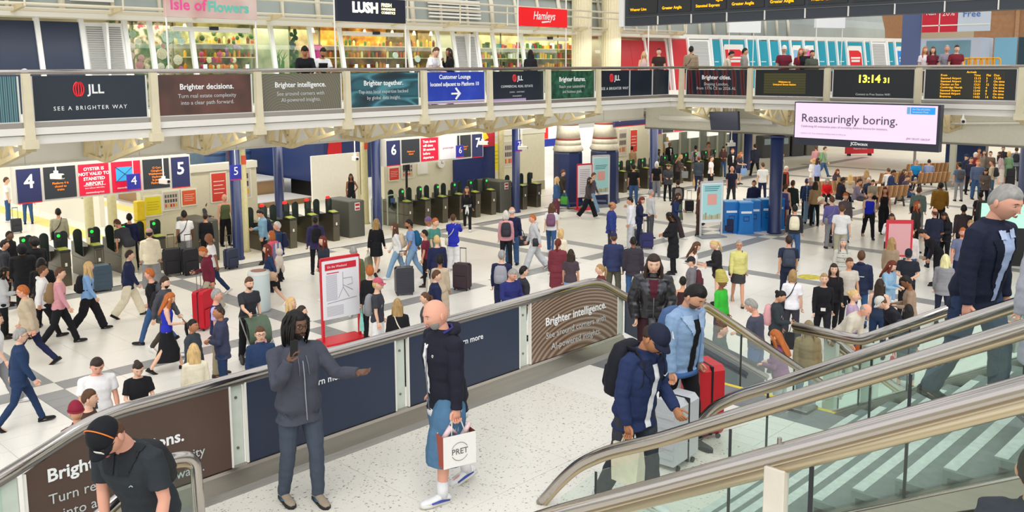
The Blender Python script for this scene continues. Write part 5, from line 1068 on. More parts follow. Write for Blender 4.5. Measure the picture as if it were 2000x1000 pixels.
POSES = {  # legs: (hip flex, abd, knee flex, foot pitch)  arms: (upper f,o,d) (fore f,o,d)
 'stand': dict(L=(2, 3, 3, 0), R=(-2, 4, 2, 0), la=((.05, .16, 1), (.22, .05, 1)), ra=((.02, .16, 1), (.2, .05, 1))),
 'walk': dict(L=(24, 1, 6, 8), R=(-16, 1, 22, -34), la=((-.38, .12, 1), (-.05, .08, 1)), ra=((.32, .12, 1), (.62, .0, 1)), lean=4),
 'walk2': dict(L=(-15, 1, 24, -34), R=(23, 1, 5, 8), la=((.32, .12, 1), (.62, .0, 1)), ra=((-.36, .12, 1), (-.02, .08, 1)), lean=4),
 'phone': dict(L=(3, 3, 4, 0), R=(-3, 4, 3, 0), la=((.1, .15, 1), (.25, .05, 1)), ra=((.22, .16, 1), (1, -.35, .05)), nod=28),
 'phonewalk': dict(L=(22, 1, 6, 8), R=(-15, 1, 20, -30), la=((-.3, .12, 1), (.1, .08, 1)), ra=((.22, .16, 1), (1, -.35, .05)), nod=22, lean=3),
 'both': dict(L=(2, 3, 3, 0), R=(-2, 4, 2, 0), la=((.2, .2, 1), (1, -.45, .0)), ra=((.2, .2, 1), (1, -.45, .0)), nod=26, lean=3),
 'folded': dict(L=(2, 4, 3, 0), R=(-2, 4, 2, 0), la=((.25, .2, 1), (.55, -.9, .1)), ra=((.3, .2, 1), (.6, -.9, -.02))),
 'call': dict(L=(3, 3, 3, 0), R=(-3, 3, 2, 0), la=((.05, .16, 1), (.3, .05, 1)), ra=((.45, .35, 1), (.25, -.25, -1)), nod=6),
 'photo': dict(L=(3, 3, 3, 0), R=(-3, 3, 2, 0), la=((.8, .15, .6), (.75, -.3, -.6)), ra=((.8, .15, .6), (.75, -.3, -.6)), nod=0),
 'lean': dict(L=(8, 3, 6, 0), R=(0, 4, 6, 0), la=((.7, .25, 1), (1, -.5, .1)), ra=((.7, .25, 1), (1, -.5, .1)), nod=14, lean=18),
 'sit': dict(L=(86, 6, 84, 0), R=(84, 6, 80, 0), la=((.35, .15, 1), (1, -.25, .3)), ra=((.35, .15, 1), (1, -.25, .25)), nod=18, lean=6),
 'bend': dict(L=(10, 4, 8, 0), R=(0, 4, 6, 0), la=((.6, .1, 1), (.9, -.2, .7)), ra=((.6, .1, 1), (.9, -.2, .7)), nod=20, lean=38),
 'pull': dict(L=(22, 1, 6, 8), R=(-15, 1, 20, -30), la=((.25, .12, 1), (.6, 0, 1)), ra=((-.45, .2, 1), (-.35, .15, 1)), lean=5),
 'hip': dict(L=(2, 5, 3, 0), R=(-2, 5, 2, 0), la=((-.15, .55, 1), (.35, -.75, .9)), ra=((.02, .16, 1), (.2, .05, 1))),
 'reach': dict(L=(8, 4, 5, 0), R=(-4, 4, 3, 0), la=((.1, .15, 1), (.5, 0, 1)), ra=((.75, .2, .75), (1, .0, .15)), lean=8),
 # bespoke foreground poses
 'fgA': dict(L=(10, 3, 14, 0), R=(-3, 2, 12, 0), la=((.45, .42, .8), (.85, .35, -.12)), ra=((.62, .2, .85), (.42, -.36, -1.1)), nod=6, yaw=14, lean=-4),
 'fgB': dict(L=(12, 2, 8, 4), R=(-10, 2, 16, -18), la=((.1, .16, 1), (.12, .05, 1)), ra=((-.1, .14, 1), (.08, .04, 1)), nod=16, lean=3, yaw=0),
 'fgC': dict(L=(14, 3, 10, 0), R=(-8, 3, 10, -12), la=((.2, .25, 1), (.5, -.35, 1)), ra=((.15, .3, 1), (.35, -.15, 1)), nod=8, lean=4),
 'fgD': dict(L=(12, 3, 8, 0), R=(-10, 3, 14, -15), la=((.05, .14, 1), (.2, .03, 1)), ra=((.1, .14, 1), (.3, .0, 1)), nod=30, lean=8),
 'fgE': dict(L=(10, 3, 8, 0), R=(-10, 3, 14, -15), la=((.2, .2, 1), (.9, -.2, .55)), ra=((.05, .14, 1), (.35, -.1, 1)), nod=38, lean=10),
 'fgF': dict(L=(18, 3, 18, 0), R=(-8, 3, 14, -10), la=((.1, .12, 1), (.3, .0, 1)), ra=((.1, .14, 1), (.25, .02, 1)), nod=14, lean=10, yaw=-4),
 'fgG': dict(L=(18, 3, 18, 0), R=(-6, 3, 12, -10), la=((.35, .2, 1), (.6, -.1, .9)), ra=((.3, .16, 1), (.5, -.1, 1)), nod=38, lean=22),
}
def fk(pose, fem):
    p = POSES[pose]; J = {}
    hw = .088; sw = .158 if fem else .180
    lean = p.get('lean', 0); Rt = rotm('X', lean)     # forward = -y
    # legs relative to the pelvis
    for s, k in ((1, 'L'), (-1, 'R')):
        hf, ab, kf, fp = p[k]; hip = V(s*hw, 0, -.02)
        d1 = rotm('X', -hf)@(rotm('Y', -s*ab)@V(0, 0, -1)); d2 = rotm('X', -(hf-kf))@(rotm('Y', -s*ab*.6)@V(0, 0, -1))
        kn = hip+d1*.43; an = kn+d2*.415
        fd = rotm('X', fp)@V(0, -1, 0) if fp else V(0, -1, 0)
        if fp < 0: fd = rotm('X', -fp)@V(0, -1, 0)
        if fp > 0: fd = rotm('X', -fp)@V(0, -1, 0)
        J['hip'+k], J['kn'+k], J['an'+k] = hip, kn, an; J['fd'+k] = nrm(V(0, -cos(radians(abs(fp))), -sin(radians(-fp)) if fp < 0 else sin(radians(fp)))); J['fs'+k] = s
        J['sole'+k] = an+(V(0, 0, -.085) if fp >= 0 else J['fd'+k]*.13+V(0, 0, -.03))
    up = Rt@V(0, 0, 1)
    J['pel'] = V(0, 0, 0)
    for n_, h in (('waist', .14), ('chest', .34), ('sho', .475), ('neck', .545)): J[n_] = up*h
    hm = rotm('Z', p.get('yaw', 0))@rotm('X', lean*.6+p.get('nod', 0)*.9)
    J['nk2'] = J['neck']+(up+V(0, -.15-.004*p.get('nod', 0), 0))*.045
    J['head'] = J['nk2']+hm@V(0, -.018, .105); J['hm'] = hm; J['Rt'] = Rt; J['up'] = up
    for s, k, q in ((1, 'L', 'la'), (-1, 'R', 'ra')):
        u, w = p[q]
        c = lambda d: nrm(Rt@V(d[1]*s, -d[0], -d[2]))
        sh = Rt@V(s*sw, .0, .455); el = sh+c(u)*.285; wr = el+c(w)*.245
        J['sh'+k], J['el'+k], J['wr'+k], J['hd'+k] = sh, el, wr, c(w)
    low = min(J['soleL'][2], J['soleR'][2]); off = V(0, 0, -low)
    for k in list(J):
        if k[:2] in ('hi', 'kn', 'an', 'sh', 'el', 'wr') or k in ('pel', 'waist', 'chest', 'sho', 'neck', 'nk2', 'head', 'soleL', 'soleR'): J[k] = J[k]+off
    J['fem'] = fem; J['top'] = J['head']+hm@V(0, 0, .118); return J
def torso(mb, J, rows, off=0.):
    """rows: (height from the pelvis, rx, ry, y shift)"""
    n = 18; vs = []
    for h, rx, ry, dy in rows:
        if h <= .0: c = J['pel']+V(0, dy, h); A = np.eye(3)
        else: t = min(1, h/.14); A = rotm('X', math.degrees(atan2(-J['up'][1], J['up'][2]))*t); c = J['pel']+J['up']*h*t+V(0, 0, h)*(1-t)+A@V(0, dy, 0)
        for k in range(n):
            a = 2*pi*k/n; e = .82
            x = np.sign(sin(a))*abs(sin(a))**e*(rx+off); y = -np.sign(cos(a))*abs(cos(a))**e*(ry+off)
            vs.append(c+A@V(x, y, 0))
    m = len(rows)
    mb.add(vs, [(i*n+k, i*n+(k+1) % n, (i+1)*n+(k+1) % n, (i+1)*n+k) for i in range(m-1) for k in range(n)]+[tuple(range(n-1, -1, -1)), tuple(range((m-1)*n, m*n))])
def trows(fem, lo=-.09, hi=.52, wid=0., kind='body'):
    R = [(-.09, .14, .095, .01), (-.02, .168, .112, .008), (.06, .158, .108, .0), (.14, .138 if not fem else .125, .10 if not fem else .09, -.005), (.24, .150 if not fem else .135, .108 if not fem else .10, -.006), (.34, .168 if not fem else .146, .12 if not fem else .118, -.012), (.42, .172 if not fem else .148, .108, -.004), (.475, .15 if not fem else .13, .085, .004), (.515, .085, .066, .004), (.56, .055, .058, -.005)]
    return [r for r in R if lo-.001 <= r[0] <= hi+.001]
def remesh(mb, vox, smooth=2, amp=0., name='m', freq=26, f=.5):
    me = bpy.data.meshes.new('t'); me.from_pydata(mb.v, [], mb.f)
    o = bpy.data.objects.new('t', me); _tmp.collection.objects.link(o)
    md = o.modifiers.new('r', 'REMESH'); md.mode = 'VOXEL'; md.voxel_size = vox
    if smooth: s = o.modifiers.new('s', 'SMOOTH'); s.factor = f; s.iterations = smooth
    _tmp.view_layers[0].update(); dg = _tmp.view_layers[0].depsgraph
    r = bpy.data.meshes.new_from_object(o.evaluated_get(dg)); bpy.data.objects.remove(o); bpy.data.meshes.remove(me)
    r.name = name; r.materials.clear(); r.materials.append(None); n = len(r.vertices); co = np.empty(n*3); r.vertices.foreach_get('co', co)
    if amp and n:
        no = np.empty(n*3); r.vertices.foreach_get('normal', no); co = co.reshape(-1, 3); no = no.reshape(-1, 3)
        co = co+no*wrinkle(co, amp, freq)[:, None]; r.vertices.foreach_set('co', co.ravel())
    r.shade_smooth(); r.update(); return r
_tmp = bpy.data.scenes.new('workbench')
def patch(t, J, part, cond, name, m, off=.004):
    """cut the faces of a garment that meet cond(x, y, z) (torso frame) and lay them just above it"""
    src = [c for c in t.children if c.name.split('.')[0] == part][0].data
    n = len(src.vertices); co = np.empty(n*3); no = np.empty(n*3); src.vertices.foreach_get('co', co); src.vertices.foreach_get('normal', no); co = co.reshape(-1, 3); no = no.reshape(-1, 3)
    q = (co-J['pel'])@J['Rt']; ok = cond(q[:, 0], q[:, 1], q[:, 2]); idx = {}; vs = []; fs = []
    for p in src.polygons:
        if all(ok[i] for i in p.vertices):
            f = []
            for i in p.vertices:
                if i not in idx: idx[i] = len(vs); vs.append(co[i]+no[i]*off)
                f.append(idx[i])
            fs.append(tuple(f))
    return MB().add(vs, fs).build(name, m, t, True)
def hand(mb, w, d, side, up, curl=35, scale=1.):
    """five fingers; w wrist, d direction, side = thumb direction, palm normal derived"""
    d = nrm(d); side = nrm(side-d*(side@d)); pn = np.cross(d, side)*up   # palm faces pn
    S = scale
    mb.tube([w-d*.02, w+d*.02*S, w+d*.055*S, w+d*.088*S], [(.022, .026), (.020*S, .034*S), (.016*S, .041*S), (.013*S, .040*S)], 10, side=pn)
    for i, (o, L, r) in enumerate([(.030, .070, .0085), (.011, .080, .009), (-.009, .074, .0085), (-.028, .058, .0075)]):
        a = w+d*.082*S+side*o*S; c = radians(curl*(1+.12*i))
        b = a+(d*cos(c*.5)+pn*sin(c*.5))*L*.45*S; e = b+(d*cos(c*1.3)+pn*sin(c*1.3))*L*.32*S; f = e+(d*cos(c*2)+pn*sin(c*2))*L*.26*S
        mb.tube([a-d*.015, a, b, e, f], [r*S*1.05, r*S*1.1, r*S, r*S*.92, r*S*.6], 7)
    t0 = w+d*.022*S+side*.024*S; t1 = t0+(side*.75+d*.55+pn*.25)*.036*S; t2 = t1+(side*.35+d*.85+pn*.4)*.032*S; t3 = t2+(d*.9+pn*.45)*.022*S
    mb.tube([t0-side*.012, t0, t1, t2, t3], [.014*S, .0135*S, .0115*S, .010*S, .006*S], 7)
HS = 1.09
def arm_frames(J, k):
    s = 1 if k == 'L' else -1; d = J['hd'+k]
    side = V(0, -1, 0)-d*(V(0, -1, 0)@d)
    if np.linalg.norm(side) < .35: side = V(-s*.3, 0, 1)
    return d, side, s
def body_mesh(pose, fem, hi):
    J = fk(pose, fem); a = .92 if fem else 1.; mb = MB(); vox = .009 if hi else .02
    torso(mb, J, trows(fem))
    mb.tube([J['sho'], J['neck'], J['nk2'], J['head']+J['hm']@V(0, .01, -.05)], [.07, .058*a, .053*a, .05*a], 12)
    for k in 'LR':
        sp = J['sh'+k]; c = J['sho']*.35+sp*.65
        mb.tube([c, sp+J['up']*-.005, sp+(J['el'+k]-sp)*.25, J['el'+k], J['el'+k]+(J['wr'+k]-J['el'+k])*.3, J['wr'+k]], [.055*a, .056*a, .048*a, .037*a, .038*a, .025*a], 10)
        h, n_, an = J['hip'+k], J['kn'+k], J['an'+k]
        mb.tube([h+V(0, 0, .03), h+(n_-h)*.2, h+(n_-h)*.6, n_, n_+(an-n_)*.3, an], [.085, .086, .068, .052, .054, .036], 12)
        fd = J['fd'+k]; mb.tube([an+V(0, .03, 0)-fd*0, an-V(0, 0, .045)+fd*.02, an-V(0, 0, .055)+fd*.10, an-V(0, 0, .06)+fd*.16], [.036, .036, .032, .02], 8)
    r = remesh(mb, vox, 2 if hi else 1)
    n = len(r.vertices); co = np.empty(n*3); r.vertices.foreach_get('co', co); co = co.reshape(-1, 3)
    fa = [tuple(p.vertices) for p in r.polygons]; bpy.data.meshes.remove(r)
    out = MB(); out.add(co, fa, 0)
    for k in 'LR':
        d, side, s = arm_frames(J, k); up = -s if True else s
        curl = 62 if pose not in ('fgA',) or k == 'R' else 14
        hb = MB(); hand(hb, J['wr'+k], d, side, up, curl if pose != 'fgB' else 70, .93 if fem else 1.)
        out.add(hb.v, hb.f, 0)
    nu, nv = (56, 46) if hi else (34, 28)
    hv, _ = head_v(nu, nv); hm = J['hm']; hc = J['head']; T = lambda q: (np.asarray(q)*HS)@hm.T+hc
    out.add(T(hv), grid_faces(nu, nv), 0)
    def blob(c, r, mi, n=8, m=6): b = MB().ball(c, r, n, m); out.add(T(np.array(b.v)), b.f, mi)
    for s in (-1, 1):
        b = MB().ball((0, 0, 0), (.009, .019, .031), 10, 8); vv = np.array(b.v)@rotm('Z', s*18).T@rotm('X', -8).T+V(s*.0775, .010, -.004); out.add(T(vv), b.f, 0)
        blob((s*.031, -.0765, .013), (.0135, .009, .0065), 1, 10, 6); blob((s*.031, -.0845, .0128), (.0055, .0022, .0055), 2, 8, 6)
        blob((s*.031, -.0785, .0185), (.015, .009, .0032), 0, 10, 5)
        b = MB().tube([(s*.014, -.091, .031), (s*.030, -.0895, .036), (s*.046, -.081, .031)], [(.0022, .003), (.003, .0036), (.0018, .002)], 6); out.add(T(np.array(b.v)), b.f, 2)
        blob((s*.007, -.1055, -.027), (.0055, .006, .005), 0, 8, 5)
    b = MB().tube([(-.024, -.087, -.056), (-.012, -.0955, -.0535), (0, -.0975, -.0545), (.012, -.0955, -.0535), (.024, -.087, -.056)], [.0015, .0036, .004, .0036, .0015], 6); out.add(T(np.array(b.v)), b.f, 3)
    b = MB().tube([(-.022, -.087, -.058), (-.011, -.095, -.0625), (0, -.0965, -.064), (.011, -.095, -.0625), (.022, -.087, -.058)], [.0015, .004, .0048, .004, .0015], 6); out.add(T(np.array(b.v)), b.f, 3)
    return out.mesh('body', [None]*4, True), J
def top_mesh(pose, fem, kind, hi):
    J = fk(pose, fem); mb = MB(); vox = .009 if hi else .017
    loose = {'tee': .014, 'long': .014, 'hoodie': .026, 'jacket': .026, 'coat': .03, 'tank': .006, 'blazer': .022, 'dress': .01, 'bomber': .036}[kind]
    lo = {'jacket': -.09, 'hoodie': -.09, 'coat': -.09, 'blazer': -.09, 'bomber': -.02}.get(kind, -.02)
    rows = [(h, rx+(.006 if h < .3 else 0), ry+(.01 if h < .3 else 0), dy) for h, rx, ry, dy in trows(fem, lo, .515 if kind != 'tank' else .475)]
    if kind in ('jacket', 'hoodie', 'coat', 'blazer'): rows = [(-.16, .175, .128, .01)]+rows
    if kind == 'tee' or kind == 'long': rows = [(-.08, .168, .125, .008)]+rows
    if kind == 'bomber': rows = [(-.06, .165, .12, .008)]+rows
    sit = POSES[pose]['L'][0] > 60
    if kind in ('coat', 'dress') and not sit:
        km = (J['knL']+J['knR'])/2-J['pel']; sp = abs(J['knL'][1]-J['knR'][1])/2
        rows = [(km[2]-.02, .19, .13+sp*.8, km[1]), (km[2]*.5, .18, .125+sp*.5, km[1]*.5)]+rows
    torso(mb, J, rows, loose)
    if kind in ('hoodie', 'jacket', 'coat', 'bomber', 'blazer'): mb.tube([J['sho']+V(0, 0, .02), J['neck']+V(0, .012, .012)], [.085, .074], 12)
    for k in 'LR':
        sp, el, wr = J['sh'+k], J['el'+k], J['wr'+k]; c = J['sho']*.35+sp*.65; a = .93 if fem else 1; q = loose*(.8 if kind != 'bomber' else 1.1)
        if kind == 'tank': continue
        if kind == 'tee': mb.tube([c, sp, sp+(el-sp)*.35, sp+(el-sp)*.72], [.056+q, .058*a+q, .054*a+q*1.3, .054*a+q*1.5], 10)
        else: mb.tube([c, sp, sp+(el-sp)*.3, el, el+(wr-el)*.4, wr+(wr-el)*.02], [.056+q, .058*a+q, .05*a+q, .042*a+q, .036*a+q*1.1, .028*a+q*.8], 10)
    if kind == 'hoodie': mb.tube([J['neck']+V(-.09, .02, -.02), J['neck']+V(-.05, .085, .01), J['neck']+V(0, .11, .015), J['neck']+V(.05, .085, .01), J['neck']+V(.09, .02, -.02)], [.02, .035, .042, .035, .02], 8)
    return remesh(mb, vox, 4 if hi else 2, .0035 if kind not in ('jacket', 'bomber', 'coat') else .005, 'top', 24)
def bot_mesh(pose, fem, kind, hi):
    J = fk(pose, fem); mb = MB(); vox = .009 if hi else .017
    sit = POSES[pose]['L'][0] > 60
    if kind in ('skirt', 'longskirt') and not sit:
        km = (J['knL']+J['knR'])/2-J['pel']; am = (J['anL']+J['anR'])/2-J['pel']; sp = abs(J['knL'][1]-J['knR'][1])/2; sa = abs(J['anL'][1]-J['anR'][1])/2
        rows = [(-.1, .185, .135, .005), (-.02, .175, .125, .005), (.08, .15, .108, 0)]
        if kind == 'skirt': rows = [(km[2]*.72, .185, .13+sp*.55, km[1]*.7)]+rows
        else: rows = [(am[2]+.12, .17, .12+sa*.45, am[1]*.8), (km[2], .17, .125+sp*.7, km[1])]+rows
        torso(mb, J, rows, .004); return remesh(mb, vox, 2, .003, 'bottom', 22)
    torso(mb, J, trows(fem, -.09, .14)[:4], .010)
    e = {'slim': .008, 'straight': .018, 'wide': .042, 'shorts': .022, 'jorts': .07, 'minishorts': .02}.get(kind, .012)
    for k in 'LR':
        h, n_, an = J['hip'+k], J['kn'+k], J['an'+k]; an2 = an+(an-n_)*.04
        if kind == 'shorts' or kind == 'skirt': mb.tube([h+V(0, 0, .03), h+(n_-h)*.3, h+(n_-h)*.88], [.092, .09+e, .074+e*1.3], 12)
        elif kind == 'minishorts': mb.tube([h+V(0, 0, .03), h+(n_-h)*.4], [.092, .09+e], 12)
        elif kind == 'jorts': mb.tube([h+V(0, 0, .03), h+(n_-h)*.3, n_, n_+(an-n_)*.36], [.095, .085+e*.8, .078+e, .078+e], 12)
        else: mb.tube([h+V(0, 0, .03), h+(n_-h)*.25, h+(n_-h)*.65, n_, n_+(an-n_)*.4, an2], [.092, .09+e*.6, .072+e, .058+e*1.1, .054+e*1.3, .042+e*1.35], 12)
    return remesh(mb, vox, 3 if hi else 2, .0035 if kind != 'wide' else .005, 'bottom', 22)
def shoe_mesh(pose, fem, k):
    J = fk(pose, fem); an = J['an'+k]; fd = J['fd'+k]; up = nrm(V(0, 0, 1)-fd*fd[2]); sd = np.cross(fd, up); mb = MB()
    o = an-up*.085
    P = [(-.075, .03, .05), (-.04, .036, .075), (.02, .036, .078), (.075, .040, .052), (.13, .043, .040), (.175, .034, .030), (.195, .018, .018)]
    n = 10; vs = []
    for x, w, h in P:
        for i in range(n):
            a = 2*pi*i/n; vs.append(o+fd*x+sd*w*sin(a)+up*(.018+(h)*(1+cos(a))*.5))
    mb.add(vs, [(i*n+j, i*n+(j+1) % n, (i+1)*n+(j+1) % n, (i+1)*n+j) for i in range(len(P)-1) for j in range(n)]+[tuple(range(n-1, -1, -1)), tuple(range((len(P)-1)*n, len(P)*n))], 0)
    out = [(-.085, 0), (-.07, .032), (-.02, .036), (.06, .04), (.13, .046), (.18, .036), (.205, 0), (.18, -.036), (.13, -.046), (.06, -.04), (-.02, -.036), (-.07, -.032)]
    m = len(out); vs = [o+fd*x+sd*y for x, y in out]+[o+fd*x+sd*y+up*.028 for x, y in out]
    mb.add(vs, [tuple(range(m)), tuple(range(2*m-1, m-1, -1))]+[(i, m+i, m+(i+1) % m, (i+1) % m) for i in range(m)], 1)
    return mb.mesh('shoe', [None, None], True)
_pc = {}
def cached(kind, *a):
    key = (kind,)+a
    if key not in _pc: _pc[key] = {'body': body_mesh, 'top': top_mesh, 'bot': bot_mesh, 'shoe': shoe_mesh}[kind](*a)
    return _pc[key]
COLS = dict(black='1b1b20', navy='23294a', white='e9e9ea', grey='8b8c90', dgrey='4b4c54', char='33343c', denim='3a5a86', ldenim='86a8c8', ddenim='263a5c', khaki='8d8468', beige='c3b299', cream='e3dac2', maroon='6d2436', red='c8202c', pink='d79aa4', hotpink='e0607c', blue='2f5fae', royal='2a34b0', sky='86aede', teal='2a6a78', green='4b9a3e', olive='5a6444', yellow='d8d283', ochre='9a6f2c', brown='4a352c', purple='5b3f74', orange='e8681a', tan='a88a66', lilac='b9a8d8', stone='aba68f', lgrey='c2c4c8', plaid='3c5688', ginger='b4632c', blond='d2b078', dblond='a58556', dkbr='33241c', blk='15120f', brn='5a3c28', ghair='9a9793', whair='d8d4cc', auburn='6a2a1c', tealg='4d8a80', bag='2a2c34', floral='7a5470')
SKIN = dict(a='e4b79c', b='d39c7c', c='b57c58', d='8a5a3c', e='70503e', r='e0a48c')
def mset(o, mats_):
    for i, m in enumerate(mats_):
        if m is None: continue
        s = o.material_slots[i]; s.link = 'OBJECT'; s.material = m
COLS['stub'] = '6e4c3c'
def fab(c, rough=.85, b=.25): return mat(COLS.get(c, c), rough, bump=b, bscale=45, var=.06, vscale=14, spec=.25)
EYEW = mat('ded8d0', .3); LIPS = {k: mat(v, .5) for k, v in dict(a='b4685e', b='a05a4c', c='8a4c3e', d='6a3a30', e='4a2a26', r='b8645a').items()}
def person(pos, rz, h, sex, pose, skin, hair, hcol, top, tcol, bot, bcol, shoe, label, group='people on the concourse', fat=1., hi=False, extra=(), zoff=0., hat=None, hatc=None, beard=None):
    fem = sex == 'f'; me, J = cached('body', pose, fem, hi); s = h/1.735
    t = thing('person', label, 'person', pos, rz, group); t.scale = (s*fat, s*fat, s)
    sk = mat(SKIN[skin], .55, bump=.05, bscale=60, spec=.4); hcm = mat(COLS[hcol], .6, bump=.5, bscale=30, stretch=(1, 1, .25), spec=.35, var=.25, vscale=30) if hcol else BLK
    def part(nm, mesh, *ms):
        o = put(nm, mesh, t); mset(o, ms); return o
    part('body', me, sk, EYEW, mat(COLS[hcol] if hcol in ('dkbr', 'blk', 'brn', 'ginger') else '3a2a20', .5), LIPS[skin])
    if top: part({'tee': 'shirt', 'long': 'shirt', 'tank': 'vest', 'hoodie': 'hoodie', 'coat': 'coat', 'dress': 'dress', 'blazer': 'jacket', 'jacket': 'jacket', 'bomber': 'jacket'}[top], cached('top', pose, fem, top, hi), fab(tcol))
    if bot: part({'skirt': 'skirt', 'longskirt': 'skirt', 'shorts': 'shorts', 'minishorts': 'shorts', 'jorts': 'shorts'}.get(bot, 'trousers'), cached('bot', pose, fem, bot, hi), fab(bcol))
    for k in 'LR':
        if shoe: part('shoe', cached('shoe', pose, fem, k), fab(shoe, .5, .1), mat('dcdad4' if shoe in ('white', 'grey', 'lgrey', 'beige', 'stone') else '1a1a1c', .6))
    HM = Matrix([list(J['hm'][i]*HS)+[J['head'][i]] for i in range(3)]+[[0, 0, 0, 1]])
    def hp(nm, mesh, m):
        o = put(nm, mesh, t); o.matrix_local = HM; mset(o, [m]); return o
    if hair and hair != 'bald': hp('hair', hair_mesh(hair, hi), hcm)
    if beard: hp('beard', beard_mesh(hi), mat(COLS[beard], .8, bump=.4, bscale=60))
    if hat: hp({'cap': 'cap', 'capback': 'cap', 'hood': 'hood', 'headphones': 'headphones'}.get(hat, 'hat'), hat_mesh(hat), fab(hatc, .8, .2))
    if 'glasses' in extra:
        g = MB()
        for q in (-1, 1): g.tube([(q*.032+.021*cos(a), -.102, .012+.017*sin(a)) for a in np.linspace(0, 2*pi, 11)[:-1]], .0022, 5, closed=True).tube([(q*.053, -.10, .016), (q*.081, -.05, .014), (q*.083, .01, .01)], .0022, 5)
        g.tube([(-.011, -.103, .016), (.011, -.103, .016)], .0022, 5); hp('glasses', g.mesh('glasses', [None], True), BLK)
    return t, J
def wloc(t, q):  # local point of a person to world
    s = t.scale; c, n = cos(t.rotation_euler[2]), sin(t.rotation_euler[2]); x, y, z = q[0]*s[0], q[1]*s[1], q[2]*s[2]
    return (t.location[0]+c*x-n*y, t.location[1]+n*x+c*y, t.location[2]+z)
def place(hx, hy, h, deg, pose, fem, z0=0., hi=False, fat=1.):
    """stand a person of height h on z0 so that the crown is seen at (hx, hy)"""
    J = fk(pose, fem); s = h/1.735; tz = J['top'][2]*s+z0
    p = gz(hx, hy, tz); to = atan2(EYE[1]-p[1], EYE[0]-p[0]); rz = to+radians(deg)+pi/2
    ox, oy = J['top'][0]*s*fat, J['top'][1]*s*fat
    c, n = cos(rz), sin(rz); return (p[0]-(c*ox-n*oy), p[1]-(n*ox+c*oy), z0), rz
def childof(t, nm, mb, m, smooth=True):
    return mb.build(nm, m, t, smooth)
# ------- things carried
_bag = {}
def backpack_mesh():
    if 'bp' not in _bag:
        mb = MB(); n = 14; rows = [(-.0, .12, .05), (.02, .15, .085), (.15, .16, .10), (.30, .15, .09), (.40, .125, .065), (.43, .07, .03)]
        vs = []
        for z, rx, ry in rows: vs += [(np.sign(sin(a))*abs(sin(a))**.7*rx, .0+ry*np.sign(cos(a))*abs(cos(a))**.7+.05, z) for a in np.linspace(0, 2*pi, n, endpoint=False)]
        mb.add(vs, [(i*n+(k+1) % n, i*n+k, (i+1)*n+k, (i+1)*n+(k+1) % n) for i in range(5) for k in range(n)]+[tuple(range(n)), tuple(range(6*n-1, 5*n-1, -1))])
        pk = MB(); rows = [(.04, .10, .03), (.07, .115, .05), (.2, .11, .045), (.22, .08, .02)]; vs = []
        for z, rx, ry in rows: vs += [(rx*sin(a), .14+ry*cos(a), z) for a in np.linspace(0, 2*pi, n, endpoint=False)]
        pk.add(vs, [(i*n+(k+1) % n, i*n+k, (i+1)*n+k, (i+1)*n+(k+1) % n) for i in range(3) for k in range(n)]+[tuple(range(n)), tuple(range(4*n-1, 3*n-1, -1))])
        st = MB()
        for s in (-1, 1): st.tube([(s*.07, .0, .40), (s*.095, -.10, .435), (s*.11, -.20, .36), (s*.125, -.225, .22), (s*.14, -.14, .10), (s*.12, .0, .06)], [(.006, .022)]*6, 6, side=(1, 0, 0))
        _bag['bp'] = (mb.mesh('pack', [None], True), pk.mesh('pocket', [None], True), st.mesh('strap', [None], True))
    return _bag['bp']
def backpack(t, J, col, label, k=1.):
    a, b, c = backpack_mesh(); s = t.scale[2]
    q = J['pel']+J['up']*.06+J['Rt']@V(0, .115, 0)
    o = thing('backpack', label, 'backpack', wloc(t, q), 0, 'bags and backpacks of the crowd')
    o.rotation_euler = Euler((math.atan2(-J['up'][1], J['up'][2]), 0, t.rotation_euler[2])); o.scale = (s*k, s*k, s*k)
    for nm, m in (('pack', a), ('front_pocket', b), ('strap', c)): mset(put(nm, m, o), [fab(col, .7, .2)])
    return o
def tote(t, J, k, col, label, size=(.34, .12, .32), drop=.25, cat='bag', straps=True, emb=None, rr=0):
    w, d, h = size; p = J['wr'+k]+J['hd'+k]*.07; x, y, z = wloc(t, p)
    o = thing('carrier_bag', label, cat, (x, y, z-drop-h), t.rotation_euler[2]+radians(90+rr), 'bags and backpacks of the crowd')
    mb = MB(); v = [(sx*w*q/2, sy*d*r/2, zz) for zz, q, r in ((0, .92, 1), (h*.5, 1, .9), (h, 1, .45)) for sx, sy in ((-1, -1), (1, -1), (1, 1), (-1, 1))]
    f = [(3, 2, 1, 0), (8, 9, 10, 11)]+[(i*4+q, i*4+(q+1) % 4, (i+1)*4+(q+1) % 4, (i+1)*4+q) for i in range(2) for q in range(4)]
    mb.add(v, f).build('bag_body', fab(col, .6, .15), o)
    for s in (-1, 1): MB().tube(arcpts([(-w*.25, s*d*.2, h*.95), (-w*.08, 0, h+drop*.96), (w*.08, 0, h+drop*.96), (w*.25, s*d*.2, h*.95)], .06, 3), .007, 5).build('handle', fab(col, .6, .1), o)
    return o
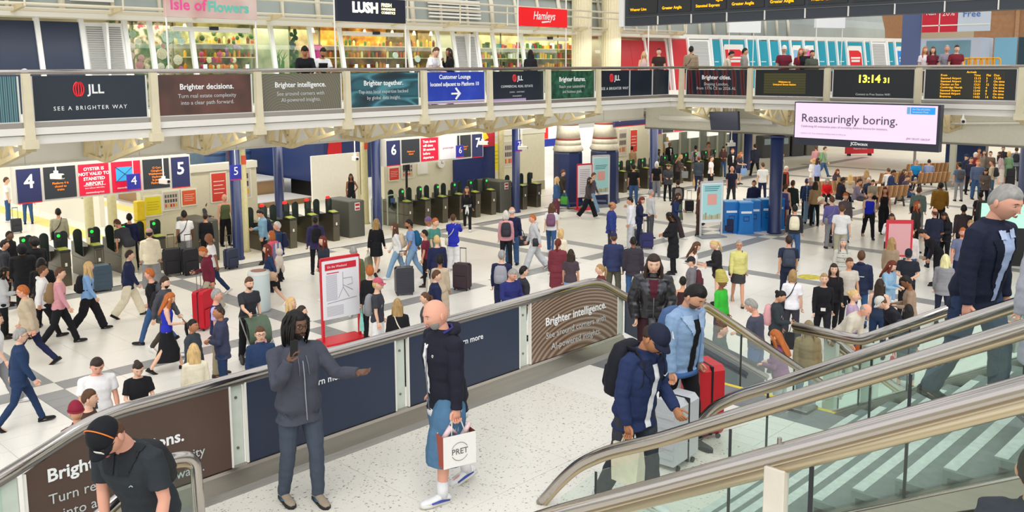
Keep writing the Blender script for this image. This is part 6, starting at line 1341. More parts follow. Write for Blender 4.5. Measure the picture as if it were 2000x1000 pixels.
def shoulder_bag(t, J, side, col, label, size=(.26, .10, .24), cross=True, low=.0):
    s = 1 if side == 'L' else -1; q = J['pel']+V(s*.19, .02, .0-low); x, y, z = wloc(t, q); sc = t.scale[2]; w, d, h = [i*sc for i in size]
    o = thing('shoulder_bag', label, 'bag', (x, y, z-h*.5), t.rotation_euler[2]+pi/2, 'bags and backpacks of the crowd')
    MB().bbox(-w/2, w/2, -d/2, d/2, 0, h, .03).build('bag_body', fab(col, .6, .15), o, True)
    # strap over the far shoulder, in the person's frame
    e = -s if cross else s; P = [(s*.19, -.03, J['pel'][2]+.1), (0 if cross else s*.17, -.145, J['pel'][2]+.30), (e*.09 if cross else s*.14, -.06+J['sho'][1], J['sho'][2]+.075), (e*.08 if cross else s*.14, .07+J['sho'][1], J['sho'][2]+.05), (0 if cross else s*.17, .16, J['pel'][2]+.28), (s*.19, .06, J['pel'][2]+.1)]
    W_ = [wloc(t, p) for p in P]; c0, n0 = cos(-(o.rotation_euler[2])), sin(-(o.rotation_euler[2])); L0 = o.location
    Q = [((p[0]-L0[0])*c0-(p[1]-L0[1])*n0, (p[0]-L0[0])*n0+(p[1]-L0[1])*c0, p[2]-L0[2]) for p in W_]
    MB().tube(arcpts(Q, .12, 4), .012, 5).build('strap', fab(col, .6, .1), o); return o
_sc = {}
def suitcase(px, py, col, label, h=.62, w=.42, d=.26, deg=20, hard=True, handle=True, z0=0., tilt=0., pos=None):
    p = gz(px, py, z0) if pos is None else pos; o = thing('suitcase', label, 'suitcase', (p[0], p[1], z0), facecam(p[0], p[1], deg), 'suitcases and wheeled bags')
    mb = MB(); r = .05
    mb.prism([(-w/2+r, .05), (w/2-r, .05), (w/2, .05+r), (w/2, h-r), (w/2-r, h), (-w/2+r, h), (-w/2, h-r), (-w/2, .05+r)], -d/2, d/2)
    b = mb.build('shell', mat(COLS.get(col, col), .35 if hard else .75, bump=.1, bscale=40), o)
    if hard:
        for i in range(5): MB().box(-w/2+.05, w/2-.05, -d/2-.008, -d/2, .12+(h-.2)*i/5, .12+(h-.2)*i/5+(h-.2)/11).build('ridge', mat(COLS.get(col, col), .4), o)
    else:
        MB().bbox(-w*.4, w*.4, -d/2-.04, -d/2, .1, h*.55, .015).build('front_pocket', mat(COLS.get(col, col), .8), o)
    MB().box(-w/2-.004, w/2+.004, -.012, .012, .06, h+.004).build('zip', BLK, o)
    for sx in (-1, 1):
        for sy in (-1, 1): MB().tube([(sx*w*.4-.012, sy*d*.36, .028), (sx*w*.4+.012, sy*d*.36, .028)], .028, 10).build('wheel', BLK, o)
    if handle:
        MB().tube([(-.09, d*.3, h), (-.09, d*.3, h+.42)], .009, 6).tube([(.09, d*.3, h), (.09, d*.3, h+.42)], .009, 6).build('pull_bar', STEELD, o); MB().tube([(-.1, d*.3, h+.42), (.1, d*.3, h+.42)], .014, 6).build('handle', BLK, o)
    if tilt: o.rotation_euler = Euler((radians(tilt), 0, o.rotation_euler[2]))
    return o
def phone(t, J, k, label, up=False):
    q = J['wr'+k]+J['hd'+k]*.10; o = thing('phone', label, 'phone', wloc(t, q), t.rotation_euler[2], 'phones in hands'); d = J['hd'+k]
    MB().bbox(-.036, .036, -.005, .005, -.03, .12, .004).build('case', BLK, o); MB().box(-.033, .033, .005, .0065, -.026, .116).build('screen', mat('8fa6c0', .2, emit=.3), o)
    o.rotation_euler = Euler((radians(-35 if not up else 8), 0, t.rotation_euler[2])); return o
# ---------------------------------------------------------------- the crowd
# head x, head y, height, facing (0 = towards us, 90 = right, 180 = away, 270 = left), pose, sex, skin, hair, hair colour, top, colour, legs, colour, shoes, extras | label
CROWD = '''
12,347,1.8,90,stand,m,a,short,brn,tee,white,straight,denim,white,|man in white T-shirt standing left of the platform sign 4
50,352,1.75,0,stand,m,a,short,blk,long,white,slim,denim,black,|person in slim jeans half hidden behind the platform sign 4
113,408,1.78,180,stand,m,b,short,blk,long,stone,straight,char,black,sb:L:black|man in pale stone shirt with black strap passing the left gates
18,452,1.75,60,stand,m,e,buzz,blk,jacket,black,slim,black,black,|man with shaved dark head at the far left edge by the gates
8,470,1.72,90,stand,m,b,short,blk,hoodie,char,slim,black,black,|short man in charcoal hoodie at the left edge below the gates
66,466,1.7,200,stand,f,e,afro,blk,coat,black,slim,black,black,fat:1.25|person in puffy black coat with afro hair at the left gates
42,478,1.7,180,stand,m,d,hatonly,blk,coat,black,slim,black,black,fat:1.25;hat:hood:black|person in black hooded puffer coat in the dark group at left
80,505,1.66,170,stand,f,d,long,blk,coat,black,slim,black,black,fat:1.2|long-haired woman in black coat at the right of the dark group
226,431,1.82,215,bend,m,b,short,brn,tee,char,straight,stone,white,hat:cap:5a3a34|man in charcoal T-shirt and brown cap leaning at the gate
252,418,1.74,180,stand,m,b,short,blk,long,navy,straight,black,black,|dark-haired man in navy top walking through the gates
291,448,1.72,180,stand,f,b,hatonly,blk,hoodie,cream,wide,grey,white,hat:cap:b08a88;fat:1.15|person in cream hoodie and dusty pink cap seen from behind
327,389,1.66,0,both,f,b,long,dkbr,long,pink,slim,pink,black,|woman in pale pink standing behind the gates under the posters
359,412,1.8,180,walk,m,d,short,blk,tee,white,straight,grey,white,sb:L:black|man in white T-shirt with black strap and grey joggers seen from behind
404,392,1.55,90,both,f,c,long,blk,long,dgrey,slim,black,black,|dark-haired woman bent over the counter left of column 5
438,380,1.8,20,stand,m,r,bald,brn,tank,olive,straight,black,black,|bald man in olive vest left of the sign 5 column
401,417,1.62,170,stand,f,b,bun,dkbr,long,black,slim,black,black,|woman in black behind the man in white T-shirt at the gate
407,457,1.76,270,walk,m,d,bald,blk,tee,white,slim,ddenim,white,|bald man in white T-shirt and dark jeans beside the maroon hoodie
393,484,1.76,280,phonewalk,m,b,short,ginger,hoodie,maroon,straight,stone,white,ph|man in maroon hoodie reading a phone beside a red suitcase
253,490,1.72,95,walk,f,a,short,dkbr,blazer,navy,wide,cream,black,|person in navy blazer and cream wide trousers striding right
173,512,1.7,80,walk,f,a,long,blond,long,sky,wide,black,black,bp:black|blonde woman in sky blue top and black wide trousers
117,524,1.8,85,walk,m,a,short,brn,long,pink,straight,black,black,bp:8a7050|man in pale pink sweater and black trousers striding right
84,520,1.72,100,walk2,f,b,bun,brn,hoodie,white,slim,black,black,|brown-haired person in white hooded jacket behind the pink sweater
12,523,1.66,90,phone,f,c,long,blk,jacket,lgrey,slim,black,black,ph|dark-haired woman in pale grey jacket with phone at the left edge
43,559,1.78,255,walk,m,r,short,ginger,jacket,beige,slim,navy,black,glasses;fat:1.1|red-haired man in glasses and beige jacket with navy trousers
40,643,1.78,92,walk,m,a,parted,ghair,blazer,ddenim,slim,ddenim,black,glasses|grey-haired man in navy suit striding right at the left edge
-8,612,1.8,80,walk,m,a,short,brn,tee,white,wide,grey,white,|man in white T-shirt and grey joggers cut by the left edge
291,526,1.76,250,walk,m,r,short,ginger,tee,black,slim,denim,black,bp:dgrey|red-haired man in black T-shirt left of the ginger woman
322,542,1.76,60,walk2,m,a,short,dkbr,jacket,dgrey,slim,4a4238,white,bp:black;beard:blk|man in dark grey jacket with headband and large black backpack
335,573,1.68,90,phonewalk,f,a,long,ginger,tank,royal,longskirt,black,black,ph|woman with long ginger hair in blue top and long black skirt
423,566,1.76,80,stand,m,r,short,ghair,tee,navy,straight,khaki,brown,|grey-haired man in navy gilet with lilac sleeves beside a red suitcase
427,599,1.76,270,folded,m,c,buzz,dkbr,hoodie,3c4058,slim,ddenim,black,|man in slate blue hoodie with folded arms and dark jeans
376,625,1.66,60,stand,f,c,pony,blk,jacket,3a4048,slim,black,black,|woman with dark ponytail in dark leather jacket behind the blonde
378,673,1.66,190,stand,f,a,long,blond,long,cream,slim,black,black,|long-haired blonde in cream top above the left end of the balustrade
190,703,1.78,10,phone,m,r,short,dkbr,tee,white,straight,navy,white,ph;fat:1.1|short-haired man in white T-shirt above the brown advert panel
270,710,1.66,10,both,f,a,bun,dkbr,tee,black,slim,black,black,|woman in black T-shirt looking down above the brown panel
174,763,1.70,80,stand,m,a,short,brn,tee,brown,slim,navy,black,|brown-haired man whose head shows above the sloping left rail
147,788,1.68,200,stand,f,b,hatonly,brn,hoodie,maroon,slim,black,black,hat:beanie:8a2438|person in maroon beanie above the sloping left rail
487,543,1.8,30,reach,m,a,short,brn,tee,char,straight,black,black,beard:brn|bearded man in black T-shirt pushing the green pushchair
508,640,1.74,10,stand,m,a,short,brn,blazer,ddenim,slim,navy,black,glasses|man in glasses and blue jacket above the left end of the navy panels
685,340,1.70,10,hip,f,d,long,blk,tank,black,slim,black,black,|woman in black vest with long dark hair on the bright platform
766,330,1.70,60,stand,f,c,hijab,blk,coat,black,slim,black,black,|person in black coat and headscarf behind the green-lamp gates
912,365,1.72,0,walk,f,b,long,brn,long,black,slim,black,white,|woman in black with a white jumper tied at her waist
735,428,1.72,160,walk,f,a,long,dblond,long,black,skirt,black,black,tote:L:8b8a74:big|blonde woman in black with a large olive tote bag
770,437,1.68,270,walk,f,a,long,brn,long,white,straight,ldenim,white,sb:R:black;bp:e0c8a8|woman in white top and light jeans with a cream backpack
798,430,1.8,275,pull,m,c,short,blk,tee,7f9fd0,straight,ldenim,black,bp:1f5a80;beard:blk|bearded man in blue T-shirt pulling a charcoal suitcase
836,425,1.6,270,stand,f,c,beanie,blk,long,white,slim,black,black,hat:beanie:7a6490|woman in purple patterned headscarf beside the suitcase queue
850,427,1.76,60,stand,m,a,short,ginger,tee,tealg,straight,ddenim,brown,bp:6a9a80|man in green T-shirt behind the blond boy in navy
829,450,1.6,260,stand,m,b,short,blk,tee,maroon,slim,black,brown,|dark-haired boy in maroon T-shirt beside the boy in navy
853,461,1.74,190,stand,m,a,short,blond,long,navy,slim,ddenim,black,tote:L:d8d2c4:long|blond boy in navy sweater with a long cream tote
885,419,1.72,170,photo,f,a,bun,brn,jacket,royal,wide,white,white,sb:L:cream|woman in royal blue jacket and white trousers taking a photo
859,500,1.68,175,stand,f,c,curly,blk,long,beige,wide,beige,brown,|curly-haired person in beige beside the tall brown suitcase
853,529,1.76,95,walk,m,a,crop,brn,blazer,navy,slim,navy,black,|man in navy suit and tie walking right behind the balustrade
830,572,1.66,270,stand,f,a,pony,brn,long,dgrey,slim,black,black,|brown-haired woman in profile left of the bald man
738,545,1.78,80,stand,m,a,short,blond,tee,3c3d46,shorts,white,white,hat:cap:c05a6c;bp:grey|man in a faded pink cap and charcoal T-shirt with grey backpack
722,521,1.7,180,stand,f,a,curly,ginger,long,black,slim,black,black,tote:L:8fd0c4|curly ginger-haired woman in black with a mint green bag
776,585,1.7,185,stand,f,a,long,dblond,long,black,slim,black,black,sb:R:cream|long-haired blonde in black seen from behind next to the pink cap
690,482,1.76,170,stand,m,d,crop,ghair,hoodie,olive,straight,olive,white,|grey-haired man in olive green hoodie behind the map stand
630,462,1.74,300,stand,f,a,long,auburn,jacket,2c3440,straight,ddenim,white,|woman in dark leather jacket and jeans left of the map stand
615,423,1.74,190,stand,m,e,buzz,blk,hoodie,3a3660,slim,black,black,bp:black|man in purple hoodie with a black backpack by the red-lamp gates
505,411,1.74,280,phone,m,b,short,blk,jacket,7aa0b8,straight,black,black,bp:navy|man in light denim jacket looking at a phone near column 5
541,434,1.72,270,stand,m,r,short,whair,jacket,ddenim,slim,black,black,bp:navy|white-haired man in dark blue jacket behind the pink jacket
530,452,1.68,230,stand,f,a,bob,ginger,jacket,hotpink,slim,black,black,bp:7a7aa4|ginger-haired woman in hot pink jacket seen from behind
521,478,1.7,275,walk,f,a,long,auburn,long,ddenim,skirt,black,white,sb:L:c8a888|woman in blue top and black skirt holding a cuddly toy rabbit
568,582,1.66,70,stand,f,a,long,blond,long,lgrey,slim,black,black,|blonde woman behind the locs of the man on the phone
589,598,1.62,90,stand,f,a,pony,dkbr,long,white,slim,black,black,|dark-haired girl with ponytail between blonde woman and hooded man
980,490,1.76,170,stand,m,a,short,ghair,long,navy,straight,navy,black,bp:9a9aa4|grey-haired man in navy sweater with a grey backpack
1005,528,1.76,40,both,m,r,short,ghair,long,2c3270,straight,navy,black,fat:1.15|grey-haired man in royal navy shirt at the balustrade rail
1023,521,1.72,110,stand,m,a,short,blk,jacket,char,slim,black,black,|dark-haired man hidden behind the man in royal navy shirt
1000,405,1.8,170,stand,m,r,balding,whair,long,navy,straight,denim,black,fat:1.1|old white-haired man in navy sweater and jeans with a duffel bag
988,412,1.72,180,stand,f,r,bob,whair,long,pink,slim,black,black,bp:char|white-haired woman in pink with black bag beside the old man
1040,420,1.74,280,walk,m,r,crop,ginger,hoodie,lgrey,wide,lgrey,grey,sb:L:char|red-haired boy in pale grey tracksuit with a round black bag
1077,398,1.7,175,walk,f,a,long,brn,tee,white,straight,denim,white,bp:floral|girl in white T-shirt and jeans with a floral backpack
1096,448,1.62,150,stand,f,a,bob,blond,long,cream,slim,cream,white,|blonde child in cream behind the woman in maroon coat
1090,467,1.72,170,stand,f,a,pony,auburn,coat,7a3440,slim,stone,black,fat:1.05|woman in long maroon coat with auburn ponytail
1115,488,1.6,170,stand,f,b,long,dkbr,tee,4c4048,slim,sky,black,|long-haired girl in brown T-shirt beside the maroon coat
1088,346,1.7,100,stand,f,a,long,blond,jacket,denim,longskirt,6a3a44,white,|blonde woman in denim jacket left of the navy pillar
1100,333,1.74,60,walk,f,a,curly,brn,jacket,3a3630,straight,denim,tan,tote:R:green|curly-haired woman in dark jacket with a bright green carrier bag
1152,347,1.72,75,walk,f,a,long,dkbr,long,4c4448,wide,black,white,|dark-haired woman in patterned blouse walking past the pillar posters
1160,338,1.76,80,walk2,m,a,short,brn,long,5c5460,straight,ldenim,white,|man in grey sweater walking beside the patterned blouse
1196,395,1.8,85,stand,m,c,balding,brn,jacket,2c3c80,slim,char,black,fat:1.1|balding man in bright blue jacket standing sideways
1230,386,1.76,270,call,m,b,short,blk,hoodie,e4e6ec,wide,lgrey,white,|dark-haired man in white hoodie and grey joggers hand on chin
1256,386,1.68,90,phone,f,a,bob,auburn,jacket,navy,slim,navy,black,ph|auburn-haired woman in navy jacket beside the navy suitcase
1272,371,1.74,120,stand,m,r,short,ghair,long,lgrey,straight,dgrey,black,|grey-haired man in pale shirt behind the woman in navy jacket
1199,455,1.8,180,stand,m,r,short,brn,jacket,343c60,straight,5c5a4c,black,hat:cap:2c3050;glasses|man in navy cap and navy jacket with khaki trousers from behind
1237,463,1.78,185,stand,m,d,buzz,blk,jacket,3a343e,slim,denim,black,|man with cropped hair in charcoal jacket and jeans from behind
1305,416,1.86,270,both,f,c,locs,blk,coat,black,slim,black,black,|person with long locs in long black coat reading a phone
1326,378,1.72,80,phonewalk,f,b,long,dkbr,long,27335c,wide,3c2f34,white,ph|woman in navy top and dark wide trousers walking with a phone
1370,352,1.74,90,stand,m,a,short,brn,coat,5c3c38,wide,5c3c38,brown,|person in long brown coat left of the blue advert stand
1374,376,1.62,80,both,f,r,bob,blond,long,5c3c38,slim,brown,black,|blonde woman in brown partly behind the blue advert stand
1430,325,1.8,10,walk,m,r,balding,whair,tee,24283c,slim,char,black,|balding man in dark polo walking towards us with a coat
1473,353,1.7,0,stand,m,b,short,brn,hoodie,navy,slim,black,black,|person in navy hoodie standing behind the blue bins
1283,316,1.72,170,stand,f,r,bob,whair,tee,black,straight,grey,white,|white-haired woman in black T-shirt with grey trousers
1306,322,1.7,10,both,f,a,bob,brn,jacket,dgrey,slim,black,black,|woman in grey jacket drinking beside the white-haired woman
1324,352,1.7,190,walk,m,a,short,dkbr,jacket,char,straight,5a6a54,grey,bp:8a8078|person with grey-brown backpack and green trousers
1238,322,1.78,180,stand,m,b,short,blk,tee,black,straight,denim,black,|man in black T-shirt and blue jeans at the far gates
1200,302,1.74,100,stand,m,r,balding,ginger,tee,black,slim,black,black,|balding man in black T-shirt next to the right navy pillar
1211,267,1.8,60,stand,m,r,short,brn,tee,black,slim,black,black,|tall man in black T-shirt before the yellow timetable
1234,286,1.78,180,stand,m,b,short,blk,long,tan,straight,tan,black,|man in tan sweater seen from behind at the far gates
1241,276,1.76,300,stand,f,a,short,brn,tee,white,slim,tan,black,|person in white T-shirt beyond the man in tan sweater
1287,292,1.74,90,reach,f,c,long,blk,long,grey,slim,black,black,|woman in grey sweater reaching at the far gates
1308,278,1.8,40,stand,m,d,bald,blk,blazer,black,slim,black,black,|bald man in black suit walking through the far gates
1292,271,1.7,180,stand,f,b,short,blk,long,a08048,slim,black,black,|dark-haired person in mustard beyond the bald man in suit
1303,268,1.7,180,stand,f,a,bob,blond,long,white,slim,grey,black,|blonde woman in white beyond the bald man in suit
1331,303,1.72,90,both,f,a,long,dblond,long,4a3c3c,slim,black,black,tote:R:grey|long-haired blonde in brown jumper with a grey bag
1359,285,1.8,180,stand,m,b,short,blk,long,b4a8ac,slim,black,black,|man in pale mauve shirt from behind at the far gates
1365,306,1.7,185,stand,f,b,bun,auburn,jacket,3a4450,slim,navy,black,tote:L:c8a070|person in slate jacket with a tan paper bag
1384,279,1.74,10,stand,f,c,afro,brn,long,a88070,slim,black,black,|woman with huge hair in rose top at the far gates
1390,305,1.72,80,stand,f,a,pony,brn,tee,white,longskirt,black,black,|woman in white T-shirt and long black skirt
1413,287,1.7,0,both,f,b,long,dkbr,long,5a4040,slim,denim,black,|dark-haired woman reading between the white T-shirt and black jacket
1431,291,1.74,20,stand,m,a,short,ginger,blazer,black,slim,black,black,|ginger-haired man in black jacket and white shirt
1449,298,1.7,60,both,f,a,long,ginger,tee,3a3a48,skirt,navy,black,tote:R:7fa0d0|ginger woman in dark T-shirt carrying a denim jacket
1475,282,1.85,200,walk,m,a,short,dkbr,jacket,262838,slim,black,black,fat:1.1|tall man in dark jacket left of the thick blue column
1490,318,1.76,200,stand,m,a,short,brn,tee,white,slim,navy,black,|man in white T-shirt half hidden by the thick blue column
1527,298,1.78,80,stand,m,a,short,brn,blazer,char,slim,black,black,|man in dark suit right of the thick blue column
1536,325,1.64,60,stand,f,r,short,whair,jacket,3a3844,slim,black,black,|white-haired person in dark jacket right of the orange edged totem
1535,360,1.66,160,stand,f,a,short,brn,tank,4c4a88,minishorts,4a4478,white,|young woman in violet vest and shorts by the totem
1549,353,1.72,150,stand,m,b,short,brn,jacket,2c3a3c,slim,black,black,|man in dark green jacket beside the checked shirt
1583,347,1.8,190,stand,m,r,balding,whair,long,plaid,straight,ldenim,black,fat:1.1|white-haired man in blue checked shirt and light jeans
1593,355,1.66,190,stand,f,b,long,dkbr,long,tan,slim,black,black,|dark-haired woman right of the checked shirt
1576,350,1.6,180,stand,m,a,hatonly,brn,long,navy,slim,black,black,hat:cap:3a3a80|child in blue cap left of the checked shirt
1590,311,1.66,0,both,f,a,hatonly,brn,long,white,wide,white,black,hat:hat:c8a070|woman in white outfit and tan hat on the far floor
1598,309,1.7,120,stand,f,a,long,dkbr,long,9aa8d8,slim,black,black,|dark-haired woman in pale blue behind the tan hat
1612,287,1.72,100,walk,m,a,short,brn,long,8aa088,straight,denim,black,bp:7fa878|person in green striding right on the far floor
1594,285,1.7,180,stand,f,b,short,brn,long,pink,slim,pink,black,|person in pink far away under the pink screen
1600,386,1.74,260,bend,m,a,hatonly,whair,long,4c3038,straight,2c2c30,black,hat:hat:e8dcc0|person in maroon with cream sun hat bending forward
1625,384,1.76,200,stand,m,a,short,brn,long,6a64a4,straight,grey,brown,sb:L:grey|person in lavender top with a grey bag on the back
1553,401,1.76,180,stand,m,b,short,blk,long,char,straight,denim,black,bp:e4dcc0|man in charcoal sweater with a small cream backpack
1645,401,1.78,175,stand,m,a,short,brn,tee,e2e2e2,straight,stone,brown,fat:1.05|man in white T-shirt and khaki trousers seen from behind
1652,378,1.7,10,stand,f,a,curly,ginger,jacket,5c5258,straight,ldenim,black,|person with curly ginger hair in grey cardigan
1700,374,1.74,10,walk,f,a,short,dblond,tank,2030c0,slim,black,black,fat:1.1|blonde woman in cobalt blue vest and black trousers
1729,366,1.74,10,walk2,f,b,long,auburn,tank,black,wide,black,black,|long-haired woman in black top right of the cobalt blue vest
1647,466,1.7,10,stand,f,a,long,ghair,long,c8c6bc,slim,black,black,sb:L:black|grey-haired woman in striped white shirt facing us
1742,418,1.7,10,call,f,c,long,dkbr,long,white,slim,black,white,|dark-haired woman in white blouse talking on a phone
1795,366,1.76,180,stand,m,a,short,brn,jacket,6c7c78,straight,grey,black,sb:L:black|man in grey-green jacket seen from behind near the benches
1838,357,1.8,175,walk,m,d,short,blk,jacket,8a6424,straight,black,black,fat:1.1|man in ochre brown jacket walking away
1792,394,1.7,70,stand,f,a,long,b4562c,jacket,3a3a38,slim,black,black,sb:R:black|red-haired woman in black jacket with a black bag
1826,408,1.8,200,stand,m,r,balding,brn,blazer,272b40,slim,262a40,black,|balding man in dark navy suit with back turned
1843,416,1.72,330,both,f,c,long,dkbr,jacket,222228,slim,black,black,|woman with dark fringe in black holding a coffee
1883,401,1.8,180,walk,m,d,short,blk,blazer,3c3236,slim,2a2426,black,tote:L:orange|man in dark brown suit with an orange bag
1916,375,1.7,190,stand,f,e,bun,blk,tee,3a2c40,slim,black,black,bp:3a2c48|person in dark purple T-shirt right of the brown suit
1911,313,1.8,20,stand,m,r,short,ginger,long,566484,straight,denim,black,fat:1.15|large man in blue-grey sweater and jeans
1888,302,1.78,60,stand,m,a,hatonly,brn,jacket,272e48,slim,ldenim,black,hat:cap:27304c|man in navy cap and navy jacket with pale jeans
1897,308,1.76,20,stand,m,b,short,brn,long,2c2c40,slim,black,black,|man in dark top and black trousers between two blue jackets
1926,331,1.68,10,phone,f,b,long,dkbr,jacket,5c5450,slim,black,black,ph|woman in grey cardigan in front of the beige backpacker
1938,313,1.76,260,stand,m,b,hatonly,brn,long,c4b49c,straight,4a6480,white,bp:char|man in cream sweater with a large charcoal backpack
1953,297,1.74,260,reach,f,a,long,dkbr,long,c0a8ac,longskirt,dcd0cc,white,|woman in mauve blouse stretching out her arm
1906,298,1.7,60,stand,f,a,bob,whair,jacket,7c2430,slim,black,black,|white-haired person in dark red jacket at the far right
1923,294,1.7,0,stand,f,a,long,brn,long,8c8478,slim,denim,black,|brown-haired woman in the dense group at the far right
1935,296,1.72,350,stand,m,a,short,dkbr,long,6a5c54,slim,black,black,|dark-haired man in brown at the back of the far right group
1971,296,1.74,200,stand,f,a,bob,blond,dress,7ca07c,,black,black,|blonde woman in sage green dress at the far right
1986,288,1.78,180,stand,m,a,short,brn,jacket,8c94a0,slim,dgrey,black,bp:char|man in grey with a dark backpack at the right column
1913,290,1.7,30,stand,m,b,short,brn,long,a4705c,slim,black,black,|man in terracotta top at the back of the far right group
1960,286,1.76,10,stand,m,a,short,dkbr,jacket,3c3c48,slim,black,black,|man in dark jacket at the back near the right column
1875,318,1.74,200,stand,m,b,short,blk,tee,5a6a84,slim,grey,black,bp:4a4a50|man with grey backpack left of the navy cap
1541,461,1.8,185,walk,m,b,short,dkbr,tee,262e44,straight,2a3048,black,bp:3c4454|large man in navy T-shirt with a dark grey backpack
1742,465,1.68,160,stand,f,a,long,dblond,long,a08c74,slim,ldenim,white,|long-haired blonde in tan beside the red framed board
1775,489,1.76,0,both,m,a,hatonly,brn,tee,262a34,slim,black,black,hat:cap:262a34|man in black cap and dark T-shirt beside the red framed board
1797,450,1.74,290,bend,m,b,short,blk,long,black,slim,black,black,|dark-haired man in black bending over right of the red board
1881,446,1.76,10,stand,m,r,short,ginger,tee,707894,straight,navy,black,beard:ginger|bearded ginger man in grey-blue T-shirt
1897,431,1.72,30,stand,m,r,short,dblond,long,lgrey,slim,black,black,|dark blond man behind the bearded ginger man
1444,470,1.74,5,walk,f,b,bun,ghair,jacket,yellow,skirt,3a3a3c,tan,glasses;sb:R:4c4c4c|woman in pale yellow cardigan and dark skirt with sunglasses
1364,474,1.68,80,both,f,a,long,brn,tank,f0ece8,skirt,lgrey,black,|bare-shouldered woman with brown hair and yellow clip
1391,471,1.7,275,both,f,a,pony,blond,jacket,262428,minishorts,5c3038,black,|blonde with ponytail in black jacket and maroon shorts
1350,503,1.62,275,stand,m,a,hatonly,brn,hoodie,77747a,slim,black,black,hat:cap:26262c;bp:5a2c34|boy in black cap and grey hoodie
1334,541,1.6,180,stand,f,b,bun,blk,tank,3c2428,slim,black,black,|dark-haired woman with bare shoulders behind the denim jacket man
1411,540,1.7,60,stand,f,d,turban,brn,long,3cb83c,straight,4a4a54,black,hat:turban:b8ac5c|person in green top with yellow striped head wrap
1172,517,1.66,270,stand,f,a,pony,dblond,jacket,6c3438,slim,black,black,|blonde woman in dark red jacket just above the balustrade corner
1549,528,1.68,170,stand,f,a,bob,dblond,tee,f0eef4,slim,3c3c44,black,sb:L:black|blonde woman in white T-shirt with black shoulder bag
1530,570,1.68,85,phone,f,b,bun,blk,jacket,343c40,slim,black,black,ph;bp:d8a0a4;tote:R:262628|woman in dark jacket with pink backpack and printed bag
1610,535,1.74,5,walk,f,a,bun,dblond,long,1c1c22,slim,22222a,black,|blonde woman in black with a white badge on her waist
1629,516,1.74,5,walk2,f,a,long,dkbr,long,1e1c20,slim,black,black,|brown-haired woman in black turtleneck behind the white badge
1683,491,1.8,175,stand,m,a,short,brn,hoodie,27304a,slim,denim,black,|man in navy hoodie with white print on the back
1669,567,1.68,80,stand,f,a,bun,blond,long,b49cb8,slim,denim,black,tote:L:e8641c|blonde woman in lilac with a bright orange bag
1696,598,1.72,60,bend,m,r,balding,ghair,jacket,d0c8b8,straight,stone,black,|old balding man in cream jacket leaning forward
1714,583,1.74,290,bend,m,a,hatonly,brn,jacket,20222a,slim,black,black,hat:cap:c8c8c0|man in black jacket and white patched cap leaning over
1719,546,1.68,175,stand,f,a,long,dkbr,tank,2c3850,slim,ddenim,black,|long-haired woman in navy vest from behind
1746,511,1.68,70,both,f,a,long,auburn,long,8cb0cc,slim,lgrey,white,|auburn-haired woman in pale blue blouse
1766,541,1.74,275,both,m,d,short,blk,long,9c8470,straight,5a5070,black,glasses|man in glasses and brown sweater above the far glass rail
1775,596,1.62,195,stand,f,b,long,blk,jacket,3a4048,longskirt,4c5a5c,black,tote:L:e84a5c|dark-haired woman with pink and orange bag behind the glass rail
1847,498,1.7,170,stand,f,a,long,e0d8a0,jacket,8a8a8e,slim,272c40,black,|pale blonde woman in grey jacket left of the businessman
1462,586,1.8,250,both,m,r,short,ghair,long,4a4c5c,straight,denim,black,fat:1.1|grey-haired man in slate grey sweater behind the glass rail
1410,632,1.66,90,stand,m,r,crop,brn,jacket,3a5048,slim,denim,black,|man with cropped brown hair seen through the stair glass
1511,646,1.68,250,both,f,a,long,ginger,jacket,7c4c78,slim,lgrey,white,|ginger woman in purple jacket by the lower glass rail
1580,628,1.7,10,stand,f,a,long,8c7c5c,jacket,8c7c5c,slim,denim,black,|woman with long ash brown hair and shawl below the corner rail
1660,505,1.7,30,stand,m,b,short,brn,tee,c8c0b4,slim,black,black,|man half hidden behind the navy hoodie
1780,446,1.66,0,stand,f,a,bob,brn,long,d8d0cc,slim,denim,white,|brown-haired woman behind the man bending over
'''
GALLERY = '''
595,93,1.76,0,lean,m,c,curly,blk,long,1c1c22,slim,black,black,|curly-haired person in black patterned top leaning on the gallery rail
632,95,1.78,20,lean,m,c,short,blk,tee,ececec,slim,black,black,beard:blk|bearded man in black waistcoat and white sleeves leaning on the rail
854,94,1.78,60,lean,m,a,short,brn,tee,f2f2f2,slim,black,black,|man in white T-shirt leaning on the gallery rail
879,95,1.7,290,call,f,c,long,dkbr,long,1a1a1e,slim,black,black,|woman in black top hand to her forehead at the gallery rail
1036,98,1.66,170,stand,f,c,long,blk,jacket,24242c,slim,black,black,|woman with long black hair seen from behind before the toy shop
1258,101,1.68,0,stand,f,a,long,blond,tank,d8b8b4,slim,denim,black,|blonde woman in pale pink top right of the twin columns
1287,95,1.76,0,stand,m,a,short,dkbr,tee,3a2c28,slim,black,black,|man in dark brown T-shirt right of the blonde woman in pink
1350,91,1.78,165,stand,m,c,short,blk,jacket,a08c74,slim,black,black,sb:L:black|man in tan jacket with black strap at the gallery rail
1431,101,1.72,90,lean,f,b,short,blk,long,d8ccb8,slim,black,black,|person in cream top bending at the gallery rail
1454,95,1.7,90,stand,m,b,short,blk,hoodie,9c9890,slim,black,black,|boy in grey hoodie at the gallery rail
1532,90,1.7,0,stand,m,a,hatonly,brn,tee,742838,slim,black,black,hat:cap:e8e0d8|person in maroon football shirt and white cap at the rail
1564,95,1.68,20,stand,f,a,long,ginger,tee,742838,slim,black,black,|ginger-haired person in maroon shirt beside the black T-shirt
1574,92,1.78,350,stand,m,a,hatonly,brn,tee,26242a,slim,black,black,hat:capback:ececec|man in black T-shirt and white cap at the gallery rail
1586,99,1.66,30,stand,m,b,short,dkbr,jacket,54584c,slim,black,black,|person in olive jacket right of the black T-shirt
'''
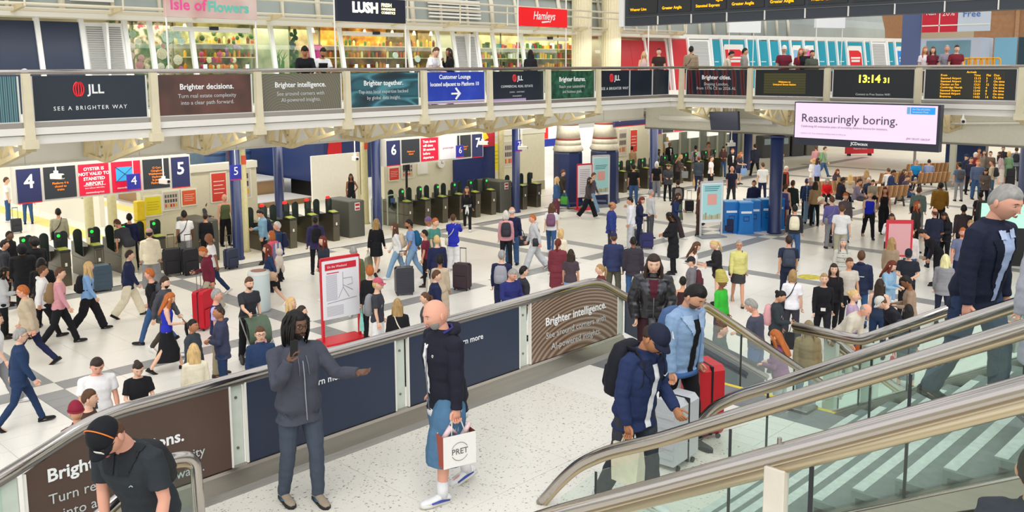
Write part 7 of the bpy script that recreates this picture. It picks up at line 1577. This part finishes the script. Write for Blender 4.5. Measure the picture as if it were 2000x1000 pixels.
FARG = '''
1807,92,1.7,20,stand,f,a,long,ginger,tee,e8dce0,slim,navy,black,|ginger woman in white and maroon at the far gallery
1823,92,1.72,350,stand,f,a,long,brn,tee,742838,slim,navy,black,|brown-haired woman in maroon shirt at the far gallery
1850,89,1.76,0,stand,m,r,short,ghair,tee,8c8894,slim,navy,black,|grey-haired man in grey polo at the far gallery
1869,89,1.76,10,stand,m,a,short,dkbr,tee,7a2430,slim,navy,black,|man in maroon shirt with yellow print at the far gallery
'''
SEATED = '''
1637,331,1.68,40,sit,f,a,long,auburn,jacket,4c4450,slim,black,black,|auburn-haired woman in dark grey seated left on the benches
1617,348,1.66,20,sit,f,a,long,ghair,long,e02028,slim,black,black,|grey-haired woman in bright red sweater on the bench
1648,347,1.74,120,sit,m,e,short,blk,hoodie,22222c,slim,black,black,|man in black hoodie seated behind the slatted bench
1661,341,1.66,180,sit,f,a,long,blond,long,c8bcb0,slim,ldenim,black,|blonde woman seated with her back to us on the benches
1681,350,1.76,90,sit,m,b,short,dkbr,long,7a7084,straight,4c4a50,black,|man in mauve shirt seated with a white book
1693,331,1.68,180,sit,f,a,long,dblond,long,a89080,slim,black,black,|long-haired dark blonde seated far back in the benches
1697,348,1.66,0,sit,f,a,bob,whair,jacket,343c54,slim,black,black,|white-haired woman in dark blue seated in the middle
1706,352,1.6,20,sit,f,b,short,dkbr,long,8c8478,slim,black,black,|small dark-haired person seated right of the white-haired woman
1735,329,1.7,200,sit,m,b,short,brn,long,white,slim,black,black,|brown-haired person in white seated behind the navy jacket
1747,333,1.78,80,sit,m,c,short,blk,jacket,2c3a64,straight,8c8470,brown,|man in navy jacket and khaki trousers seated with food
1768,331,1.68,70,sit,f,a,long,brn,jacket,3a2c3c,slim,black,black,|brown-haired woman in plum seated right of the navy jacket
1774,343,1.7,70,sit,m,a,short,brn,jacket,54485c,slim,denim,black,|man in grey-purple jacket seated with a drink
1790,313,1.74,0,sit,m,r,short,ghair,tee,1f86c4,slim,navy,black,|grey-haired man in bright blue vest on the benches
1815,312,1.74,180,sit,m,b,short,blk,long,8c9cc8,slim,navy,black,|man in light checked shirt seated behind the empty bench
'''
CN_ = dict(COLS)
def colname(c):
    nm = {'8b8a74': 'olive', '8a7050': 'tan', 'e0c8a8': 'cream', '1f5a80': 'teal blue', '6a9a80': 'green', 'd8d2c4': 'cream', '8fd0c4': 'mint', '9a9aa4': 'grey', '7a7aa4': 'lilac', 'c8a888': 'tan', '8a8078': 'grey-brown', 'c8a070': 'brown paper', '7fa0d0': 'pale blue', '7fa878': 'green', 'e4dcc0': 'cream', '3c4454': 'dark grey', '4c4c4c': 'checked', '5a2c34': 'dark red', 'd8a0a4': 'pink', '262628': 'black printed', 'e8641c': 'orange', 'e84a5c': 'pink', '3a2c48': 'purple', '4a4a50': 'grey', 'char': 'charcoal', 'dgrey': 'dark grey', 'lgrey': 'light grey', 'floral': 'floral'}
    return nm.get(c, c)
PEOPLE = {}; PLACED = []
def w16(x): return ' '.join(x.split()[:15])
def crowd(txt, z0, group, plane=None):
    for ln in txt.strip().split('\n'):
        a, label = ln.split('|'); c = a.split(',')
        hx, hy, h, deg = float(c[0]), float(c[1]), float(c[2]), float(c[3]); pose, sex, skin, hair, hcol, top, tcol, bot, bcol, shoe = c[4:14]
        ex = [e.split(':') for e in ','.join(c[14:]).split(';') if e]; E_ = {e[0]: e[1:] for e in ex}
        if hcol not in COLS: COLS[hcol] = hcol
        if hair in ('beanie', 'turban'): hair = 'hatonly'
        fat = float(E_['fat'][0]) if 'fat' in E_ else 1.
        if hx < 1400 and hy > 380 and z0 == 0 and 'fat' not in E_: fat = 1.0
        pos, rz = place(hx, hy, h, deg, pose, sex == 'f', z0, fat=fat)
        if plane:
            Jq = fk(pose, sex == 'f'); q = plane(hx, hy); h = float(np.clip((q[2]-z0)/Jq['top'][2]*1.735, 1.45, 1.95)); to = atan2(-q[1], -q[0]); rz = to+radians(deg)+pi/2; sc_ = h/1.735
            if pose == 'lean': pos = (q[0]-sc_*(-sin(rz)*Jq['top'][1]), q[1]-sc_*(cos(rz)*Jq['top'][1]), z0)
            else: pos = (q[0], q[1], z0)
        if not plane and pose != 'sit':
            Jq = fk(pose, sex == 'f'); top0 = Jq['top'][2]*h/1.735; best = None
            d0 = sqrt(pos[0]**2+pos[1]**2); ux, uy = pos[0]/d0, pos[1]/d0
            for st_ in (0, .2, -.2, .35, -.35, .5, -.5, .65, -.65, .8):
                d1 = d0+st_; h1 = h*((6.2-(6.2-top0)*d1/d0)/top0); p1 = (ux*d1, uy*d1)
                gap = min([sqrt((p1[0]-a)**2+(p1[1]-b)**2) for a, b in PLACED] or [9])
                if 1.5 < h1 < 1.95 and (best is None or gap > best[0]+.03): best = (gap, p1, h1)
                if gap > .46 and 1.5 < h1 < 1.95: break
            if best: pos = (best[1][0], best[1][1], z0); h = best[2]
            PLACED.append((pos[0], pos[1]))
        hat = E_.get('hat')
        t, J = person(pos, rz, h, sex, pose, skin, None if hair == 'hatonly' and hat and hat[0] in ('hood', 'turban', 'beanie') else ('crop' if hair == 'hatonly' else hair), hcol, top, tcol, bot, bcol, shoe, label, group, fat, False, ('glasses',) if 'glasses' in E_ else (), hat=hat[0] if hat else None, hatc=hat[1] if hat else None, beard=E_.get('beard', [None])[0])
        PEOPLE[label] = (t, J)
        for e in ex:
            if e[0] == 'bp': backpack(t, J, e[1], w16(colname(e[1])+' backpack of the '+label))
            if e[0] == 'ph': phone(t, J, 'R', 'phone held by the '+label)
            if e[0] == 'tote': tote(t, J, e[1], e[2], w16(colname(e[2])+' bag of the '+label), size=(.44, .14, .40) if len(e) > 3 and e[3] == 'big' else (.30, .10, .42) if len(e) > 3 else (.32, .11, .34), drop=.2)
            if e[0] == 'sb': shoulder_bag(t, J, e[1], e[2], w16(colname(e[2])+' shoulder bag of the '+label))
crowd(CROWD, 0., 'people on the concourse')
crowd(GALLERY, GZ, 'people at the gallery rail', lambda x, y: gY(x, y, 19.75 if x < 1000 else 20.6) if x < 1300 else gX(x, y, 29.2)); crowd(FARG, GZ, 'people at the far gallery', lambda x, y: gX(x, y, 35.6))
crowd(SEATED, 0., 'people seated on the benches')
def who(k): return [v for l, v in PEOPLE.items() if k in l][0]
t, J = who('white jumper tied'); rowmesh_ = MB(); torso(rowmesh_, J, [(.04, .16, .115, 0), (.12, .145, .105, 0)], .018); rowmesh_.build('tied_jumper', fab('white'), t, True)
MB().tube([J['pel']+V(0, -.135, .08), J['pel']+V(.03, -.15, -.1), J['pel']+V(.05, -.16, -.28)], [(.03, .015), (.035, .012), (.02, .01)], 8).tube([J['pel']+V(0, -.135, .08), J['pel']+V(-.04, -.15, -.1), J['pel']+V(-.06, -.15, -.24)], [(.03, .015), (.035, .012), (.02, .01)], 8).build('jumper_sleeve', fab('white'), t, True)
t, J = who('white badge'); MB().box(-.05, .05, -.008, 0, 0, .07).build('badge', WHITE, t).location = J['pel']+V(0, -.14, .0)
t, J = who('white print on the back')
for i, (w_, z_) in enumerate(((.09, .30), (.10, .26), (.05, .22))): patch(t, J, 'hoodie', lambda x, y, z, a=w_, b=z_: (abs(x) < a) & (y > 0) & (abs(z-b) < .012), 'lettering', TXW)
t, J = who('grey-haired man in navy suit'); patch(t, J, 'jacket', lambda x, y, z: (abs(x) < .02+z*.12) & (y < 0) & (z > .05) & (z < .44), 'shirt_front', fab('c8d4e8'))
t, J = who('navy suit and tie'); patch(t, J, 'jacket', lambda x, y, z: (abs(x) < .01+z*.13) & (y < 0) & (z > .12) & (z < .46), 'shirt_front', fab('white'))
for k_ in ('navy blazer and cream wide', 'ginger-haired man in black jacket and white', 'bald man in black suit', 'man in dark suit right'):
    t, J = who(k_); patch(t, J, 'jacket', lambda x, y, z: (abs(x) < .01+z*.13) & (y < 0) & (z > .05) & (z < .46), 'shirt_front', fab('white'))
t, J = who('black waistcoat'); patch(t, J, 'shirt', lambda x, y, z: (abs(x) < .13) & (z < .43), 'waistcoat', fab('black'), .006)
t, J = who('lilac sleeves'); patch(t, J, 'shirt', lambda x, y, z: (abs(x) > .165) & (z > .1), 'sleeve', fab('lilac'), .005)
t, J = who('striped white shirt')
for z_ in np.arange(-.05, .45, .06): patch(t, J, 'shirt', lambda x, y, z, b=z_: (abs(x) < .16) & (abs(z-b) < .012), 'stripe', fab('8a8880'), .003)
t, J = who('blue checked shirt')
for z_ in np.arange(-.05, .45, .09): patch(t, J, 'shirt', lambda x, y, z, b=z_: (abs(x) < .2) & (abs(z-b) < .018), 'check', fab('navy'), .003)
for x_ in (-.12, -.04, .04, .12): patch(t, J, 'shirt', lambda x, y, z, b=x_: (abs(x-b) < .014), 'check', fab('b8c8e0'), .004)
# suitcases on the concourse
for a in [(33, 455, 'char', 'small black suitcase beside the jeans under the sign 4', .55, .36, .22, 10, False), (790, 575, '3c3e48', 'large charcoal hard suitcase pulled by the man in blue T-shirt', .78, .5, .3, 10, True), (903, 566, '3c2c34', 'tall dark brown suitcase beside the curly-haired person', .76, .46, .28, -25, False),
          (1263, 486, '2c2c60', 'navy suitcase in front of the woman in navy jacket', .55, .42, .24, 10, False), (1246, 478, '4c5a60', 'grey suitcase beside the navy suitcase', .55, .3, .24, 10, True), (1346, 414, 'black', 'black suitcase pulled along by the backpacker in green trousers', .5, .36, .24, 10, False), (1423, 455, '20264a', 'navy suitcase standing right of the blue advert stand', .55, .36, .24, 0, False),
          (399, 642, 'c8142c', 'bright red suitcase next to the man in navy gilet', .95, .5, .28, 60, False), (338, 536, '26262e', 'black suitcase left of the two in the gate crowd', .8, .5, .3, 10, False), (372, 536, '1e1e26', 'black suitcase behind the maroon hoodie', .8, .45, .3, 20, False), (200, 568, '3a5064', 'blue-grey hard suitcase behind the blonde woman in sky blue', .75, .5, .3, 15, True),
          (452, 524, '343c54', 'dark blue suitcase tilted beside the bald man', .62, .4, .24, 40, False), (1972, 363, '26262c', 'black suitcase at the far right group', .9, .4, .3, 10, False), (1085, 590, '202024', 'black suitcase edge left of the maroon coat', .7, .2, .3, 0, False)]:
    suitcase(a[0], a[1], a[2], a[3], h=a[4], w=a[5], d=a[6], deg=a[7], hard=a[8])
# cuddly rabbit, pushchair with child, duffel bag, bottle
p = gz(545, 500, 1.2); t = thing('toy_rabbit', 'pale grey cuddly rabbit held by the woman in black skirt', 'toy', (p[0], p[1], .85))
MB().ball((0, 0, .2), (.12, .1, .2), 10, 7).ball((0, -.02, .47), (.10, .1, .10), 10, 7).build('body', fab('d8ccc0'), t, True)
for s in (-1, 1): MB().ball((s*.06, .03, .60), (.03, .02, .12), 8, 6).build('ear', fab('d8ccc0'), t, True); MB().ball((s*.08, -.04, .0), (.05, .05, .12), 8, 6).build('leg', fab('d0c4b8'), t, True)
p = gz(540, 700, .2); t = thing('pushchair', 'green hooded pushchair behind the hooded man on the phone', 'pushchair', (p[0]-.2, p[1]+.3, 0), facecam(p[0], p[1], 20))
MB().tube(arcpts([(-.25, .45, 1.0), (-.25, -.1, .55), (-.25, -.45, .12)], .1, 3), .016, 6).tube(arcpts([(.25, .45, 1.0), (.25, -.1, .55), (.25, -.45, .12)], .1, 3), .016, 6).tube([(-.25, .45, 1.0), (.25, .45, 1.0)], .018, 6).tube([(-.25, -.1, .55), (-.25, .35, .12)], .014, 6).tube([(.25, -.1, .55), (.25, .35, .12)], .014, 6).build('frame', STEELD, t)
MB().prism([(-.25, .45), (.1, .42), (.25, .95), (.18, .97), (.05, .5), (-.25, .52)], -.2, .2, 'x').build('seat', fab('3c443c'), t)
hd = MB(); A_ = np.linspace(0, pi*.75, 7); vs = [(x, .22-.36*sin(a)*.9, .72+.32*cos(a)) for a in A_ for x in (-.24, -.12, 0, .12, .24)]
hd.add(vs, [(i*5+k, i*5+k+1, (i+1)*5+k+1, (i+1)*5+k) for i in range(6) for k in range(4)]).build('hood', fab('5a6a58'), t, True)
for sx in (-.27, .27):
    for y in (-.45, .35): MB().tube([(sx-.02, y, .11), (sx+.02, y, .11)], .11, 14).build('wheel', BLK, t)
t, J = person((t.location[0]+.0, t.location[1]-.02, .08), t.rotation_euler[2], .95, 'f', 'sit', 'r', 'bob', 'blond', 'long', 'pink', 'slim', 'pink', 'white', 'blonde toddler in pink sitting in the green pushchair')
p = gz(1017, 500, .1); t = thing('duffel_bag', 'dark grey duffel bag carried by the old man in jeans', 'bag', (p[0], p[1], .42), facecam(p[0], p[1], 20)); MB().tube([(-.28, 0, .17), (-.26, 0, .17), (0, 0, .18), (.26, 0, .17), (.28, 0, .17)], [.10, .15, .17, .15, .10], 12).build('bag_body', fab('34343c', .6), t, True); MB().tube(arcpts([(-.12, -.05, .32), (-.06, 0, .55), (.06, 0, .55), (.12, -.05, .32)], .08, 4), .012, 6).build('handle', BLK, t)
p = gz(253, 756, 1.15); t = thing('water_bottle', 'green water bottle held by the woman in black T-shirt', 'bottle', (p[0], p[1], 1.05)); MB().lathe([(.03, 0), (.034, .02), (.034, .13), (.015, .16), (.015, .18)], 12).build('bottle', mat('3a9a80', .2), t, True); MB().lathe([(.018, .18), (.018, .2)], 10).build('cap', mat('2a8a6a', .4), t)
# white badge, folded jumper and lanyard details
p = gz(254, 610)
# ---------------------------------------------------------------- the people in the foreground
FG = 'people on the landing and stairs'
def rowmesh(J, rows, off, name, t, m, fem=False):
    mb = MB(); torso(mb, J, rows, off); return mb.build(name, m, t, True)
def line_on(t, J, pts, r, name, m):
    return MB().tube([J['pel']+J['up']*p[2]+J['Rt']@V(p[0], p[1], 0) for p in pts], r, 6).build(name, m, t, True)
# man in grey hoodie talking to a phone
pos, rz = place(578, 610, 1.80, 22, 'fgA', False, ZL, True)
A, J = person(pos, rz, 1.80, 'm', 'fgA', 'e', 'locs', 'blk', 'hoodie', '484a56', 'slim', '454e5c', '9c8e7c', 'man with locs and glasses in grey hoodie talking into a phone', FG, 1.04, True, ('glasses',), beard='blk')
line_on(A, J, [(0, -.165, -.12), (.0, -.16, .1), (.0, -.165, .25), (0, -.15, .40)], .005, 'zip', mat('9a9ca6', .4))
for s in (-1, 1): line_on(A, J, [(s*.035, -.135, .44), (s*.04, -.165, .36), (s*.042, -.17, .28)], .0045, 'drawstring', mat('6a6c78', .6)); MB().tube([J['pel']+V(s*.07, -.135, -.06), J['pel']+V(s*.12, -.12, -.09), J['pel']+V(s*.15, -.08, -.05)], .004, 5).build('pocket_seam', mat('2c3442', .8), A, True)
backpack(A, J, '3a3a40', 'dark grey backpack on the man with locs'); ph = phone(A, J, 'R', 'black phone held up to the mouth of the man with locs', True)
hw_ = J['wr'+'R']+J['hd'+'R']*.09; ph.location = wloc(A, hw_+V(.0, -.03, .0))
for k in 'LR':
    an, fd = J['an'+k], J['fd'+k]; sd = np.cross(fd, V(0, 0, 1)); o_ = an-V(0, 0, .085)
    for s in (-1, 1): MB().tube([o_+fd*.0+sd*s*.040+V(0, 0, .05), o_+fd*.05+sd*s*.043+V(0, 0, .035), o_+fd*.10+sd*s*.045+V(0, 0, .05)], .005, 5).build('side_stripe', mat('2e6a94', .5), A, True)
    for q in range(4): MB().tube([o_+fd*(.03+.022*q)+sd*-.018+V(0, 0, .083-.010*q), o_+fd*(.03+.022*q)+sd*.018+V(0, 0, .083-.010*q)], .0035, 5).build('lace', mat('d8d0c0', .7), A, True)
# bald bearded man with a paper carrier bag
pos, rz = place(845, 590, 1.88, 300, 'fgB', False, ZL, True)
B, J = person(pos, rz, 1.88, 'm', 'fgB', 'r', 'bald', 'brn', 'jacket', '20212f', 'jorts', '4f7494', 'white', 'bald grey-bearded man in black jacket and wide denim shorts', FG, 1.06, True, (), beard='ghair')
rowmesh(J, [(-.21, .17, .125, .01), (-.14, .17, .125, .01)], .020, 'shirt_hem', B, fab('ececee'))
patch(B, J, 'jacket', lambda x, y, z: (x > -.055-z*.03) & (x < -.005) & (y < 0) & (z > .0) & (z < .44), 'shirt_front', fab('e8e8ea'), .005)
MB().tube([J['neck']+V(-.10, .02, -.03), J['neck']+V(-.075, .085, .0), J['neck']+V(0, .125, .0), J['neck']+V(.075, .085, .0), J['neck']+V(.10, .02, -.03)], [.025, .04, .05, .04, .025], 10).build('hood', fab('20212f'), B, True)
MB().tube([J['neck']+V(-.07, -.03, -.01), J['neck']+V(-.06, .06, .02), J['neck']+V(0, .085, .03), J['neck']+V(.06, .06, .02), J['neck']+V(.07, -.03, -.01)], [.012]*5, 8).build('hood_lining', fab('3a3a78'), B, True)
line_on(B, J, [(.0, -.17, -.12), (0, -.175, .2), (0, -.155, .42)], .005, 'zip', mat('7a7a80', .4))
MB().tube([(.011*cos(a), 0, .011*sin(a)) for a in np.linspace(0, 5.2, 9)], .003, 5).build('chest_emblem', WHITE, B, True, loc=J['pel']+V(.085, -.172, .36))
for k in 'LR':
    n_, an, fd = J['kn'+k], J['an'+k], J['fd'+k]; sd = np.cross(fd, V(0, 0, 1)); o_ = an-V(0, 0, .085)
    MB().tube([an+(n_-an)*.27, an+(n_-an)*.1, an+V(0, 0, -.03)], [.048, .046, .046], 12).build('sock', fab('e6e6e8'), B, True)
    hip = J['hip'+k]; s = 1 if k == 'L' else -1
    for q in (-.012, 0, .012): MB().tube([hip+V(s*.128, q, -.08), hip+(n_-hip)*.5+V(s*.137, q, 0), n_+V(s*.137, q, -.05), n_+(an-n_)*.22+V(s*.137, q, 0)], .0035, 5).build('side_stripe', mat('b9c4cc', .7), B, True)
    for s2 in (-1, 1): MB().tube([o_-fd*.05+sd*s2*.033+V(0, 0, .03), o_+fd*.04+sd*s2*.042+V(0, 0, .04), o_+fd*.12+sd*s2*.046+V(0, 0, .034)], [.006, .012, .008], 6).build('blue_panel', mat('3a4aa0', .5), B, True)
    MB().ball(o_+fd*.0+V(0, 0, .105), (.022, .022, .012), 8, 5).build('tongue', mat('34406e', .5), B, True)
p = wloc(B, J['wrL']+J['hdL']*.09)
C_ = thing('paper_bag', 'white paper carrier bag with red side held by the bald man', 'bag', (p[0], p[1], p[2]-.42), rz+radians(85))
w, d, h = .33, .14, .30
v = [(-w/2, -d/2, 0), (w/2, -d/2, 0), (w/2, d/2, 0), (-w/2, d/2, 0), (-w/2, -d/2, h), (w/2, -d/2, h), (w/2, d/2, h), (-w/2, d/2, h)]
MB().add(v, [(3, 2, 1, 0), (0, 1, 5, 4), (2, 3, 7, 6)]).build('bag_body', mat('eae8e4', .6, bump=.2, bscale=20), C_); MB().add(v, [(1, 2, 6, 5), (3, 0, 4, 7)]).build('red_side', mat('a8503f', .6), C_)
for s in (-1, 1):
    MB().tube(arcpts([(-.07, s*d*.35, h-.01), (-.04, 0, h+.13), (.04, 0, h+.13), (.07, s*d*.35, h-.01)], .05, 4), .006, 6).build('handle', WHITE, C_, True)
for s, ry in ((-1, 0), (1, pi)):
    lg = MB().tube([(.085*cos(a), 0, .085*sin(a)) for a in np.linspace(.5, 2.7, 12)], .0025, 4).tube([(.085*cos(a), 0, .085*sin(a)) for a in np.linspace(3.6, 5.8, 12)], .0025, 4).build('logo_ring', mat('6a6a6c', .6), C_); lg.location = (0, s*(d/2+.002), .14)
    tx = text('PRET', .075, 0, .14, C_, mat('6a6a6c', .6), y=s*(d/2+.002), bold=.01); tx.rotation_euler = (pi/2, 0, ry)
MB().tube([(-.13, 0, h-.05), (-.06, .0, h+.05), (.0, .01, h-.02)], [.03, .03, .02], 7).tube([(.06, 0, h-.05), (.14, .0, h+.06)], [.03, .02], 7).build('tissue', mat('e8c8cc', .7), C_, True)
# woman in black leather jacket coming up the stairs
zz = 2.08
pos, rz = place(1277, 499, 1.68, 4, 'fgC', True, zz, True)
Cw, J = person(pos, rz, 1.68, 'f', 'fgC', 'a', 'long', 'dkbr', 'bomber', '1c1c20', 'longskirt', '3a2028', 'black', 'woman in glossy black leather jacket and maroon skirt coming up', FG, 1.12, True)
for c_ in Cw.children:
    if c_.name.startswith('jacket'): mset(c_, [mat('1d1d21', .3, bump=.5, bscale=9, spec=.6)])
patch(Cw, J, 'jacket', lambda x, y, z: (abs(x) < .035+(z-.25)*.12) & (y < 0) & (z > .25) & (z < .5), 'jumper_front', fab('54202e'), .004)
for s in (-1, 1): patch(Cw, J, 'jacket', lambda x, y, z, s=s: (s*x > .04+(z-.25)*.12) & (s*x < .17-(.46-z)*.5) & (y < 0) & (z > .30) & (z < .46), 'collar', mat('44444e', .3, bump=.3, bscale=12), .010)
line_on(Cw, J, [(.0, -.19, -.02), (0, -.196, .12), (0, -.19, .27)], .006, 'zip', mat('5a5a60', .4))
MB().tube([J['pel']+V(-.02, -.17, -.03), J['pel']+V(.0, -.19, -.2), J['pel']+V(.04, -.18, -.32)], [(.05, .02), (.06, .02), (.04, .01)], 8).build('belt_end', mat('2a2a30', .35), Cw, True)
shoulder_bag(Cw, J, 'R', 'tan', 'tan bag under the arm of the leather jacket woman', size=(.24, .08, .22), low=-.2)
# man in light denim jacket with a red suitcase
pos, rz = place(1366, 562, 1.80, 52, 'fgD', False, ZL, True)
D, J = person(pos, rz, 1.80, 'm', 'fgD', 'b', 'short', 'blk', 'jacket', '8aa6c8', 'slim', '17171b', 'char', 'man in light blue denim jacket and black trousers looking down', FG, 1.06, True, (), beard='stub')
patch(D, J, 'jacket', lambda x, y, z: (x > -.035) & (x < .05+z*.02) & (y < 0) & (z > -.16) & (z < .46), 'shirt_front', fab('16161a'), .005)
for s in (-1, 1): patch(D, J, 'jacket', lambda x, y, z, s=s: (s*x > .035) & (s*x < .15-(.46-z)*.55) & (y < .03) & (z > .31) & (z < .50), 'collar', fab('a4bcda'), .012)
rowmesh(J, [(-.16, .178, .130, .01), (-.11, .178, .130, .01)], .024, 'jacket_hem', D, fab('44669c'))
line_on(D, J, [(.055, -.18, -.1), (.055, -.175, .2), (.05, -.165, .38)], .005, 'placket', mat('5a7aa6', .6))
backpack(D, J, '46618c', 'slate blue backpack on the man in light denim jacket')
suitcase(1388, 895, 'c0242c', 'glossy red hard suitcase beside the man in light denim jacket', h=.82, w=.42, d=.30, deg=-60, hard=True, handle=False, z0=ZL, pos=(wloc(D, (.42, .05, 0))[0], wloc(D, (.42, .05, 0))[1], ZL))
suitcase(0, 0, 'c3c6ca', 'silver hard suitcase beside the man in navy cap', h=.72, w=.30, d=.40, deg=-30, hard=True, handle=False, z0=ZL, pos=(*gz(1318, 905, ZL)[:2], ZL))
# man in navy cap and navy jacket
pos, rz = place(1292, 645, 1.80, 52, 'fgE', False, ZL, True)
E1, J = person(pos, rz, 1.80, 'm', 'fgE', 'c', 'curly', 'dkbr', 'jacket', '27345a', 'straight', '3a3d44', 'white', 'man in navy cap and navy jacket with black backpack', FG, 1.06, True, (), hat='cap', hatc='20263a')
for c_ in E1.children:
    if c_.name.startswith('hair'): c_.scale = (.9, 1.02, .8)
    if c_.name.startswith('cap'):
        MB().tube([(.045, -.088, .105), (.058, -.078, .088), (.066, -.066, .092), (.078, -.03, .112)], [.003, .006, .005, .002], 6).build('emblem', WHITE, c_, True)
patch(E1, J, 'jacket', lambda x, y, z: (x > -.03) & (x < .045) & (y < 0) & (z > -.12) & (z < .46), 'shirt_front', fab('e8e8ec'), .005)
for s in (-1, 1): patch(E1, J, 'jacket', lambda x, y, z, s=s: (s*x > .03) & (s*x < .15-(.46-z)*.55) & (y < .03) & (z > .32) & (z < .50), 'collar', fab('1f2742'), .012)
MB().tube([(-.02, 0, .0), (-.005, 0, -.012), (.03, 0, .012)], [.003, .005, .002], 6).build('chest_emblem', WHITE, E1, True, loc=J['pel']+J['Rt']@V(.10, -.168, .36))
backpack(E1, J, '1b1d26', 'large black backpack on the man in navy cap', 1.15)
tote(E1, J, 'R', 'cream', 'printed paper bag held low by the man in navy cap', size=(.30, .12, .34), drop=.12)
# businessman coming down the far flight
def onstair(hx, hy, h, deg, pose, fem, X):
    z0 = 3.0
    for _ in range(8):
        J = fk(pose, fem); s = h/1.735; p = gX(hx, hy, X); y = p[1]; z0 = ZL+max(0, math.floor((4.05-y)/rn)+1)*rs if y < 4.05 else ZL
        hh = (p[2]-z0)/J['top'][2]*1.735; break
    to = atan2(EYE[1]-p[1], EYE[0]-p[0]); rz = to+radians(deg)+pi/2; ox, oy = J['top'][0]*s, J['top'][1]*s; c, n = cos(rz), sin(rz)
    return (p[0]-(c*ox-n*oy), p[1]-(n*ox+c*oy), z0), rz, hh
pos, rz, hh = onstair(1968, 367, 1.9, 62, 'fgF', False, 8.42)
F_, J = person(pos, rz, hh, 'm', 'fgF', 'r', 'crop', 'ghair', 'blazer', '1e2438', 'straight', '2a3a58', 'black', 'grey-haired businessman in navy blazer and pale blue shirt descending', FG, 1.12, True)
patch(F_, J, 'jacket', lambda x, y, z: (abs(x) < .03+z*.11) & (y < 0) & (z > -.06) & (z < .48), 'shirt_front', fab('a9b9dc'), .004)
for s in (-1, 1):
    patch(F_, J, 'jacket', lambda x, y, z, s=s: (s*x > .022+z*.11) & (s*x < .06+z*.2) & (y < 0) & (z > .05) & (z < .44), 'lapel', fab('171c2e'), .010)
    patch(F_, J, 'jacket', lambda x, y, z, s=s: (s*x > .02) & (s*x < .09) & (y < 0) & (z > .43) & (z < .50), 'shirt_collar', fab('b9c6e6'), .012)
tote(F_, J, 'L', 'd8d8d0', 'white bag with red, blue and green blocks behind the stair glass', size=(.30, .12, .3), drop=.1)
bg_ = bpy.data.objects[[o.name for o in bpy.data.objects if o.get('label', '').startswith('white bag with red')][0]]
for i, c in enumerate(('3a7ac8', '3f8a4a', 'd8d020')): MB().box(-.14+.1*i, -.05+.1*i, -.064, -.06, .03, .2).build('colour_block', mat(c, .5), bg_)
MB().box(-.14, .14, -.064, -.06, .21, .29).build('colour_block', mat('d0455a', .5), bg_)
pos, rz, hh = onstair(2062, 560, 1.75, 200, 'stand', True, 7.0)
person(pos, rz, max(1.5, min(hh, 1.85)), 'f', 'stand', 'a', 'long', 'brn', 'coat', 'a8a8b4', 'slim', 'black', 'black', 'person in light grey coat cut off by the right edge', FG, 1.1)
pos, rz = place(2030, 880, 1.72, 180, 'walk', False, 2.55)
person(pos, rz, 1.72, 'm', 'walk', 'b', 'short', 'blk', 'jacket', '20263a', 'slim', 'ddenim', 'black', 'person in dark jacket cut off by the bottom right corner', FG, 1.1)
# man in black cap at the bottom left
pp = gY(195, 836, 5.9); h_ = (pp[2]-ZL)/fk('fgG', False)['top'][2]*1.735
pos, rz = place(195, 836, h_, 318, 'fgG', False, ZL, True)
G_, J = person(pos, rz, h_, 'm', 'fgG', 'r', 'buzz', 'brn', 'tee', '30353a', 'straight', '2a2e38', 'black', 'man in black cap with orange piping and charcoal polo shirt', FG, 1.08, True, (), hat='cap', hatc='1c1d22')
for c_ in G_.children:
    if c_.name.startswith('cap'):
        MB().tube([(.088*sin(a), -.02, .03+.115*cos(a)) for a in np.linspace(-1.35, 1.35, 15)], .004, 6).build('orange_piping', mat('e87a2a', .5), c_, True)
        MB().box(.02, .07, -.112, -.108, .05, .075).build('emblem', WHITE, c_)
for s in (-1, 1): patch(G_, J, 'shirt', lambda x, y, z, s=s: (s*x > .012) & (abs(x) < .12-(.48-z)*.5) & (y < .04) & (z > .40) & (z < .53), 'collar', fab('26292e'), .010)
MB().tube([(-.015, 0, 0), (0, 0, .014), (.012, 0, .006)], .003, 5).build('chest_emblem', mat('c8ccd0', .5), G_, True, loc=J['pel']+J['Rt']@V(.09, -.152, .33))
backpack(G_, J, '2a2c30', 'black backpack on the man in the orange piped cap', .8)
bpy.data.scenes.remove(_tmp)
